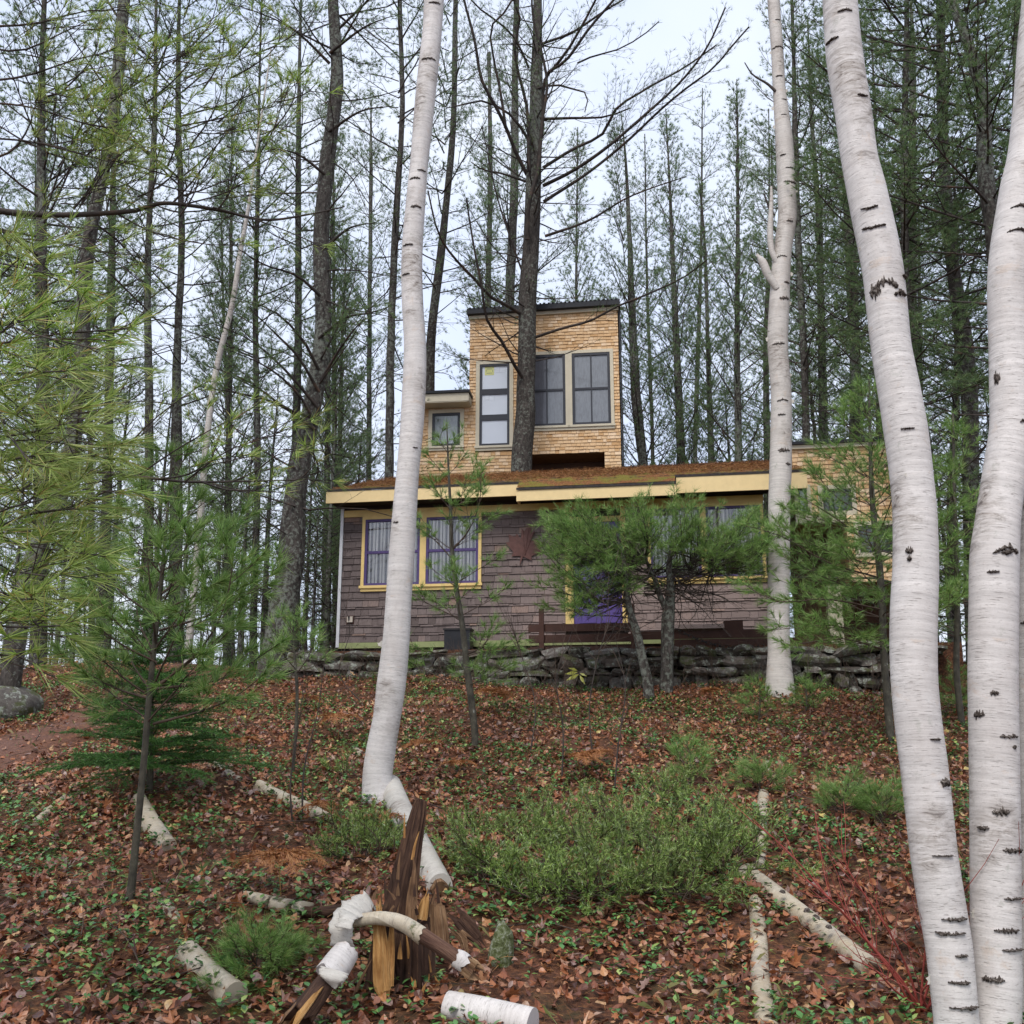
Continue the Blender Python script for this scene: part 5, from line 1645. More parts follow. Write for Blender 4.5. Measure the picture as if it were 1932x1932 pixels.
# the two crooked stems with one crown in front of the door
def bushy(label, Y, stems, region, count, nodes, seed, dead_region, name='pine_tree', n=14):
    rng = np.random.default_rng(seed)
    p0, r0 = stem_path(stems[0], Y)
    gz = float(ground(p0[0][0], p0[0][1]))
    t = thing(name, (float(p0[0][0]), float(p0[0][1]), gz), label, 'small pine')
    for k, q in enumerate(stems):
        p, r = stem_path(q, Y + rng.uniform(-.15, .15))
        p = np.concatenate([[p[0] - np.array([0, 0, .35])], p]); r = np.concatenate([[r[0] * 1.2], r])
        Geo().big_tube(p, r, 12, .06, .10, seed + k).obj('trunk', M_BARK, t)
    tw, tf = Twigs(), Tufts()
    for k in range(count):
        x, y, hw = region(rng)
        nx, ny = nodes[rng.integers(len(nodes))]
        if rng.random() < .8:
            nx, ny = min(nodes, key=lambda q: abs(q[0] - x) + .5 * abs(q[1] - y) + rng.uniform(0, 60))
        a = P(nx, ny, Y); b = P(x, y, Y + rng.uniform(-.9, .6))
        L = np.linalg.norm(b - a)
        m = (a + b) / 2 + np.array([0, 0, -.12 * L]) + rng.normal(size=3) * .07 * L
        s = np.array([0, .5, 1.0])
        l = smooth_curve(s, np.array([a, m, b]), np.linspace(0, 1, 7))
        tw.add(l, .008 + .004 * L, .0025, 4)
        dress(tw, tf, l, .009, L, rng, sub=.095, twig=.06, live=1, start=.38, up=.3, tl=.11, sublen=.4)
    for k in range(46):
        x, y = dead_region(rng)
        nx, ny = nodes[rng.integers(len(nodes))]
        a = P(nx, ny + rng.uniform(0, 70), Y); b = P(x, y, Y + rng.uniform(-.7, .4))
        L = np.linalg.norm(b - a)
        l = curve_pts(a, b - a, L, 7, rng, rng.normal(size=3) * .8, .2)
        tw.add(l, .010, .003, 4)
        dress(tw, tf, l, .010, L, rng, sub=.13, live=0, start=.2, sublen=.5, planar=.2)
    tw.into(Geo()).obj('limbs', M_LIMB, t)
    tf.into(Geo(), n, .13, .0055, .42, rng).obj('needles', M_NEEDLE_SAP, t)
    return t
def reg3(rng):
    u = rng.uniform(-1, 1)
    return 1245 + 235 * u, rng.uniform(925 + 50 * u * u, 1095 - 15 * u * u), 0
bushy('crooked dark-stemmed small pine with a wide green crown hiding the door and the right window', 14.6,
      [[(1256, 1300, 26), (1258, 1230, 24), (1262, 1165, 24), (1266, 1110, 15), (1262, 1070, 11), (1270, 1020, 8)], [(1262, 1170, 12), (1244, 1120, 11), (1232, 1085, 8), (1215, 1050, 6)]],
      reg3, 125, [(1230, 1085), (1265, 1075), (1268, 1040), (1300, 1075), (1215, 1055), (1340, 1070)], 111,
      lambda rng: (rng.uniform(1270, 1440), rng.uniform(1085, 1180)))
def reg3b(rng):
    return rng.uniform(1010, 1200), rng.uniform(985, 1150), 0
bushy('slim small pine with drooping sprays, left of the crooked one, before the purple door', 14.2,
      [[(1222, 1295, 20), (1212, 1240, 18), (1200, 1190, 17), (1187, 1150, 14), (1182, 1100, 10), (1176, 1050, 7), (1160, 1000, 5)]],
      reg3b, 36, [(1182, 1095), (1180, 1060), (1170, 1020), (1186, 1130)], 112, lambda rng: (rng.uniform(1080, 1200), rng.uniform(1060, 1200)))
s4 = 11.3
sapling([(1668, 1240, 13), (1664, 1147, 13), (1658, 1063, 13), (1648, 966, 11), (1643, 880, 8), (1641, 800, 5), (1640, 715, 3)], s4,
        'full green young pine beside the large curving birch, covering the annex',
        [(1215, 4, .8, 1.3, .15), (1165, 5, .9, 1.5, .2), (1110, 5, .9, 1.5, .25), (1060, 5, .9, 1.4, .3), (1010, 5, .8, 1.25, .35), (955, 5, .7, 1.1, .4), (900, 5, .55, .9, .5), (850, 4, .4, .7, .6), (800, 4, .3, .5, .7), (755, 3, .2, .3, .8)],
        [[(1660, 1090, s4), (1560, 1060, s4 - .2), (1470, 1010, s4 - .3), (1400, 990, s4 - .4)], [(1664, 1150, s4), (1560, 1130, s4 - .3), (1450, 1130, s4 - .5), (1400, 1100, s4 - .5)], [(1666, 1200, s4), (1560, 1180, s4 - .4), (1450, 1190, s4 - .6)],
         [(1655, 1040, s4), (1580, 980, s4 - .3), (1500, 930, s4 - .4)], [(1668, 1225, s4), (1580, 1205, s4 - .5), (1480, 1220, s4 - .7)], [(1650, 980, s4), (1570, 930, s4 - .2), (1530, 880, s4 - .2)]], 103, n=20, sub=.09, twig=.06, start=.2, nw=.0052)
sapling([(1805, 1265, 11), (1806, 1140, 10), (1803, 1000, 8), (1800, 900, 6), (1798, 780, 4)], 11.8, 'green young pine seen between the two big birches on the right',
        [(1200, 4, .6, 1.0, .15), (1140, 5, .6, 1.1, .2), (1080, 5, .6, 1.0, .3), (1020, 4, .5, .9, .4), (960, 4, .45, .8, .5), (900, 4, .35, .6, .6), (840, 4, .2, .45, .7)], (), 104, n=20, sub=.09, twig=.06, nw=.0052)
# seedlings
sapling([(478, 1868, 6), (484, 1830, 5), (486, 1790, 3)], 5.5, 'pine seedling with soft green tufts beside the lower left birch log', [(1852, 5, .16, .26, .35), (1822, 5, .12, .22, .5), (1797, 4, .05, .1, .8)],
        [[(480, 1850, 5.5), (440, 1862, 5.4), (405, 1858, 5.3)], [(482, 1855, 5.5), (520, 1890, 5.35), (540, 1905, 5.3)], [(482, 1840, 5.5), (520, 1820, 5.45), (540, 1800, 5.4)]], 105, 'pine_seedling', 'pine seedling', n=24, needle=.08, nw=.0026, sub=.05, twig=.035, tl=.05, start=.2)
for k, (x, y, h, Yg) in enumerate([(1432, 1362, 70, 0), (1520, 1345, 52, 0), (1300, 1480, 70, 0), (1660, 1560, 50, 0), (1590, 1545, 46, 0), (1715, 1345, 50, 0), (1805, 1350, 70, 0), (1432, 1500, 40, 0)]):
    p = on_ground(x, y)
    lab = ['pine seedling on the slope below the right end of the stone wall', 'low pine seedling right of the one below the stone wall', 'bushy pine seedling at the back of the juniper patch', 'pine seedling close by the left side of the large curving birch',
           'small pine seedling on the bare leaf slope left of the large birch', 'pine seedling at the wall foot next to the large curving birch', 'pine seedling seen between the two big birches', 'tiny pine seedling above the upright fallen birch log'][k]
    sapling([(x, y, 4), (x + 2, y - h * .5, 3), (x + 1, y - h, 2)], p[1], lab, [(y - h * .2, 5, .12, .3, .3), (y - h * .5, 5, .12, .26, .45), (y - h * .85, 4, .06, .13, .8)], (), 120 + k, 'pine_seedling', 'pine seedling', 'pine seedlings on the slope',
            n=22, needle=.09, nw=.003, sub=.07, twig=.045, tl=.06, start=.25)
sapling([(560, 1290, 6), (556, 1240, 5), (553, 1180, 3)], 9.4, 'small pine seedling left of the stone wall end', [(1270, 4, .3, .5, .3), (1235, 4, .25, .4, .45), (1200, 4, .15, .25, .7)], (), 131, 'pine_seedling', 'pine seedling', 'pine seedlings on the slope', n=18)

# the pine outside the left edge whose boughs reach into the picture
rng = np.random.default_rng(66)
bt_ = thing('pine_tree', (-3.9, 4.6, float(ground(-3.9, 4.6))), 'near pine whose long yellow-green needled boughs reach in from the left edge', 'pine tree')
Geo().big_tube([(-3.9, 4.6, 0), (-3.85, 4.6, 3), (-3.8, 4.65, 6), (-3.8, 4.7, 11)], [.2, .17, .14, .06], 16, .15, .05, 7).obj('trunk', M_BARK, bt_)
tw, tf, tf2 = Twigs(), Tufts(), Tufts()
def bough(L, r0, T, sub, twig, live, start, tl, sublen=.4):
    q = np.array([P(x, y, yy) for x, y, yy in L])
    root = np.array([-3.85, 4.62, q[0][2] - .15 + .1 * (q[0][2] > 2.5)])
    q = np.concatenate([[root], q])
    s = np.concatenate([[0], np.cumsum(np.linalg.norm(np.diff(q, axis=0), axis=1))])
    l = smooth_curve(s, q, np.linspace(0, s[-1], 12))
    tw.add(l, r0, .0025, 6)
    dress(tw, T, l, r0 * .5, s[-1], rng, sub=sub, twig=twig, live=live, start=start, up=.15, tl=tl, sublen=sublen)
def up_limb(L, r0=.007, live=.85, sub=.13, tl=.11):
    q = np.array([P(x * .34, y * .34, yy) for x, y, yy in L])
    s = np.concatenate([[0], np.cumsum(np.linalg.norm(np.diff(q, axis=0), axis=1))])
    l = smooth_curve(s, q, np.linspace(0, s[-1], 8))
    tw.add(l, r0, .002, 4)
    dress(tw, tf2, l, r0 * .6, s[-1], rng, sub=sub, twig=.085, live=live, start=.25, up=.2, tl=tl, sublen=.45)
# the long dark limb and its upright shoots
q = np.array([(-3.85, 4.62, 3.75)] + [P(x, y, yy) for x, y, yy in ((-60, 388, 5.4), (0, 398, 5.5), (90, 405, 5.5), (200, 402, 5.55), (260, 396, 5.6), (300, 384, 5.6), (360, 388, 5.65), (420, 398, 5.7), (500, 415, 5.8), (580, 405, 5.85), (650, 390, 5.9))])
s = np.concatenate([[0], np.cumsum(np.linalg.norm(np.diff(q, axis=0), axis=1))])
Geo().big_tube(q, np.interp(s, [0, s[-1]], [.034, .004]), 8, .05, .08, 3).obj('limb', M_LIMB, bt_)
up_limb([(1180, 1150, 5.65), (1450, 1230, 5.7), (1700, 1330, 5.6), (1830, 1400, 5.5)])
up_limb([(260, 1160, 5.5), (330, 950, 5.4), (400, 790, 5.3), (520, 590, 5.2)])
up_limb([(440, 1150, 5.55), (560, 960, 5.5), (680, 850, 5.4), (800, 770, 5.3)])
up_limb([(590, 1170, 5.55), (640, 960, 5.6), (690, 800, 5.6), (715, 700, 5.6)])
up_limb([(830, 1120, 5.6), (870, 950, 5.5), (850, 740, 5.4), (790, 520, 5.2)])
up_limb([(960, 1125, 5.65), (1090, 980, 5.6), (1190, 830, 5.5), (1290, 660, 5.4)])
up_limb([(640, 1180, 5.6), (850, 1290, 5.5), (1200, 1360, 5.4), (1400, 1365, 5.4)], live=.5)
up_limb([(260, 1180, 5.5), (460, 1320, 5.4), (640, 1450, 5.3), (800, 1580, 5.2)], live=.4)
up_limb([(1000, 1140, 5.65), (1250, 1070, 5.6), (1400, 990, 5.5), (1560, 930, 5.5)])
up_limb([(-100, 900, 5.2), (60, 840, 5.2), (180, 650, 5.1), (200, 540, 5.0)], .009)
up_limb([(-150, 560, 5.0), (200, 600, 5.0), (480, 690, 5.0), (760, 730, 5.0)], .009)
up_limb([(-150, 460, 4.8), (150, 420, 4.8), (420, 330, 4.8), (640, 280, 4.8)], .009)
up_limb([(-150, 250, 4.7), (120, 280, 4.7), (350, 180, 4.7), (520, 100, 4.7)], .009)
up_limb([(-150, 150, 4.7), (200, 130, 4.7), (480, 60, 4.7), (760, 60, 4.8)], .009)
up_limb([(-150, 760, 5.0), (200, 790, 5.0), (500, 870, 5.0), (760, 940, 5.0)], .009)
up_limb([(-150, 1350, 5.0), (250, 1330, 5.0), (560, 1400, 5.0), (900, 1420, 5.1)], .009)
up_limb([(1000, 700, 5.4), (1300, 640, 5.4), (1450, 600, 5.4), (1620, 580, 5.5)], live=.5)
for k in range(40):
    ax, ay = rng.uniform(60, 560), rng.uniform(60, 430)
    ln_ = rng.uniform(70, 200); an = rng.uniform(-1.2, .35)
    q_ = [(ax / .34, ay / .34, 5.5), ((ax + ln_ * .35 * math.cos(an)) / .34, (ay + ln_ * .35 * math.sin(an)) / .34, 5.45), ((ax + ln_ * .7 * math.cos(an - .1)) / .34, (ay + ln_ * .7 * math.sin(an - .1)) / .34, 5.4), ((ax + ln_ * math.cos(an - .25)) / .34, (ay + ln_ * math.sin(an - .25)) / .34, 5.3)]
    up_limb(q_, .006, .8, .14)
# second limb
q = np.array([P(x, y, yy) for x, y, yy in ((-60, 850, 5.0), (80, 872, 5.0), (204, 893, 5.0), (292, 903, 5.0), (350, 909, 5.05), (450, 908, 5.1), (544, 906, 5.1))])
q = np.concatenate([[(-3.85, 4.62, 2.8)], q])
s = np.concatenate([[0], np.cumsum(np.linalg.norm(np.diff(q, axis=0), axis=1))])
Geo().big_tube(q, np.interp(s, [0, s[-1]], [.022, .003]), 8, .05, .08, 4).obj('limb', M_LIMB, bt_)
for L in ([(544, 906), (580, 890), (600, 868)], [(440, 908), (520, 860), (585, 838)], [(350, 908), (430, 850), (520, 820), (560, 800)], [(260, 898), (330, 850), (420, 800), (500, 770)], [(204, 893), (260, 820), (330, 760), (390, 720)], [(120, 880), (190, 800), (250, 700)], [(300, 903), (390, 880), (480, 860)], [(380, 909), (470, 925), (540, 930)], [(60, 870), (150, 760), (200, 680)]):
    q = [(x / .34, y / .34, 5.0 - .05 * k) for k, (x, y) in enumerate(L)]
    if len(q) == 3: q.insert(1, ((q[0][0] + q[1][0]) / 2, (q[0][1] + q[1][1]) / 2 + 20, 5.0))
    up_limb(q, .006, .95, .17)
# the close boughs, lower left
for (y0, x1, y1, Ya, Yb) in ((500, 110, 520, 4.4, 3.9), (560, 60, 470, 4.4, 4.1), (600, 190, 660, 4.4, 3.7), (660, 250, 620, 4.5, 4.0), (700, 130, 700, 4.3, 3.6), (770, 180, 790, 4.2, 3.6), (820, 120, 800, 4.2, 3.4), (880, 180, 860, 4.2, 3.5), (920, 230, 930, 4.2, 3.6), (985, 90, 940, 4.1, 3.4),
                            (1000, 150, 960, 4.2, 3.6), (1010, 200, 1050, 4.1, 3.5), (1060, 110, 1090, 4.1, 3.4), (1110, 70, 1130, 4.0, 3.4), (1180, 120, 1180, 4.0, 3.5), (1235, 60, 1225, 4.0, 3.5), (740, 60, 880, 4.0, 3.3), (640, 30, 600, 4.0, 3.5)):
    bough([(-160, y0 + rng.uniform(-10, 10), Ya), (-60, y0 + rng.uniform(-10, 10), Ya), ((x1 - 60) / 2 + 10, (y0 + y1) / 2 + rng.uniform(-14, 14), (Ya + Yb) / 2), (x1, y1, Yb)], .011, tf, .15, .105, 1.0, .50, .12, .38)
tw.into(Geo()).obj('limbs', M_LIMB, bt_)
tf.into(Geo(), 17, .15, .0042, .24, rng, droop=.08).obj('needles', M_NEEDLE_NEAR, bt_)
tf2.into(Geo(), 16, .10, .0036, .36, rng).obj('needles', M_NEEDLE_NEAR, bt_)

# ------------------------------------------------------------------ young fir and junipers
def spray(tw, tf, pts, L, rng, gap, wide, r, flat=.9):
    """flat sprays of a fir bough"""
    s = .12 * L; sg = 1
    while s < L:
        p, d = along(pts, s / L)
        sd = unit(np.cross(d, (0, 0, 1.0))) * sg; sg = -sg
        sl = (L - s) * wide + .06
        v = unit(d * .8 + sd * .75 + np.array([0, 0, rng.normal(0, 1 - flat)]))
        q = curve_pts(p, v, sl, 4, rng, d * .5, .05)
        tw.add(q, r * .4, .0012)
        m = max(2, int(sl / .028))
        for k in range(1, m + 1):
            pp, pd = along(q, k / m)
            tf.add(pp, pd)
            if k % 3 == 0 and sl > .16:
                s2 = unit(np.cross(pd, (0, 0, 1.0))) * rng.choice((-1, 1))
                ll = min(.14, sl * .35)
                v2 = unit(pd * .8 + s2 * .7)
                tw.add([pp, pp + v2 * ll], .0015, .001)
                for w_ in np.arange(.03, ll + .01, .03):
                    tf.add(pp + v2 * w_, v2)
        s += gap * rng.uniform(.8, 1.2)
    for k in range(1, int(L / .03)):
        pp, pd = along(pts, k * .03 / L)
        tf.add(pp, pd)
rng = np.random.default_rng(71)
fy = 8.6
pts, rad = stem_path([(283, 1478, 12), (284, 1400, 11), (286, 1300, 8), (288, 1210, 5), (288, 1150, 3)], fy)
g0 = pts[0].copy(); gz = float(ground(g0[0], g0[1]))
fir = thing('fir_tree', (float(g0[0]), float(g0[1]), gz), 'low dark green young fir with flat spreading branches behind the tall sapling on the left', 'young fir')
pts = np.concatenate([[[g0[0], g0[1], gz - .1]], pts]); rad = np.concatenate([[rad[0]], rad])
Geo().big_tube(pts, rad, 10, .06, .05, 8).obj('trunk', M_SAP, fir)
tw, tf = Twigs(), Tufts()
ztop = pts[-1][2]
for z in np.linspace(gz + .22, ztop - .06, 13):
    f = (z - gz) / (ztop - gz)
    a0 = rng.uniform(0, 6.3)
    for q in range(8):
        az = a0 + q * 6.283 / 8 + rng.normal(0, .15)
        L = (.92 * (1 - f) ** .75 + .14) * rng.uniform(.6, 1.15)
        l = curve_pts(at_z(pts, z), (math.cos(az), math.sin(az), .12 + .35 * f + rng.normal(0, .1)), L, 6, rng, (0, 0, -.35 + .2 * f), .06)
        tw.add(l, .008, .002, 4)
        spray(tw, tf, l, L, rng, .085, .42, .006)
tw.into(Geo()).obj('limbs', M_TWIG, fir)
tf.into(Geo(), 9, .042, .0055, .5, rng, back=.6).obj('needles', M_FIR, fir)

def juniper(label, bases, seed, hgt=1.0):
    rng = np.random.default_rng(seed)
    p0 = on_ground(*bases[0][:2])
    t = thing('juniper_bush', tuple(float(q) for q in p0), label, 'juniper')
    tw, tf = Twigs(), Tufts()
    for (x, y, spreadr, num) in bases:
        c = on_ground(x, y)
        for k in range(num):
            az = rng.uniform(0, 6.3); el = rng.uniform(.10, 1.05)
            L = spreadr * rng.uniform(.4, 1.25) * (1.15 - .45 * el)
            s = c + np.array([rng.normal(0, .07), rng.normal(0, .07), .02])
            l = curve_pts(s, (math.cos(az) * math.cos(el), math.sin(az) * math.cos(el), math.sin(el) * hgt), L, 6, rng, rng.normal(size=3) * .4 + np.array([0, 0, .1]), .14)
            gl = ground(l[:, 0], l[:, 1]) + .03
            l[:, 2] = np.maximum(l[:, 2], gl)
            tw.add(l, .006, .002, 3)
            q = .42 * L
            while q < L:
                p, d = along(l, q / L)
                sd = unit(np.cross(d, rng.normal(size=3)))
                v = unit(d * .8 + sd * .7 + np.array([0, 0, .35]))
                sl = rng.uniform(.05, .19)
                e = curve_pts(p, v, sl, 3, rng, (0, 0, .3), .12)
                tw.add(e, .0018, .001)
                for w_ in np.arange(.25, 1.01, .22):
                    pp, pd = along(e, w_ * .999)
                    tf.add(pp, pd)
                    if rng.random() < .7:
                        v2 = unit(pd + rng.normal(size=3) * .6)
                        tf.add(pp + v2 * .025, v2)
                q += .042 * rng.uniform(.7, 1.3)
    tw.into(Geo()).obj('stems', M_TWIG, t)
    tf.into(Geo(), 6, .032, .0068, .5, rng, back=.8).obj('foliage', M_JUNIPER, t)
juniper('broad low juniper spreading right of the broken birch stump', [(940, 1670, .50, 26), (1030, 1705, .42, 24), (1120, 1700, .60, 38), (1235, 1690, .46, 26), (1340, 1650, .62, 36), (985, 1600, .45, 20), (1090, 1610, .5, 22), (1215, 1610, .55, 26), (1320, 1580, .42, 18), (905, 1580, .36, 14), (1410, 1620, .36, 14), (1140, 1545, .36, 12), (1280, 1700, .3, 12)], 81, .85)
juniper('smaller juniper around the foot of the leaning white birch', [(690, 1630, .40, 22), (650, 1590, .32, 14), (735, 1610, .34, 14), (660, 1470, .3, 12)], 82)
juniper('small juniper tuft high on the slope behind the broad juniper', [(1270, 1525, .36, 16), (1240, 1500, .25, 8)], 83, 1.2)

# ------------------------------------------------------------------ fallen birch logs
def log(rows, label, seed, mat=None, group='fallen birch logs on the slope', sink=.35, jag=.0, parts=None, sides=20, rough=.05):
    """rows: (px, py, width px) on the ground"""
    pts, rad = [], []
    for x, y, w in rows:
        g = on_ground(x, y)
        r = W(w / 2, x, y, g[1])
        pts.append(g + np.array([0, 0, r * (1 - sink * 2)])); rad.append(r)
    pts = np.array(pts)
    t = thing('birch_log', tuple(float(q) for q in (pts[0] - np.array([0, 0, rad[0]]))), label, 'log', group)
    o = Geo().big_tube(pts, rad, sides, .04, rough, seed, jag0=jag, jag1=jag).obj('bark', mat or M_BIRCH_LOG, t)
    return t, pts, np.array(rad)
def inner_end(t, pts, rad, at_end=True, l=.06, seed=0, mat=None):
    d = unit(pts[-1] - pts[-2]) if at_end else unit(pts[0] - pts[1])
    p = pts[-1] if at_end else pts[0]
    r = (rad[-1] if at_end else rad[0]) * .82
    Geo().big_tube([p - d * .12, p + d * l], [r, r * .75], 14, .03, .08, seed, ridge=.12, jag1=l * .9).obj('broken_end', mat or M_ROT, t)
t, q, r = log([(1405, 1652, 36), (1480, 1708, 38), (1560, 1770, 42), (1645, 1838, 46)], 'clean white birch log lying slantwise left of the large curving birch', 201)
inner_end(t, q, r, True, .05, 1)
for k, (i, an) in enumerate(((.35, .2), (.55, -.3), (.62, .5), (.72, .1))):
    c = q[0] + (q[-1] - q[0]) * i
    Geo().big_tube([c + np.array([0, -.2, .97]) * r[1] * .9, c + np.array([an * .2, -.2, .97]) * r[1] * 1.12], [.02, .012], 9, .02, .2, k).obj('knot', M_SCAR, t)
log([(1426, 1700, 26), (1432, 1770, 32), (1436, 1850, 38), (1448, 1945, 44)], 'mossy birch log running straight down the slope to the bottom edge', 202, sink=.5)
log([(1441, 1500, 20), (1438, 1560, 24), (1432, 1640, 26)], 'piece of birch log half hidden right of the broad juniper', 203, sink=.45)
log([(1447, 1440, 12), (1445, 1462, 14)], 'short birch log end showing high on the slope', 204, sink=.4)
t, q, r = log([(262, 1512, 26), (275, 1545, 36), (296, 1578, 36), (318, 1602, 30)], 'short birch log with a loose bark collar behind the stem of the tall sapling', 205)
inner_end(t, q, r, False, .05, 2)
log([(396, 1443, 16), (425, 1460, 18), (452, 1478, 18)], 'small birch log just right of the dark fir', 206)
log([(488, 1488, 26), (530, 1510, 28), (575, 1530, 28), (615, 1552, 28)], 'birch log lying left of the foot of the leaning white birch', 207)
log([(66, 1556, 18), (95, 1532, 18), (124, 1508, 16)], 'pale short birch log by the path at the far left', 208, sink=.45)
log([(308, 1702, 22), (322, 1722, 26), (336, 1742, 22)], 'stub of birch log buried in leaves left of the broken stump', 209, sink=.5)
t, q, r = log([(352, 1802, 44), (375, 1832, 50), (405, 1862, 52), (440, 1892, 56)], 'thick birch log at the lower left with a torn upper end', 210, sink=.35)
inner_end(t, q, r, False, .04, 4)
t, q, r = log([(700, 1440, 16), (668, 1415, 12)], 'small birch branch beside the leaning white birch', 211)
t, q, r = log([(735, 1500, 48), (765, 1560, 46), (795, 1620, 48), (828, 1690, 50)], 'white birch log running down behind the broken stump from the foot of the leaning birch', 212, M_BIRCH_CURL, sink=.2)
inner_end(t, q, r, True, .06, 6, M_ROT_TAN)
t, q, r = log([(843, 1915, 52), (900, 1930, 58), (1005, 1956, 62)], 'bright white birch log cut off by the bottom edge of the picture', 213, M_BIRCH, sink=.2)

# ------------------------------------------------------------------ the broken stump and what lies across it
def z4(X, Y_): return (600 + X * .3623) * .7728, (1900 + Y_ * .3623) * .7728
SB = on_ground(*z4(1080, 1470))
YS = SB[1]
def s4p(X, Y_, dY=0.0):
    return P(*z4(X, Y_), YS + dY)
def s4w(w): return W(w * .3623 * .7728, 760, 1780, YS)
def wood(L, ws, mat, name, parent, dY=0.0, jag1=.05, jag0=0, flat=(1, .45), ridge=.22, seed=0, sides=14, rough=.07, dys=None):
    pts = [s4p(x, y, (dys[k] if dys else dY)) for k, (x, y) in enumerate(L)]
    rough_wood = mat in (M_ROT, M_ROT_BRIGHT, M_ROT_TAN)
    return Geo().big_tube(pts, [s4w(w / 2) for w in ws], sides * 2 if rough_wood else sides, .022, rough * (.7 if rough_wood else 1), seed, flat=flat, ridge=ridge, jag1=jag1 * 1.3, jag0=jag0, ref=(1, 0, 0)).obj(name, mat, parent, not rough_wood)
stump = thing('birch_stump', tuple(float(q) for q in SB), 'rotten broken birch stump with a tall dark splinter and a bright orange split slab', 'stump')
wood([(1060, 1500), (1060, 1300), (1070, 1120), (1080, 960)], [430, 400, 370, 300], M_ROT, 'stump_base', stump, .12, .10, 0, (1, .8), .16, 1, 22)
wood([(1010, 1080), (1040, 900), (1080, 640), (1120, 420), (1160, 240), (1180, 140)], [230, 215, 175, 140, 110, 80], M_ROT, 'tall_splinter', stump, .16, .012, 0, (1, .42), .16, 2, 16)
wood([(1110, 1000), (1120, 800), (1135, 600)], [70, 60, 20], M_ROT_TAN, 'splinter', stump, .06, .08, 0, (1, .5), .3, 3, 9)
wood([(935, 1500), (925, 1380), (920, 1200), (905, 1000), (895, 840)], [70, 115, 110, 75, 32], M_ROT_BRIGHT, 'orange_slab', stump, -.10, .08, .08, (1, .35), .28, 4, 14)
wood([(960, 1400), (975, 1150), (985, 900)], [60, 45, 14], M_ROT_BRIGHT, 'splinter', stump, -.09, .06, 0, (1, .5), .3, 5, 9)
wood([(1300, 1120), (1295, 950), (1280, 800)], [150, 120, 90], M_ROT_TAN, 'broken_slab', stump, .14, .08, 0, (1, .4), .25, 6, 12)
wood([(1180, 950), (1200, 860), (1225, 760)], [70, 55, 20], M_ROT_BRIGHT, 'splinter', stump, .1, .06, 0, (1, .5), .3, 7, 9)
wood([(1600, 1130), (1500, 1010), (1400, 900)], [30, 110, 80], M_ROT, 'rotten_slab', stump, .15, .1, .1, (1, .3), .3, 8, 12)
wood([(1480, 1180), (1450, 1060), (1380, 1000)], [40, 60, 50], M_ROT_TAN, 'splinter', stump, .1, .1, .1, (1, .4), .3, 9, 9)
wood([(830, 1420), (850, 1250), (870, 1060)], [70, 60, 26], M_ROT, 'splinter', stump, -.05, .06, 0, (1, .5), .3, 10, 9)
for k, L in enumerate(([(745, 1440), (790, 1330), (850, 1220)], [(720, 1480), (770, 1360), (800, 1300)], [(1000, 860), (970, 900), (950, 960)])):
    wood(L, [14, 12, 5], M_ROT_TAN, 'splinter', stump, -.1, .02, 0, (1, .6), .2, 20 + k, 6)
rgs = np.random.default_rng(44)
for k in range(46):                       # ragged slivers standing off the broken faces
    X0 = rgs.uniform(850, 1330); Y0 = rgs.uniform(760, 1080) if k % 2 else rgs.uniform(1180, 1480)
    hgt_ = rgs.uniform(60, 190); lean = rgs.normal(0, 26)
    if k % 5 == 0:
        X0 = rgs.uniform(985, 1165); Y0 = rgs.uniform(320, 800)
    w_ = rgs.uniform(9, 30)
    wood([(X0, Y0), (X0 + lean * .4, Y0 - hgt_ * .5), (X0 + lean, Y0 - hgt_)], [w_, w_ * .8, 3], (M_ROT, M_ROT_TAN, M_ROT_BRIGHT, M_ROT)[k % 4], 'splinter', stump, rgs.uniform(-.12, .02) if k % 5 else .06, .02, 0, (1, .5), .25, 60 + k, 4)
# the branch lying across it
br_ = thing('birch_branch', tuple(float(q) for q in s4p(1300, 1130, -.16)), 'crooked birch branch lying across the stump, white bark left and bare brown wood right', 'branch')
bp_ = [(700, 965), (800, 955), (900, 945), (980, 950), (1090, 990), (1200, 1065), (1300, 1130), (1420, 1210), (1500, 1260)]
bw_ = [80, 84, 88, 90, 100, 112, 100, 104, 112]
bd_ = [-.10, -.12, -.14, -.15, -.17, -.18, -.19, -.20, -.20]
wood(bp_[:6], bw_[:6], M_BIRCH_LOG, 'bark', br_, 0, .02, 0, (1, 1), 0, 31, 18, .05, bd_[:6])
wood(bp_[4:], [84, 96, 92, 92, 96], M_ROT_BARE, 'bare_wood', br_, 0, 0, 0, (1, 1), .03, 32, 16, .05, bd_[4:])
wood([(1405, 1202), (1450, 1225), (1490, 1255)], [112, 122, 118], M_BIRCH, 'bark_ring', br_, 0, .02, .02, (1, 1), 0, 33, 18, .04, [-.20] * 3)
wood([(1480, 1250), (1540, 1290), (1590, 1320)], [110, 115, 70], M_ROT_TAN, 'broken_end', br_, 0, .16, 0, (1, 1), .25, 34, 14, .1, [-.20] * 3)
lb = thing('birch_log', tuple(float(q) for q in s4p(200, 960, .1)), 'birch branch with cracked bark and dark bare end, left of the stump', 'log', 'fallen birch logs on the slope')
def glog(L, ws, mat, name, parent, seed, lift=1.1, **kw):
    pts = []
    for (x, y), w in zip(L, ws):
        p = on_ground(*z4(x, y)); pts.append(p + np.array([0, 0, s4w(w / 2) * lift]))
    return Geo().big_tube(pts, [s4w(w / 2) for w in ws], 16, .03, .06, seed, **kw).obj(name, mat, parent)
glog([(-20, 830), (90, 865), (165, 890)], [80, 96, 100], M_BIRCH_LOG, 'bark', lb, 41, jag0=.04, jag1=.02)
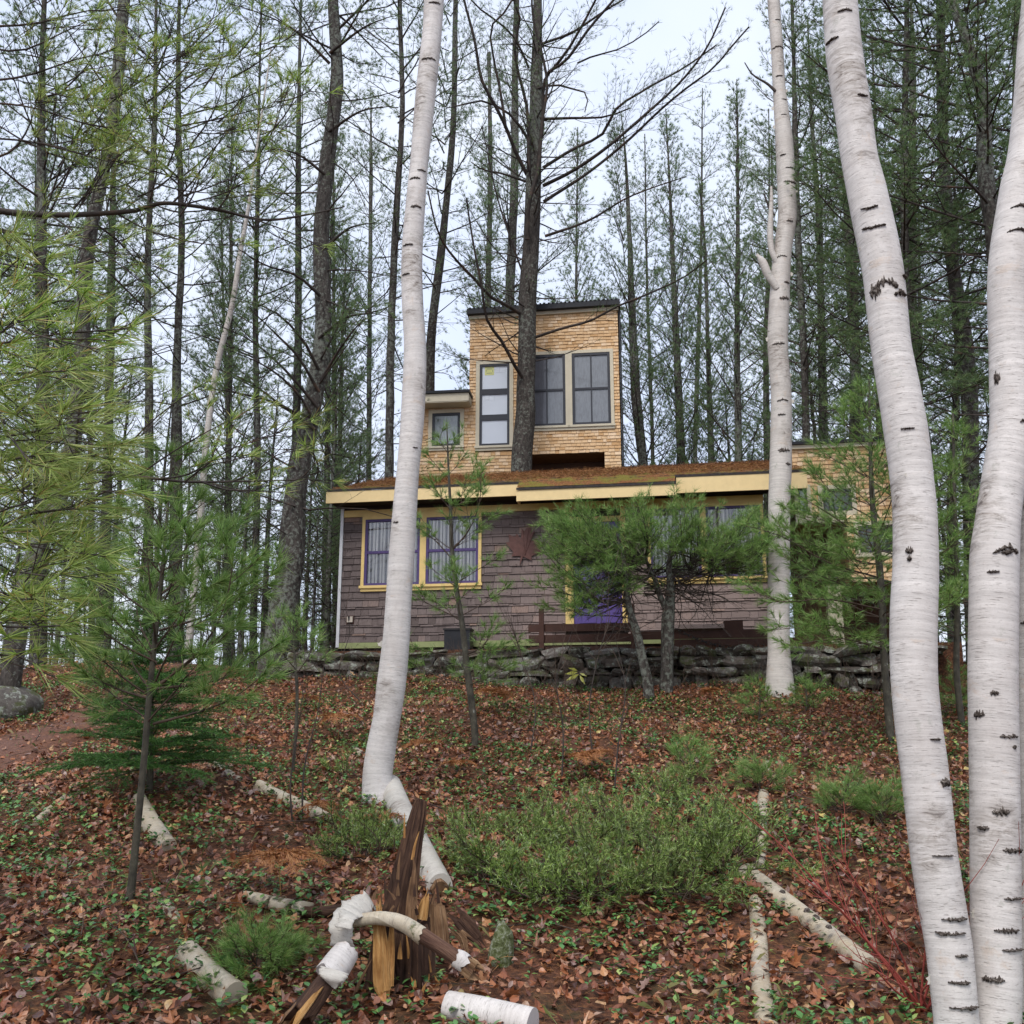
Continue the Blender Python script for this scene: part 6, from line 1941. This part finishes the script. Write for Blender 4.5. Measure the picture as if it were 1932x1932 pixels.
glog([(172, 893), (240, 910), (300, 925)], [104, 108, 112], M_BIRCH_LOG, 'bark', lb, 42, jag1=.03)
glog([(330, 935), (380, 945), (425, 955)], [112, 118, 120], M_BIRCH_LOG, 'bark', lb, 43, jag1=.05, jag0=.03)
glog([(280, 925), (430, 950), (530, 950), (640, 925)], [85, 92, 95, 80], M_ROT, 'bare_wood', lb, 44, jag1=.05, ridge=.05)

def sheet(path, wid, mat, name, parent, th=.004, cup=.25, seed=0):
    """a curling sheet of bark: path of centre points, half-width vectors"""
    rg = np.random.default_rng(seed)
    path = np.array(path); wid = np.array(wid)
    s = np.concatenate([[0], np.cumsum(np.linalg.norm(np.diff(path, axis=0), axis=1))])
    ss = np.linspace(0, s[-1], 26)
    c = smooth_curve(s, path, ss); w = smooth_curve(s, wid, ss)
    tan = np.gradient(c, axis=0); tan /= np.linalg.norm(tan, axis=1)[:, None]
    nrm = np.cross(tan, w); nrm /= np.linalg.norm(nrm, axis=1)[:, None]
    m = 9
    u = np.linspace(-1, 1, m)
    jit = 1 + (.10 * np.sin(ss * 75 + seed)[:, None] + .07 * np.sin(ss * 190)[:, None] + .05 * rg.normal(size=(26, 1))) * (np.abs(u)[None] > .7) * np.sign(u)[None] ** 2
    L = np.linalg.norm(w, axis=1)[:, None, None]
    co = c[:, None] + w[:, None] * (u[None] * jit)[..., None] + nrm[:, None] * (-(u ** 2) * cup)[None, :, None] * L + nrm[:, None] * (.05 * np.sin(ss[:, None] * 60 + u[None] * 2 + seed))[..., None] * L
    i, j = np.meshgrid(np.arange(25), np.arange(m - 1), indexing='ij')
    a = i * m + j
    uv = np.stack(np.broadcast_arrays((u * .1)[None], ss[:, None]), -1).reshape(-1, 2)
    q = np.stack([a, a + 1, a + m + 1, a + m], -1).reshape(-1, 4)
    o = Geo().add(co.reshape(-1, 3), quads=q, uvq=uv[q]).obj(name, mat, parent)
    so = o.modifiers.new('thickness', 'SOLIDIFY'); so.thickness = th
    return o
curl = thing('bark_sheet', tuple(float(q) for q in s4p(660, 1130, -.2)), 'large curled sheet of white birch bark draped over the branch left of the stump', 'bark sheet')
def wv(X0, Y0, X1, Y1, d0=0, d1=0):
    return (s4p(X1, Y1, d1) - s4p(X0, Y0, d0)) / 2
cpts = [s4p(845, 825, .05), s4p(770, 850, -.02), s4p(700, 890, -.12), s4p(645, 950, -.2), s4p(640, 1030, -.22), s4p(650, 1135, -.2)]
wids = [wv(800, 760, 885, 890, .05, .05), wv(720, 800, 830, 905, 0, -.05), wv(640, 850, 770, 930, -.05, -.17), wv(575, 945, 715, 965, -.18, -.22), wv(565, 1010, 715, 1040, -.2, -.2), wv(585, 1130, 730, 1140, -.18, -.18)]
sheet(cpts, wids, M_BIRCH_CURL, 'sheet', curl, .004, .14, 3)
sheet([s4p(700, 900, -.16), s4p(680, 950, -.26), s4p(655, 1010, -.28)], [wv(650, 880, 770, 930), wv(620, 940, 720, 955), wv(600, 1000, 690, 1020)], M_BIRCH_CURL, 'sheet', curl, .003, .2, 4)
rl = thing('birch_log', tuple(float(q) for q in on_ground(*z4(420, 1500))), 'rotten split log with a white bark sleeve at its upper end, left of the stump', 'log', 'fallen birch logs on the slope')
g = Geo().big_tube([s4p(690, 1160, -.26), s4p(640, 1230, -.3), s4p(560, 1345, -.36)], [s4w(82), s4w(92), s4w(98)], 22, .025, .035, 51, jag1=.02, jag0=.01)
g.obj('bark_sleeve', M_BIRCH, rl)
Geo().big_tube([s4p(640, 1230, -.3), s4p(540, 1370, -.38), s4p(430, 1520, -.45), s4p(300, 1690, -.52)], [s4w(66), s4w(76), s4w(95), s4w(105)], 16, .03, .08, 52, ridge=.16, flat=(1, .75), jag1=.1).obj('rotten_wood', M_ROT, rl)
Geo().big_tube([s4p(520, 1400, -.46), s4p(420, 1530, -.53), s4p(300, 1690, -.6)], [s4w(20), s4w(48), s4w(62)], 10, .03, .1, 53, ridge=.25, flat=(1, .5), jag1=.1, jag0=.1).obj('split_face', M_ROT_BRIGHT, rl)
Geo().big_tube([s4p(480, 1380, -.36), s4p(380, 1500, -.44), s4p(240, 1660, -.5)], [s4w(16), s4w(30), s4w(40)], 9, .03, .1, 54, ridge=.25, flat=(1, .6), jag1=.1, jag0=.1).obj('split_face', M_ROT_TAN, rl)
sheet([s4p(600, 1290, -.46), s4p(575, 1350, -.48), s4p(590, 1410, -.46)], [wv(500, 1290, 660, 1340), wv(510, 1330, 640, 1370), wv(575, 1395, 605, 1420)], M_BIRCH_CURL, 'bark_flap', rl, .004, .15, 6)
# small mossy stone-like stub to the right
ms = on_ground(*z4(1715, 1230))
mt = thing('mossy_stub', tuple(float(q) for q in ms), 'small mossy grey stub standing right of the broken stump', 'stub')
Geo().big_tube([ms - np.array([0, 0, .1]), ms + np.array([0, .01, .05]), ms + np.array([.01, .02, .13]), ms + np.array([0, .03, .20])], [.075, .07, .055, .02], 14, .03, .14, 61, jag1=.03).obj('wood', moss_mat('mossy_lichen', [(.3, (.03, .035, .012)), (.5, (.10, .115, .05)), (.62, (.24, .25, .19))]), mt)

# moss cushions: at the birch feet and on the log
def cushion(px, py, w, label, seed, h=.5, name='moss_cushion'):
    c = on_ground(px, py)
    r = W(w / 2, px, py, c[1])
    rg_ = np.random.default_rng(seed)
    t = thing(name, tuple(float(q) for q in c), label, 'moss')
    n, m = 9, 20
    co = []
    for i in range(n):
        a = i / (n - 1) * math.pi / 2
        for j in range(m):
            b = j / m * 6.283
            rr = r * math.cos(a) * (1 + .16 * math.sin(3 * b + seed) + .08 * rg_.normal())
            co.append(c + np.array([rr * math.cos(b), rr * math.sin(b) * .8, -.03 + h * r * math.sin(a) * (1 + .15 * rg_.normal())]))
    i, j = np.meshgrid(np.arange(n - 1), np.arange(m), indexing='ij')
    Geo().add(co, quads=np.stack([i * m + j, i * m + (j + 1) % m, (i + 1) * m + (j + 1) % m, (i + 1) * m + j], -1).reshape(-1, 4)).obj('cushion', M_MOSS, t)
    return t
cushion(1858, 1915, 46, 'green moss cushion in the gap between the feet of the two big birches', 1, 1.3)
cushion(455, 1905, 60, 'yellow-green moss cushion at the lower end of the thick log', 2, .7)
cushion(360, 1705, 40, 'yellow moss cushion beside the buried log stub', 3, .5)
cushion(1700, 1880, 40, 'dark moss cushion left of the large birch foot', 4, .5)

# boulder by the path
bl = on_ground(12, 1352)
bo = thing('boulder', tuple(float(q) for q in bl), 'grey boulder at the left edge beside the reddish path', 'boulder')
bm = bmesh.new()
bmesh.ops.create_icosphere(bm, subdivisions=4, radius=1)
rgb = np.random.default_rng(14)
ph = rgb.uniform(0, 6.3, (12, 1)); dr = rgb.normal(size=(12, 3)) * 2.2
for v in bm.verts:
    n_ = np.array(v.co)
    k = 1 + .06 * sum(math.sin(float(dr[q] @ n_) + float(ph[q, 0])) / (1 + q * .2) for q in range(12)) * .6
    v.co = Vector(n_ * k * np.array([.42, .4, .30]))
me = bpy.data.meshes.new('rock'); bm.to_mesh(me); bm.free()
me.polygons.foreach_set('use_smooth', np.ones(len(me.polygons), bool))
link('rock', me, M_STONE, bo, (0, 0, .10))

# ------------------------------------------------------------------ twigs, ferns, seed shrubs
def bare(rows, label, seed, n=7, mat=None, name='bare_sapling', group='bare saplings on the slope', L=.4, Y=None, w=1.0):
    g0 = on_ground(rows[0][0], rows[0][1]) if Y is None else P(rows[0][0], rows[0][1], Y)
    rng = np.random.default_rng(seed)
    pts = np.array([P(x, y, g0[1]) for x, y in rows])
    pts[0][2] -= .03
    s = np.concatenate([[0], np.cumsum(np.linalg.norm(np.diff(pts, axis=0), axis=1))])
    l = smooth_curve(s, pts, np.linspace(0, s[-1], 14))
    t = thing(name, tuple(float(q) for q in g0), label, 'sapling', group)
    st, tw = Twigs(), Twigs()
    st.add(l, .009 * w, .002, 6)
    st.into(Geo()).obj('stem', mat or M_LIMB, t)
    for k in range(n):
        p, d = along(l, rng.uniform(.25, .97))
        v = unit(d + rng.normal(size=3) * .7)
        q = curve_pts(p, v, L * rng.uniform(.4, 1.2), 6, rng, (0, 0, .4), .12)
        tw.add(q, .0035 * w, .001, 3)
        for _ in range(3):
            p2, d2 = along(q, rng.uniform(.3, .9))
            tw.add(curve_pts(p2, unit(d2 + rng.normal(size=3) * .6), L * .3, 3, rng, (0, 0, .3), .1), .0018 * w, .0008, 3)
    tw.into(Geo()).obj('twigs', mat or M_TWIG, t)
bare([(1120, 1440), (1112, 1330), (1128, 1240), (1150, 1150), (1120, 1080)], 'thin bare sapling standing below the porch railing', 1, 12, L=.7)
bare([(1158, 1500), (1168, 1390), (1180, 1300), (1160, 1200)], 'thin bare sapling rising from the back of the broad juniper', 2, 9, L=.6)
bare([(1060, 1470), (1062, 1370), (1050, 1280), (1080, 1190)], 'thin bare sapling left of the one below the railing', 3, 9, L=.6)
bare([(553, 1560), (548, 1480), (560, 1390), (572, 1300)], 'thin bare twin sapling on the left birch log', 4, 8, L=.4)
bare([(570, 1540), (574, 1450), (600, 1340), (612, 1250)], 'slanting bare sapling beside the left birch log', 5, 8, L=.45)
bare([(690, 1330), (640, 1270), (660, 1190), (640, 1110)], 'thin bare shoot before the left corner of the cabin', 6, 7, L=.5)
bare([(1000, 1420), (1010, 1330), (985, 1240), (960, 1160)], 'thin bare shoot right of the small pine stem', 7, 10, L=.7)
bare([(1520, 1330), (1524, 1260), (1528, 1190)], 'short bare stem before the annex post', 8, 6, L=.5)
rs = on_ground(1740, 1905)
red = thing('red_twig_shrub', tuple(float(q) for q in rs), 'shrub of long thin red twigs arching left from the foot of the large birch', 'shrub')
tw, tw2 = Twigs(), Twigs()
rng = np.random.default_rng(91)
for L in ([(1735, 1925), (1715, 1870), (1650, 1790), (1560, 1690), (1500, 1620), (1420, 1545)], [(1730, 1925), (1705, 1860), (1640, 1780), (1590, 1720), (1530, 1665)], [(1735, 1922), (1720, 1850), (1690, 1780), (1640, 1700), (1600, 1640), (1575, 1560)], [(1728, 1925), (1700, 1862), (1630, 1770), (1570, 1700), (1500, 1645)],
          [(1745, 1925), (1760, 1890), (1830, 1830), (1890, 1760), (1932, 1660)], [(1742, 1922), (1755, 1850), (1770, 1780), (1790, 1720), (1810, 1660)], [(1738, 1920), (1742, 1830), (1748, 1760), (1740, 1700), (1748, 1670), (1770, 1600)], [(1735, 1920), (1765, 1860), (1760, 1800), (1750, 1760)], [(1730, 1922), (1690, 1870), (1650, 1830), (1580, 1800)], [(1745, 1925), (1740, 1870), (1770, 1840), (1775, 1810)]):
    q = np.array([P(x, y, rs[1] - .25 * k / (len(L) - 1)) for k, (x, y) in enumerate(L)])
    q[0] = rs + np.array([rng.uniform(-.05, .05), 0, -.02])
    s = np.concatenate([[0], np.cumsum(np.linalg.norm(np.diff(q, axis=0), axis=1))])
    l = smooth_curve(s, q, np.linspace(0, s[-1], 14))
    tw.add(l, .0068, .002, 5)
    for k in range(9):
        p, d = along(l, rng.uniform(.3, .95))
        tw2.add(curve_pts(p, unit(d + rng.normal(size=3) * .45), rng.uniform(.12, .42), 4, rng, (0, 0, .3), .08), .0026, .0012, 3)
tw.into(Geo()).obj('stems', M_TWIG_RED, red)
tw2.into(Geo()).obj('twigs', M_TWIG_RED, red)

def fern(px, py, hpx, label, seed, nfr=4):
    rng = np.random.default_rng(seed)
    g0 = on_ground(px, py)
    h = W(hpx, px, py, g0[1])
    t = thing('dead_fern', tuple(float(q) for q in g0), label, 'fern', 'dead brown ferns on the slope')
    tw, g = Twigs(), Geo()
    st = curve_pts(g0 - np.array([0, 0, .02]), (rng.normal(0, .12), rng.normal(0, .1), 1), h * .6, 5, rng, (0, 0, 0), .05)
    tw.add(st, .004, .0025, 4)
    for k in range(nfr):
        az = rng.uniform(0, 6.3) if k else -1.57
        L = h * rng.uniform(.6, 1.0)
        fr = curve_pts(st[-1], (math.cos(az), math.sin(az) * .8, .5), L, 10, rng, (0, 0, -1.3), .06)
        tw.add(fr, .0022, .001)
        n = 26
        for i in range(n):
            f = .12 + .86 * i / n
            p, d = along(fr, f)
            sd = unit(np.cross(d, (0, 0, 1)) + rng.normal(size=3) * .12)
            pl_ = L * .42 * (1 - f) ** .8 + .008
            for sg in (-1, 1):
                v = unit(sd * sg + d * .45 + np.array([0, 0, -.15]) + rng.normal(size=3) * .12)
                nm = 7
                for j in range(nm):
                    pj = p + v * pl_ * (j + .3) / nm
                    w_ = pl_ * .30 * (1 - j / nm) + .003
                    up_ = unit(np.cross(v, np.cross(d, v)) + rng.normal(size=3) * .3)
                    dl = unit(d + v * .4 + rng.normal(size=3) * .25)
                    g.add([pj, pj + v * pl_ / nm * .8, pj + dl * w_], tris=[(0, 1, 2)])
                    g.add([pj, pj + v * pl_ / nm * .8, pj - dl * w_ * .9], tris=[(0, 2, 1)])
    tw.into(Geo()).obj('stem', M_ROT_BRIGHT, t)
    g.obj('fronds', M_FERN, t, False)
FERN_L = [(530, 1705, 130, 'large dead brown fern standing above the left end of the cracked birch branch'), (1095, 1470, 60, 'curled dead fern behind the broad juniper'), (1130, 1455, 50, 'smaller dead fern next to the curled one behind the juniper'),
          (640, 1395, 60, 'dead fern on the slope left of the leaning white birch'), (800, 1440, 55, 'dead fern just right of the leaning white birch'), (565, 1350, 50, 'dead fern below the left end of the stone wall'), (935, 1350, 60, 'dead fern below the wall beside the small pine'),
          (610, 1560, 60, 'flattened dead fern on the left birch log'), (720, 1590, 70, 'dead fern in the small juniper'), (1350, 1330, 40, 'dead fern at the foot of the wall below the porch step'), (865, 1470, 45, 'dead fern above the tip of the tall splinter'), (460, 1420, 40, 'dead fern right of the dark fir')]
for k, (x, y, h, lab) in enumerate(FERN_L):
    fern(x, y, h * 1.25, lab, 300 + k, 4 + k % 3)
# yellow-leaved shoot under the railing
yp = on_ground(1100, 1310)
yl = thing('yellow_leaf_plant', tuple(float(q) for q in yp), 'small plant with bright yellow drooping leaves below the porch railing', 'plant')
tw, g = Twigs(), Geo()
rng = np.random.default_rng(5)
st = np.array([P(x, y, yp[1]) for x, y in ((1100, 1312), (1096, 1290), (1092, 1270), (1084, 1262))])
tw.add(st, .004, .002, 4)
for (x0, y0, x1, y1) in ((1090, 1268, 1066, 1272), (1092, 1272, 1068, 1284), (1094, 1274, 1104, 1292), (1090, 1265, 1072, 1260), (1094, 1270, 1108, 1276)):
    a, b = P(x0, y0, yp[1]), P(x1, y1, yp[1] - .05)
    d = b - a; L = np.linalg.norm(d); sd = unit(np.cross(d, (0, -1, .3))) * L * .16; up_ = np.array([0, -.2, .12]) * L
    g.add([a, a + d * .4 + sd, b, a + d * .4 - sd, a + d * .5 + up_ * .3], tris=[(0, 1, 4), (1, 2, 4), (2, 3, 4), (3, 0, 4)])
tw.into(Geo()).obj('stem', M_TWIG, yl)
g.obj('leaf', M_YELLOW, yl)

# ------------------------------------------------------------------ fallen leaves, needles, small green plants: nobody could count them
rng = np.random.default_rng(12)
def scatter(n, y0, y1, dens=None):
    """points on the visible slope, thinner with distance"""
    y = y0 + (y1 - y0) * rng.uniform(0, 1, n * 3) ** 1.0
    x = rng.uniform(-1, 1, n * 3) * (.60 * y1 + .8)
    k = np.abs(x) < .60 * y + .8
    x, y = x[k], y[k]
    if dens is not None:
        k = rng.uniform(0, 1, len(x)) < dens(x, y)
        x, y = x[k], y[k]
    return x[:n], y[:n]
def normals(x, y):
    e = .06
    nx = -(ground(x + e, y) - ground(x - e, y)) / (2 * e)
    ny = -(ground(x, y + e) - ground(x, y - e)) / (2 * e)
    v = np.stack([nx, ny, np.ones_like(nx)], -1)
    return v / np.linalg.norm(v, axis=1)[:, None]
def behind_wall(x, y):
    return ((np.stack([x, y], -1) - CF.o[:2]) @ CF.n[:2] > -1.15) & (x > sx0 - .2) & (x < sx1 + .3)
maple = np.array([(0, -.5), (.10, -.22), (.42, -.30), (.30, -.06), (.52, .10), (.28, .16), (.20, .14), (.22, .36), (.08, .32), (0, .55), (-.08, .32), (-.22, .36), (-.20, .14), (-.28, .16), (-.52, .10), (-.30, -.06), (-.42, -.30), (-.10, -.22)])
ovate = np.array([(0, -.5), (.20, -.30), (.30, -.02), (.22, .25), (.0, .52), (-.22, .25), (-.30, -.02), (-.20, -.30)])
birchl = np.array([(0, -.45), (.26, -.36), (.36, -.10), (.20, .22), (0, .50), (-.20, .22), (-.36, -.10), (-.26, -.36)])
def leaves(G_, shape, x, y, size, lift, tilt, curl):
    n, m = len(x), len(shape)
    th = rng.uniform(0, 6.3, n)
    nv = normals(x, y) + rng.normal(0, tilt, (n, 3)); nv /= np.linalg.norm(nv, axis=1)[:, None]
    a = np.stack([np.cos(th), np.sin(th), np.zeros(n)], -1); a -= nv * np.sum(a * nv, 1)[:, None]; a /= np.linalg.norm(a, axis=1)[:, None]
    b = np.cross(nv, a)
    s = size * rng.uniform(.5, 1.45, n)
    c = np.stack([x, y, ground(x, y) + lift * rng.uniform(0, 1, n) ** 1.5 + .012], -1)
    pts = np.concatenate([shape, [[0, 0]]])
    k1 = rng.normal(0, curl, n); k2 = rng.normal(0, curl, n)
    U, V = pts[None, :, 0], pts[None, :, 1]
    zz = k1[:, None] * U ** 2 * 3 + k2[:, None] * V ** 2 * 2.2 + rng.normal(0, .035, (n, m + 1))
    co = c[:, None] + s[:, None, None] * (a[:, None] * U[..., None] + b[:, None] * V[..., None] + nv[:, None] * zz[..., None])
    tr = np.array([(k, (k + 1) % m, m) for k in range(m)])
    G_.add(co.reshape(-1, 3), tris=(tr[None] + (np.arange(n) * (m + 1))[:, None, None]).reshape(-1, 3))
drift = lambda x, y: np.clip(.72 + .5 * np.sin(x * 2.9 + 1.3 * np.sin(y * 1.7)) * np.sin(y * 3.3 + x * .9) + .25 * np.sin(x * 7.1 + y * 5.3), .42, 1)
d_leaf = lambda x, y: np.where(behind_wall(x, y), 0, np.where(on_path(x, y), .22, drift(x, y) * np.clip(1.2 - y / 26, .3, 1)))
G_ = Geo()
x, y = scatter(8500, 3.4, 17.5, d_leaf); leaves(G_, maple, x, y, .080, .05, .42, .38)
x, y = scatter(30000, 3.4, 17.5, d_leaf); leaves(G_, ovate, x, y, .056, .05, .42, .38)
x, y = scatter(30000, 3.4, 17.5, d_leaf); leaves(G_, birchl, x, y, .050, .05, .42, .38)
G_.obj('leaf_litter', M_LITTER, None, False, 'stuff')
# brown needles and bits of stalk
x, y = scatter(80000, 3.4, 19, lambda x, y: np.where(behind_wall(x, y), .02, np.where(on_path(x, y), 1, .75)))
n = len(x)
c = np.stack([x, y, ground(x, y) + rng.uniform(.01, .055, n)], -1)
d = rng.normal(size=(n, 3)) * (1, 1, .3); d /= np.linalg.norm(d, axis=1)[:, None]
sd = np.cross(d, rng.normal(size=(n, 3))); sd /= np.linalg.norm(sd, axis=1)[:, None]
L = rng.uniform(.04, .13, n)[:, None]
v = np.stack([c - d * L / 2 - sd * .0014, c - d * L / 2 + sd * .0014, c + d * L / 2], 1).reshape(-1, 3)
Geo().add(v, tris=np.arange(3 * n).reshape(-1, 3)).obj('needle_litter', M_STRAW, None, False, 'stuff')
# wintergreen and other low leaves
patch = lambda x, y: np.clip(.5 + .9 * (np.sin(x * 1.7 + 1) * np.sin(y * 2.1 + x * .7) + .5 * np.sin(x * 4.3 + y * 3.1)), .08, 1)
d_green = lambda x, y: np.where(behind_wall(x, y) | on_path(x, y, .15), 0, patch(x, y) * np.clip(1.1 - y / 40, .3, 1))
x, y = scatter(27000, 3.4, 17, d_green)
n = len(x)
G_ = Geo()
for k in range(5):
    kk = rng.uniform(0, 1, n) < (.95, .9, .8, .6, .45)[k]
    xx, yy = x[kk], y[kk]; m = len(xx)
    az = rng.uniform(0, 6.3, m); el = rng.uniform(.0, .7, m)
    h = rng.uniform(.02, .075, m)
    d = np.stack([np.cos(az) * np.cos(el), np.sin(az) * np.cos(el), np.sin(el)], -1)
    sd = np.cross(d, np.array([0, 0, 1.0])); sd /= np.linalg.norm(sd, axis=1)[:, None]
    up_ = np.cross(sd, d)
    s = rng.uniform(.020, .048, m)[:, None]
    c = np.stack([xx, yy, ground(xx, yy) + h], -1) + d * .006
    v = np.stack([c, c + d * s * .45 + sd * s * .36 + up_ * s * .10, c + d * s * .85 + sd * s * .22 + up_ * s * .05, c + d * s * 1.15 - up_ * s * .1, c + d * s * .85 - sd * s * .22 + up_ * s * .05, c + d * s * .45 - sd * s * .36 + up_ * s * .10], 1)
    tr = np.array([(0, 1, 5), (1, 2, 4), (1, 4, 5), (2, 3, 4)])
    G_.add(v.reshape(-1, 3), tris=(tr[None] + (np.arange(m) * 6)[:, None, None]).reshape(-1, 3))
G_.obj('ground_plants', M_GREEN, None, False, 'stuff')
# thin grass
x, y = scatter(5000, 3.6, 14, lambda x, y: np.where(behind_wall(x, y), 0, np.clip(np.sin(x * 2.3 + y) * np.sin(y * 1.7 - x) , .04, 1)))
n = len(x)
c = np.stack([x, y, ground(x, y)], -1)
d = np.stack([rng.normal(0, .5, n), rng.normal(0, .5, n), rng.uniform(.4, 1, n)], -1); d /= np.linalg.norm(d, axis=1)[:, None]
sd = np.cross(d, rng.normal(size=(n, 3))); sd /= np.linalg.norm(sd, axis=1)[:, None]
L = rng.uniform(.06, .20, n)[:, None]
v = np.stack([c - sd * .0016, c + sd * .0016, c + d * L * .6 + sd * .001, c + d * L + np.array([0, 0, -.25]) * L], 1)
tr = np.array([(0, 1, 2), (0, 2, 3)])
Geo().add(v.reshape(-1, 3), tris=(tr[None] + (np.arange(n) * 4)[:, None, None]).reshape(-1, 3)).obj('grass', M_GRASS, None, False, 'stuff')

# fallen sticks among the leaves
tw = Twigs()
x, y = scatter(700, 3.5, 16, lambda x, y: np.where(behind_wall(x, y), 0, .8))
for a, b in zip(x, y):
    L = rng.uniform(.12, .7); az = rng.uniform(0, 6.3)
    q = curve_pts((a, b, 0), (math.cos(az), math.sin(az), 0), L, 5, rng, (0, 0, 0), .1)
    q[:, 2] = ground(q[:, 0], q[:, 1]) + .03 + rng.uniform(0, .05) + np.linspace(0, rng.uniform(-.02, .10), 5)
    tw.add(q, rng.uniform(.002, .006), .0012, 4)
tw.into(Geo()).obj('fallen_twigs', M_TWIG, None, kind='stuff')
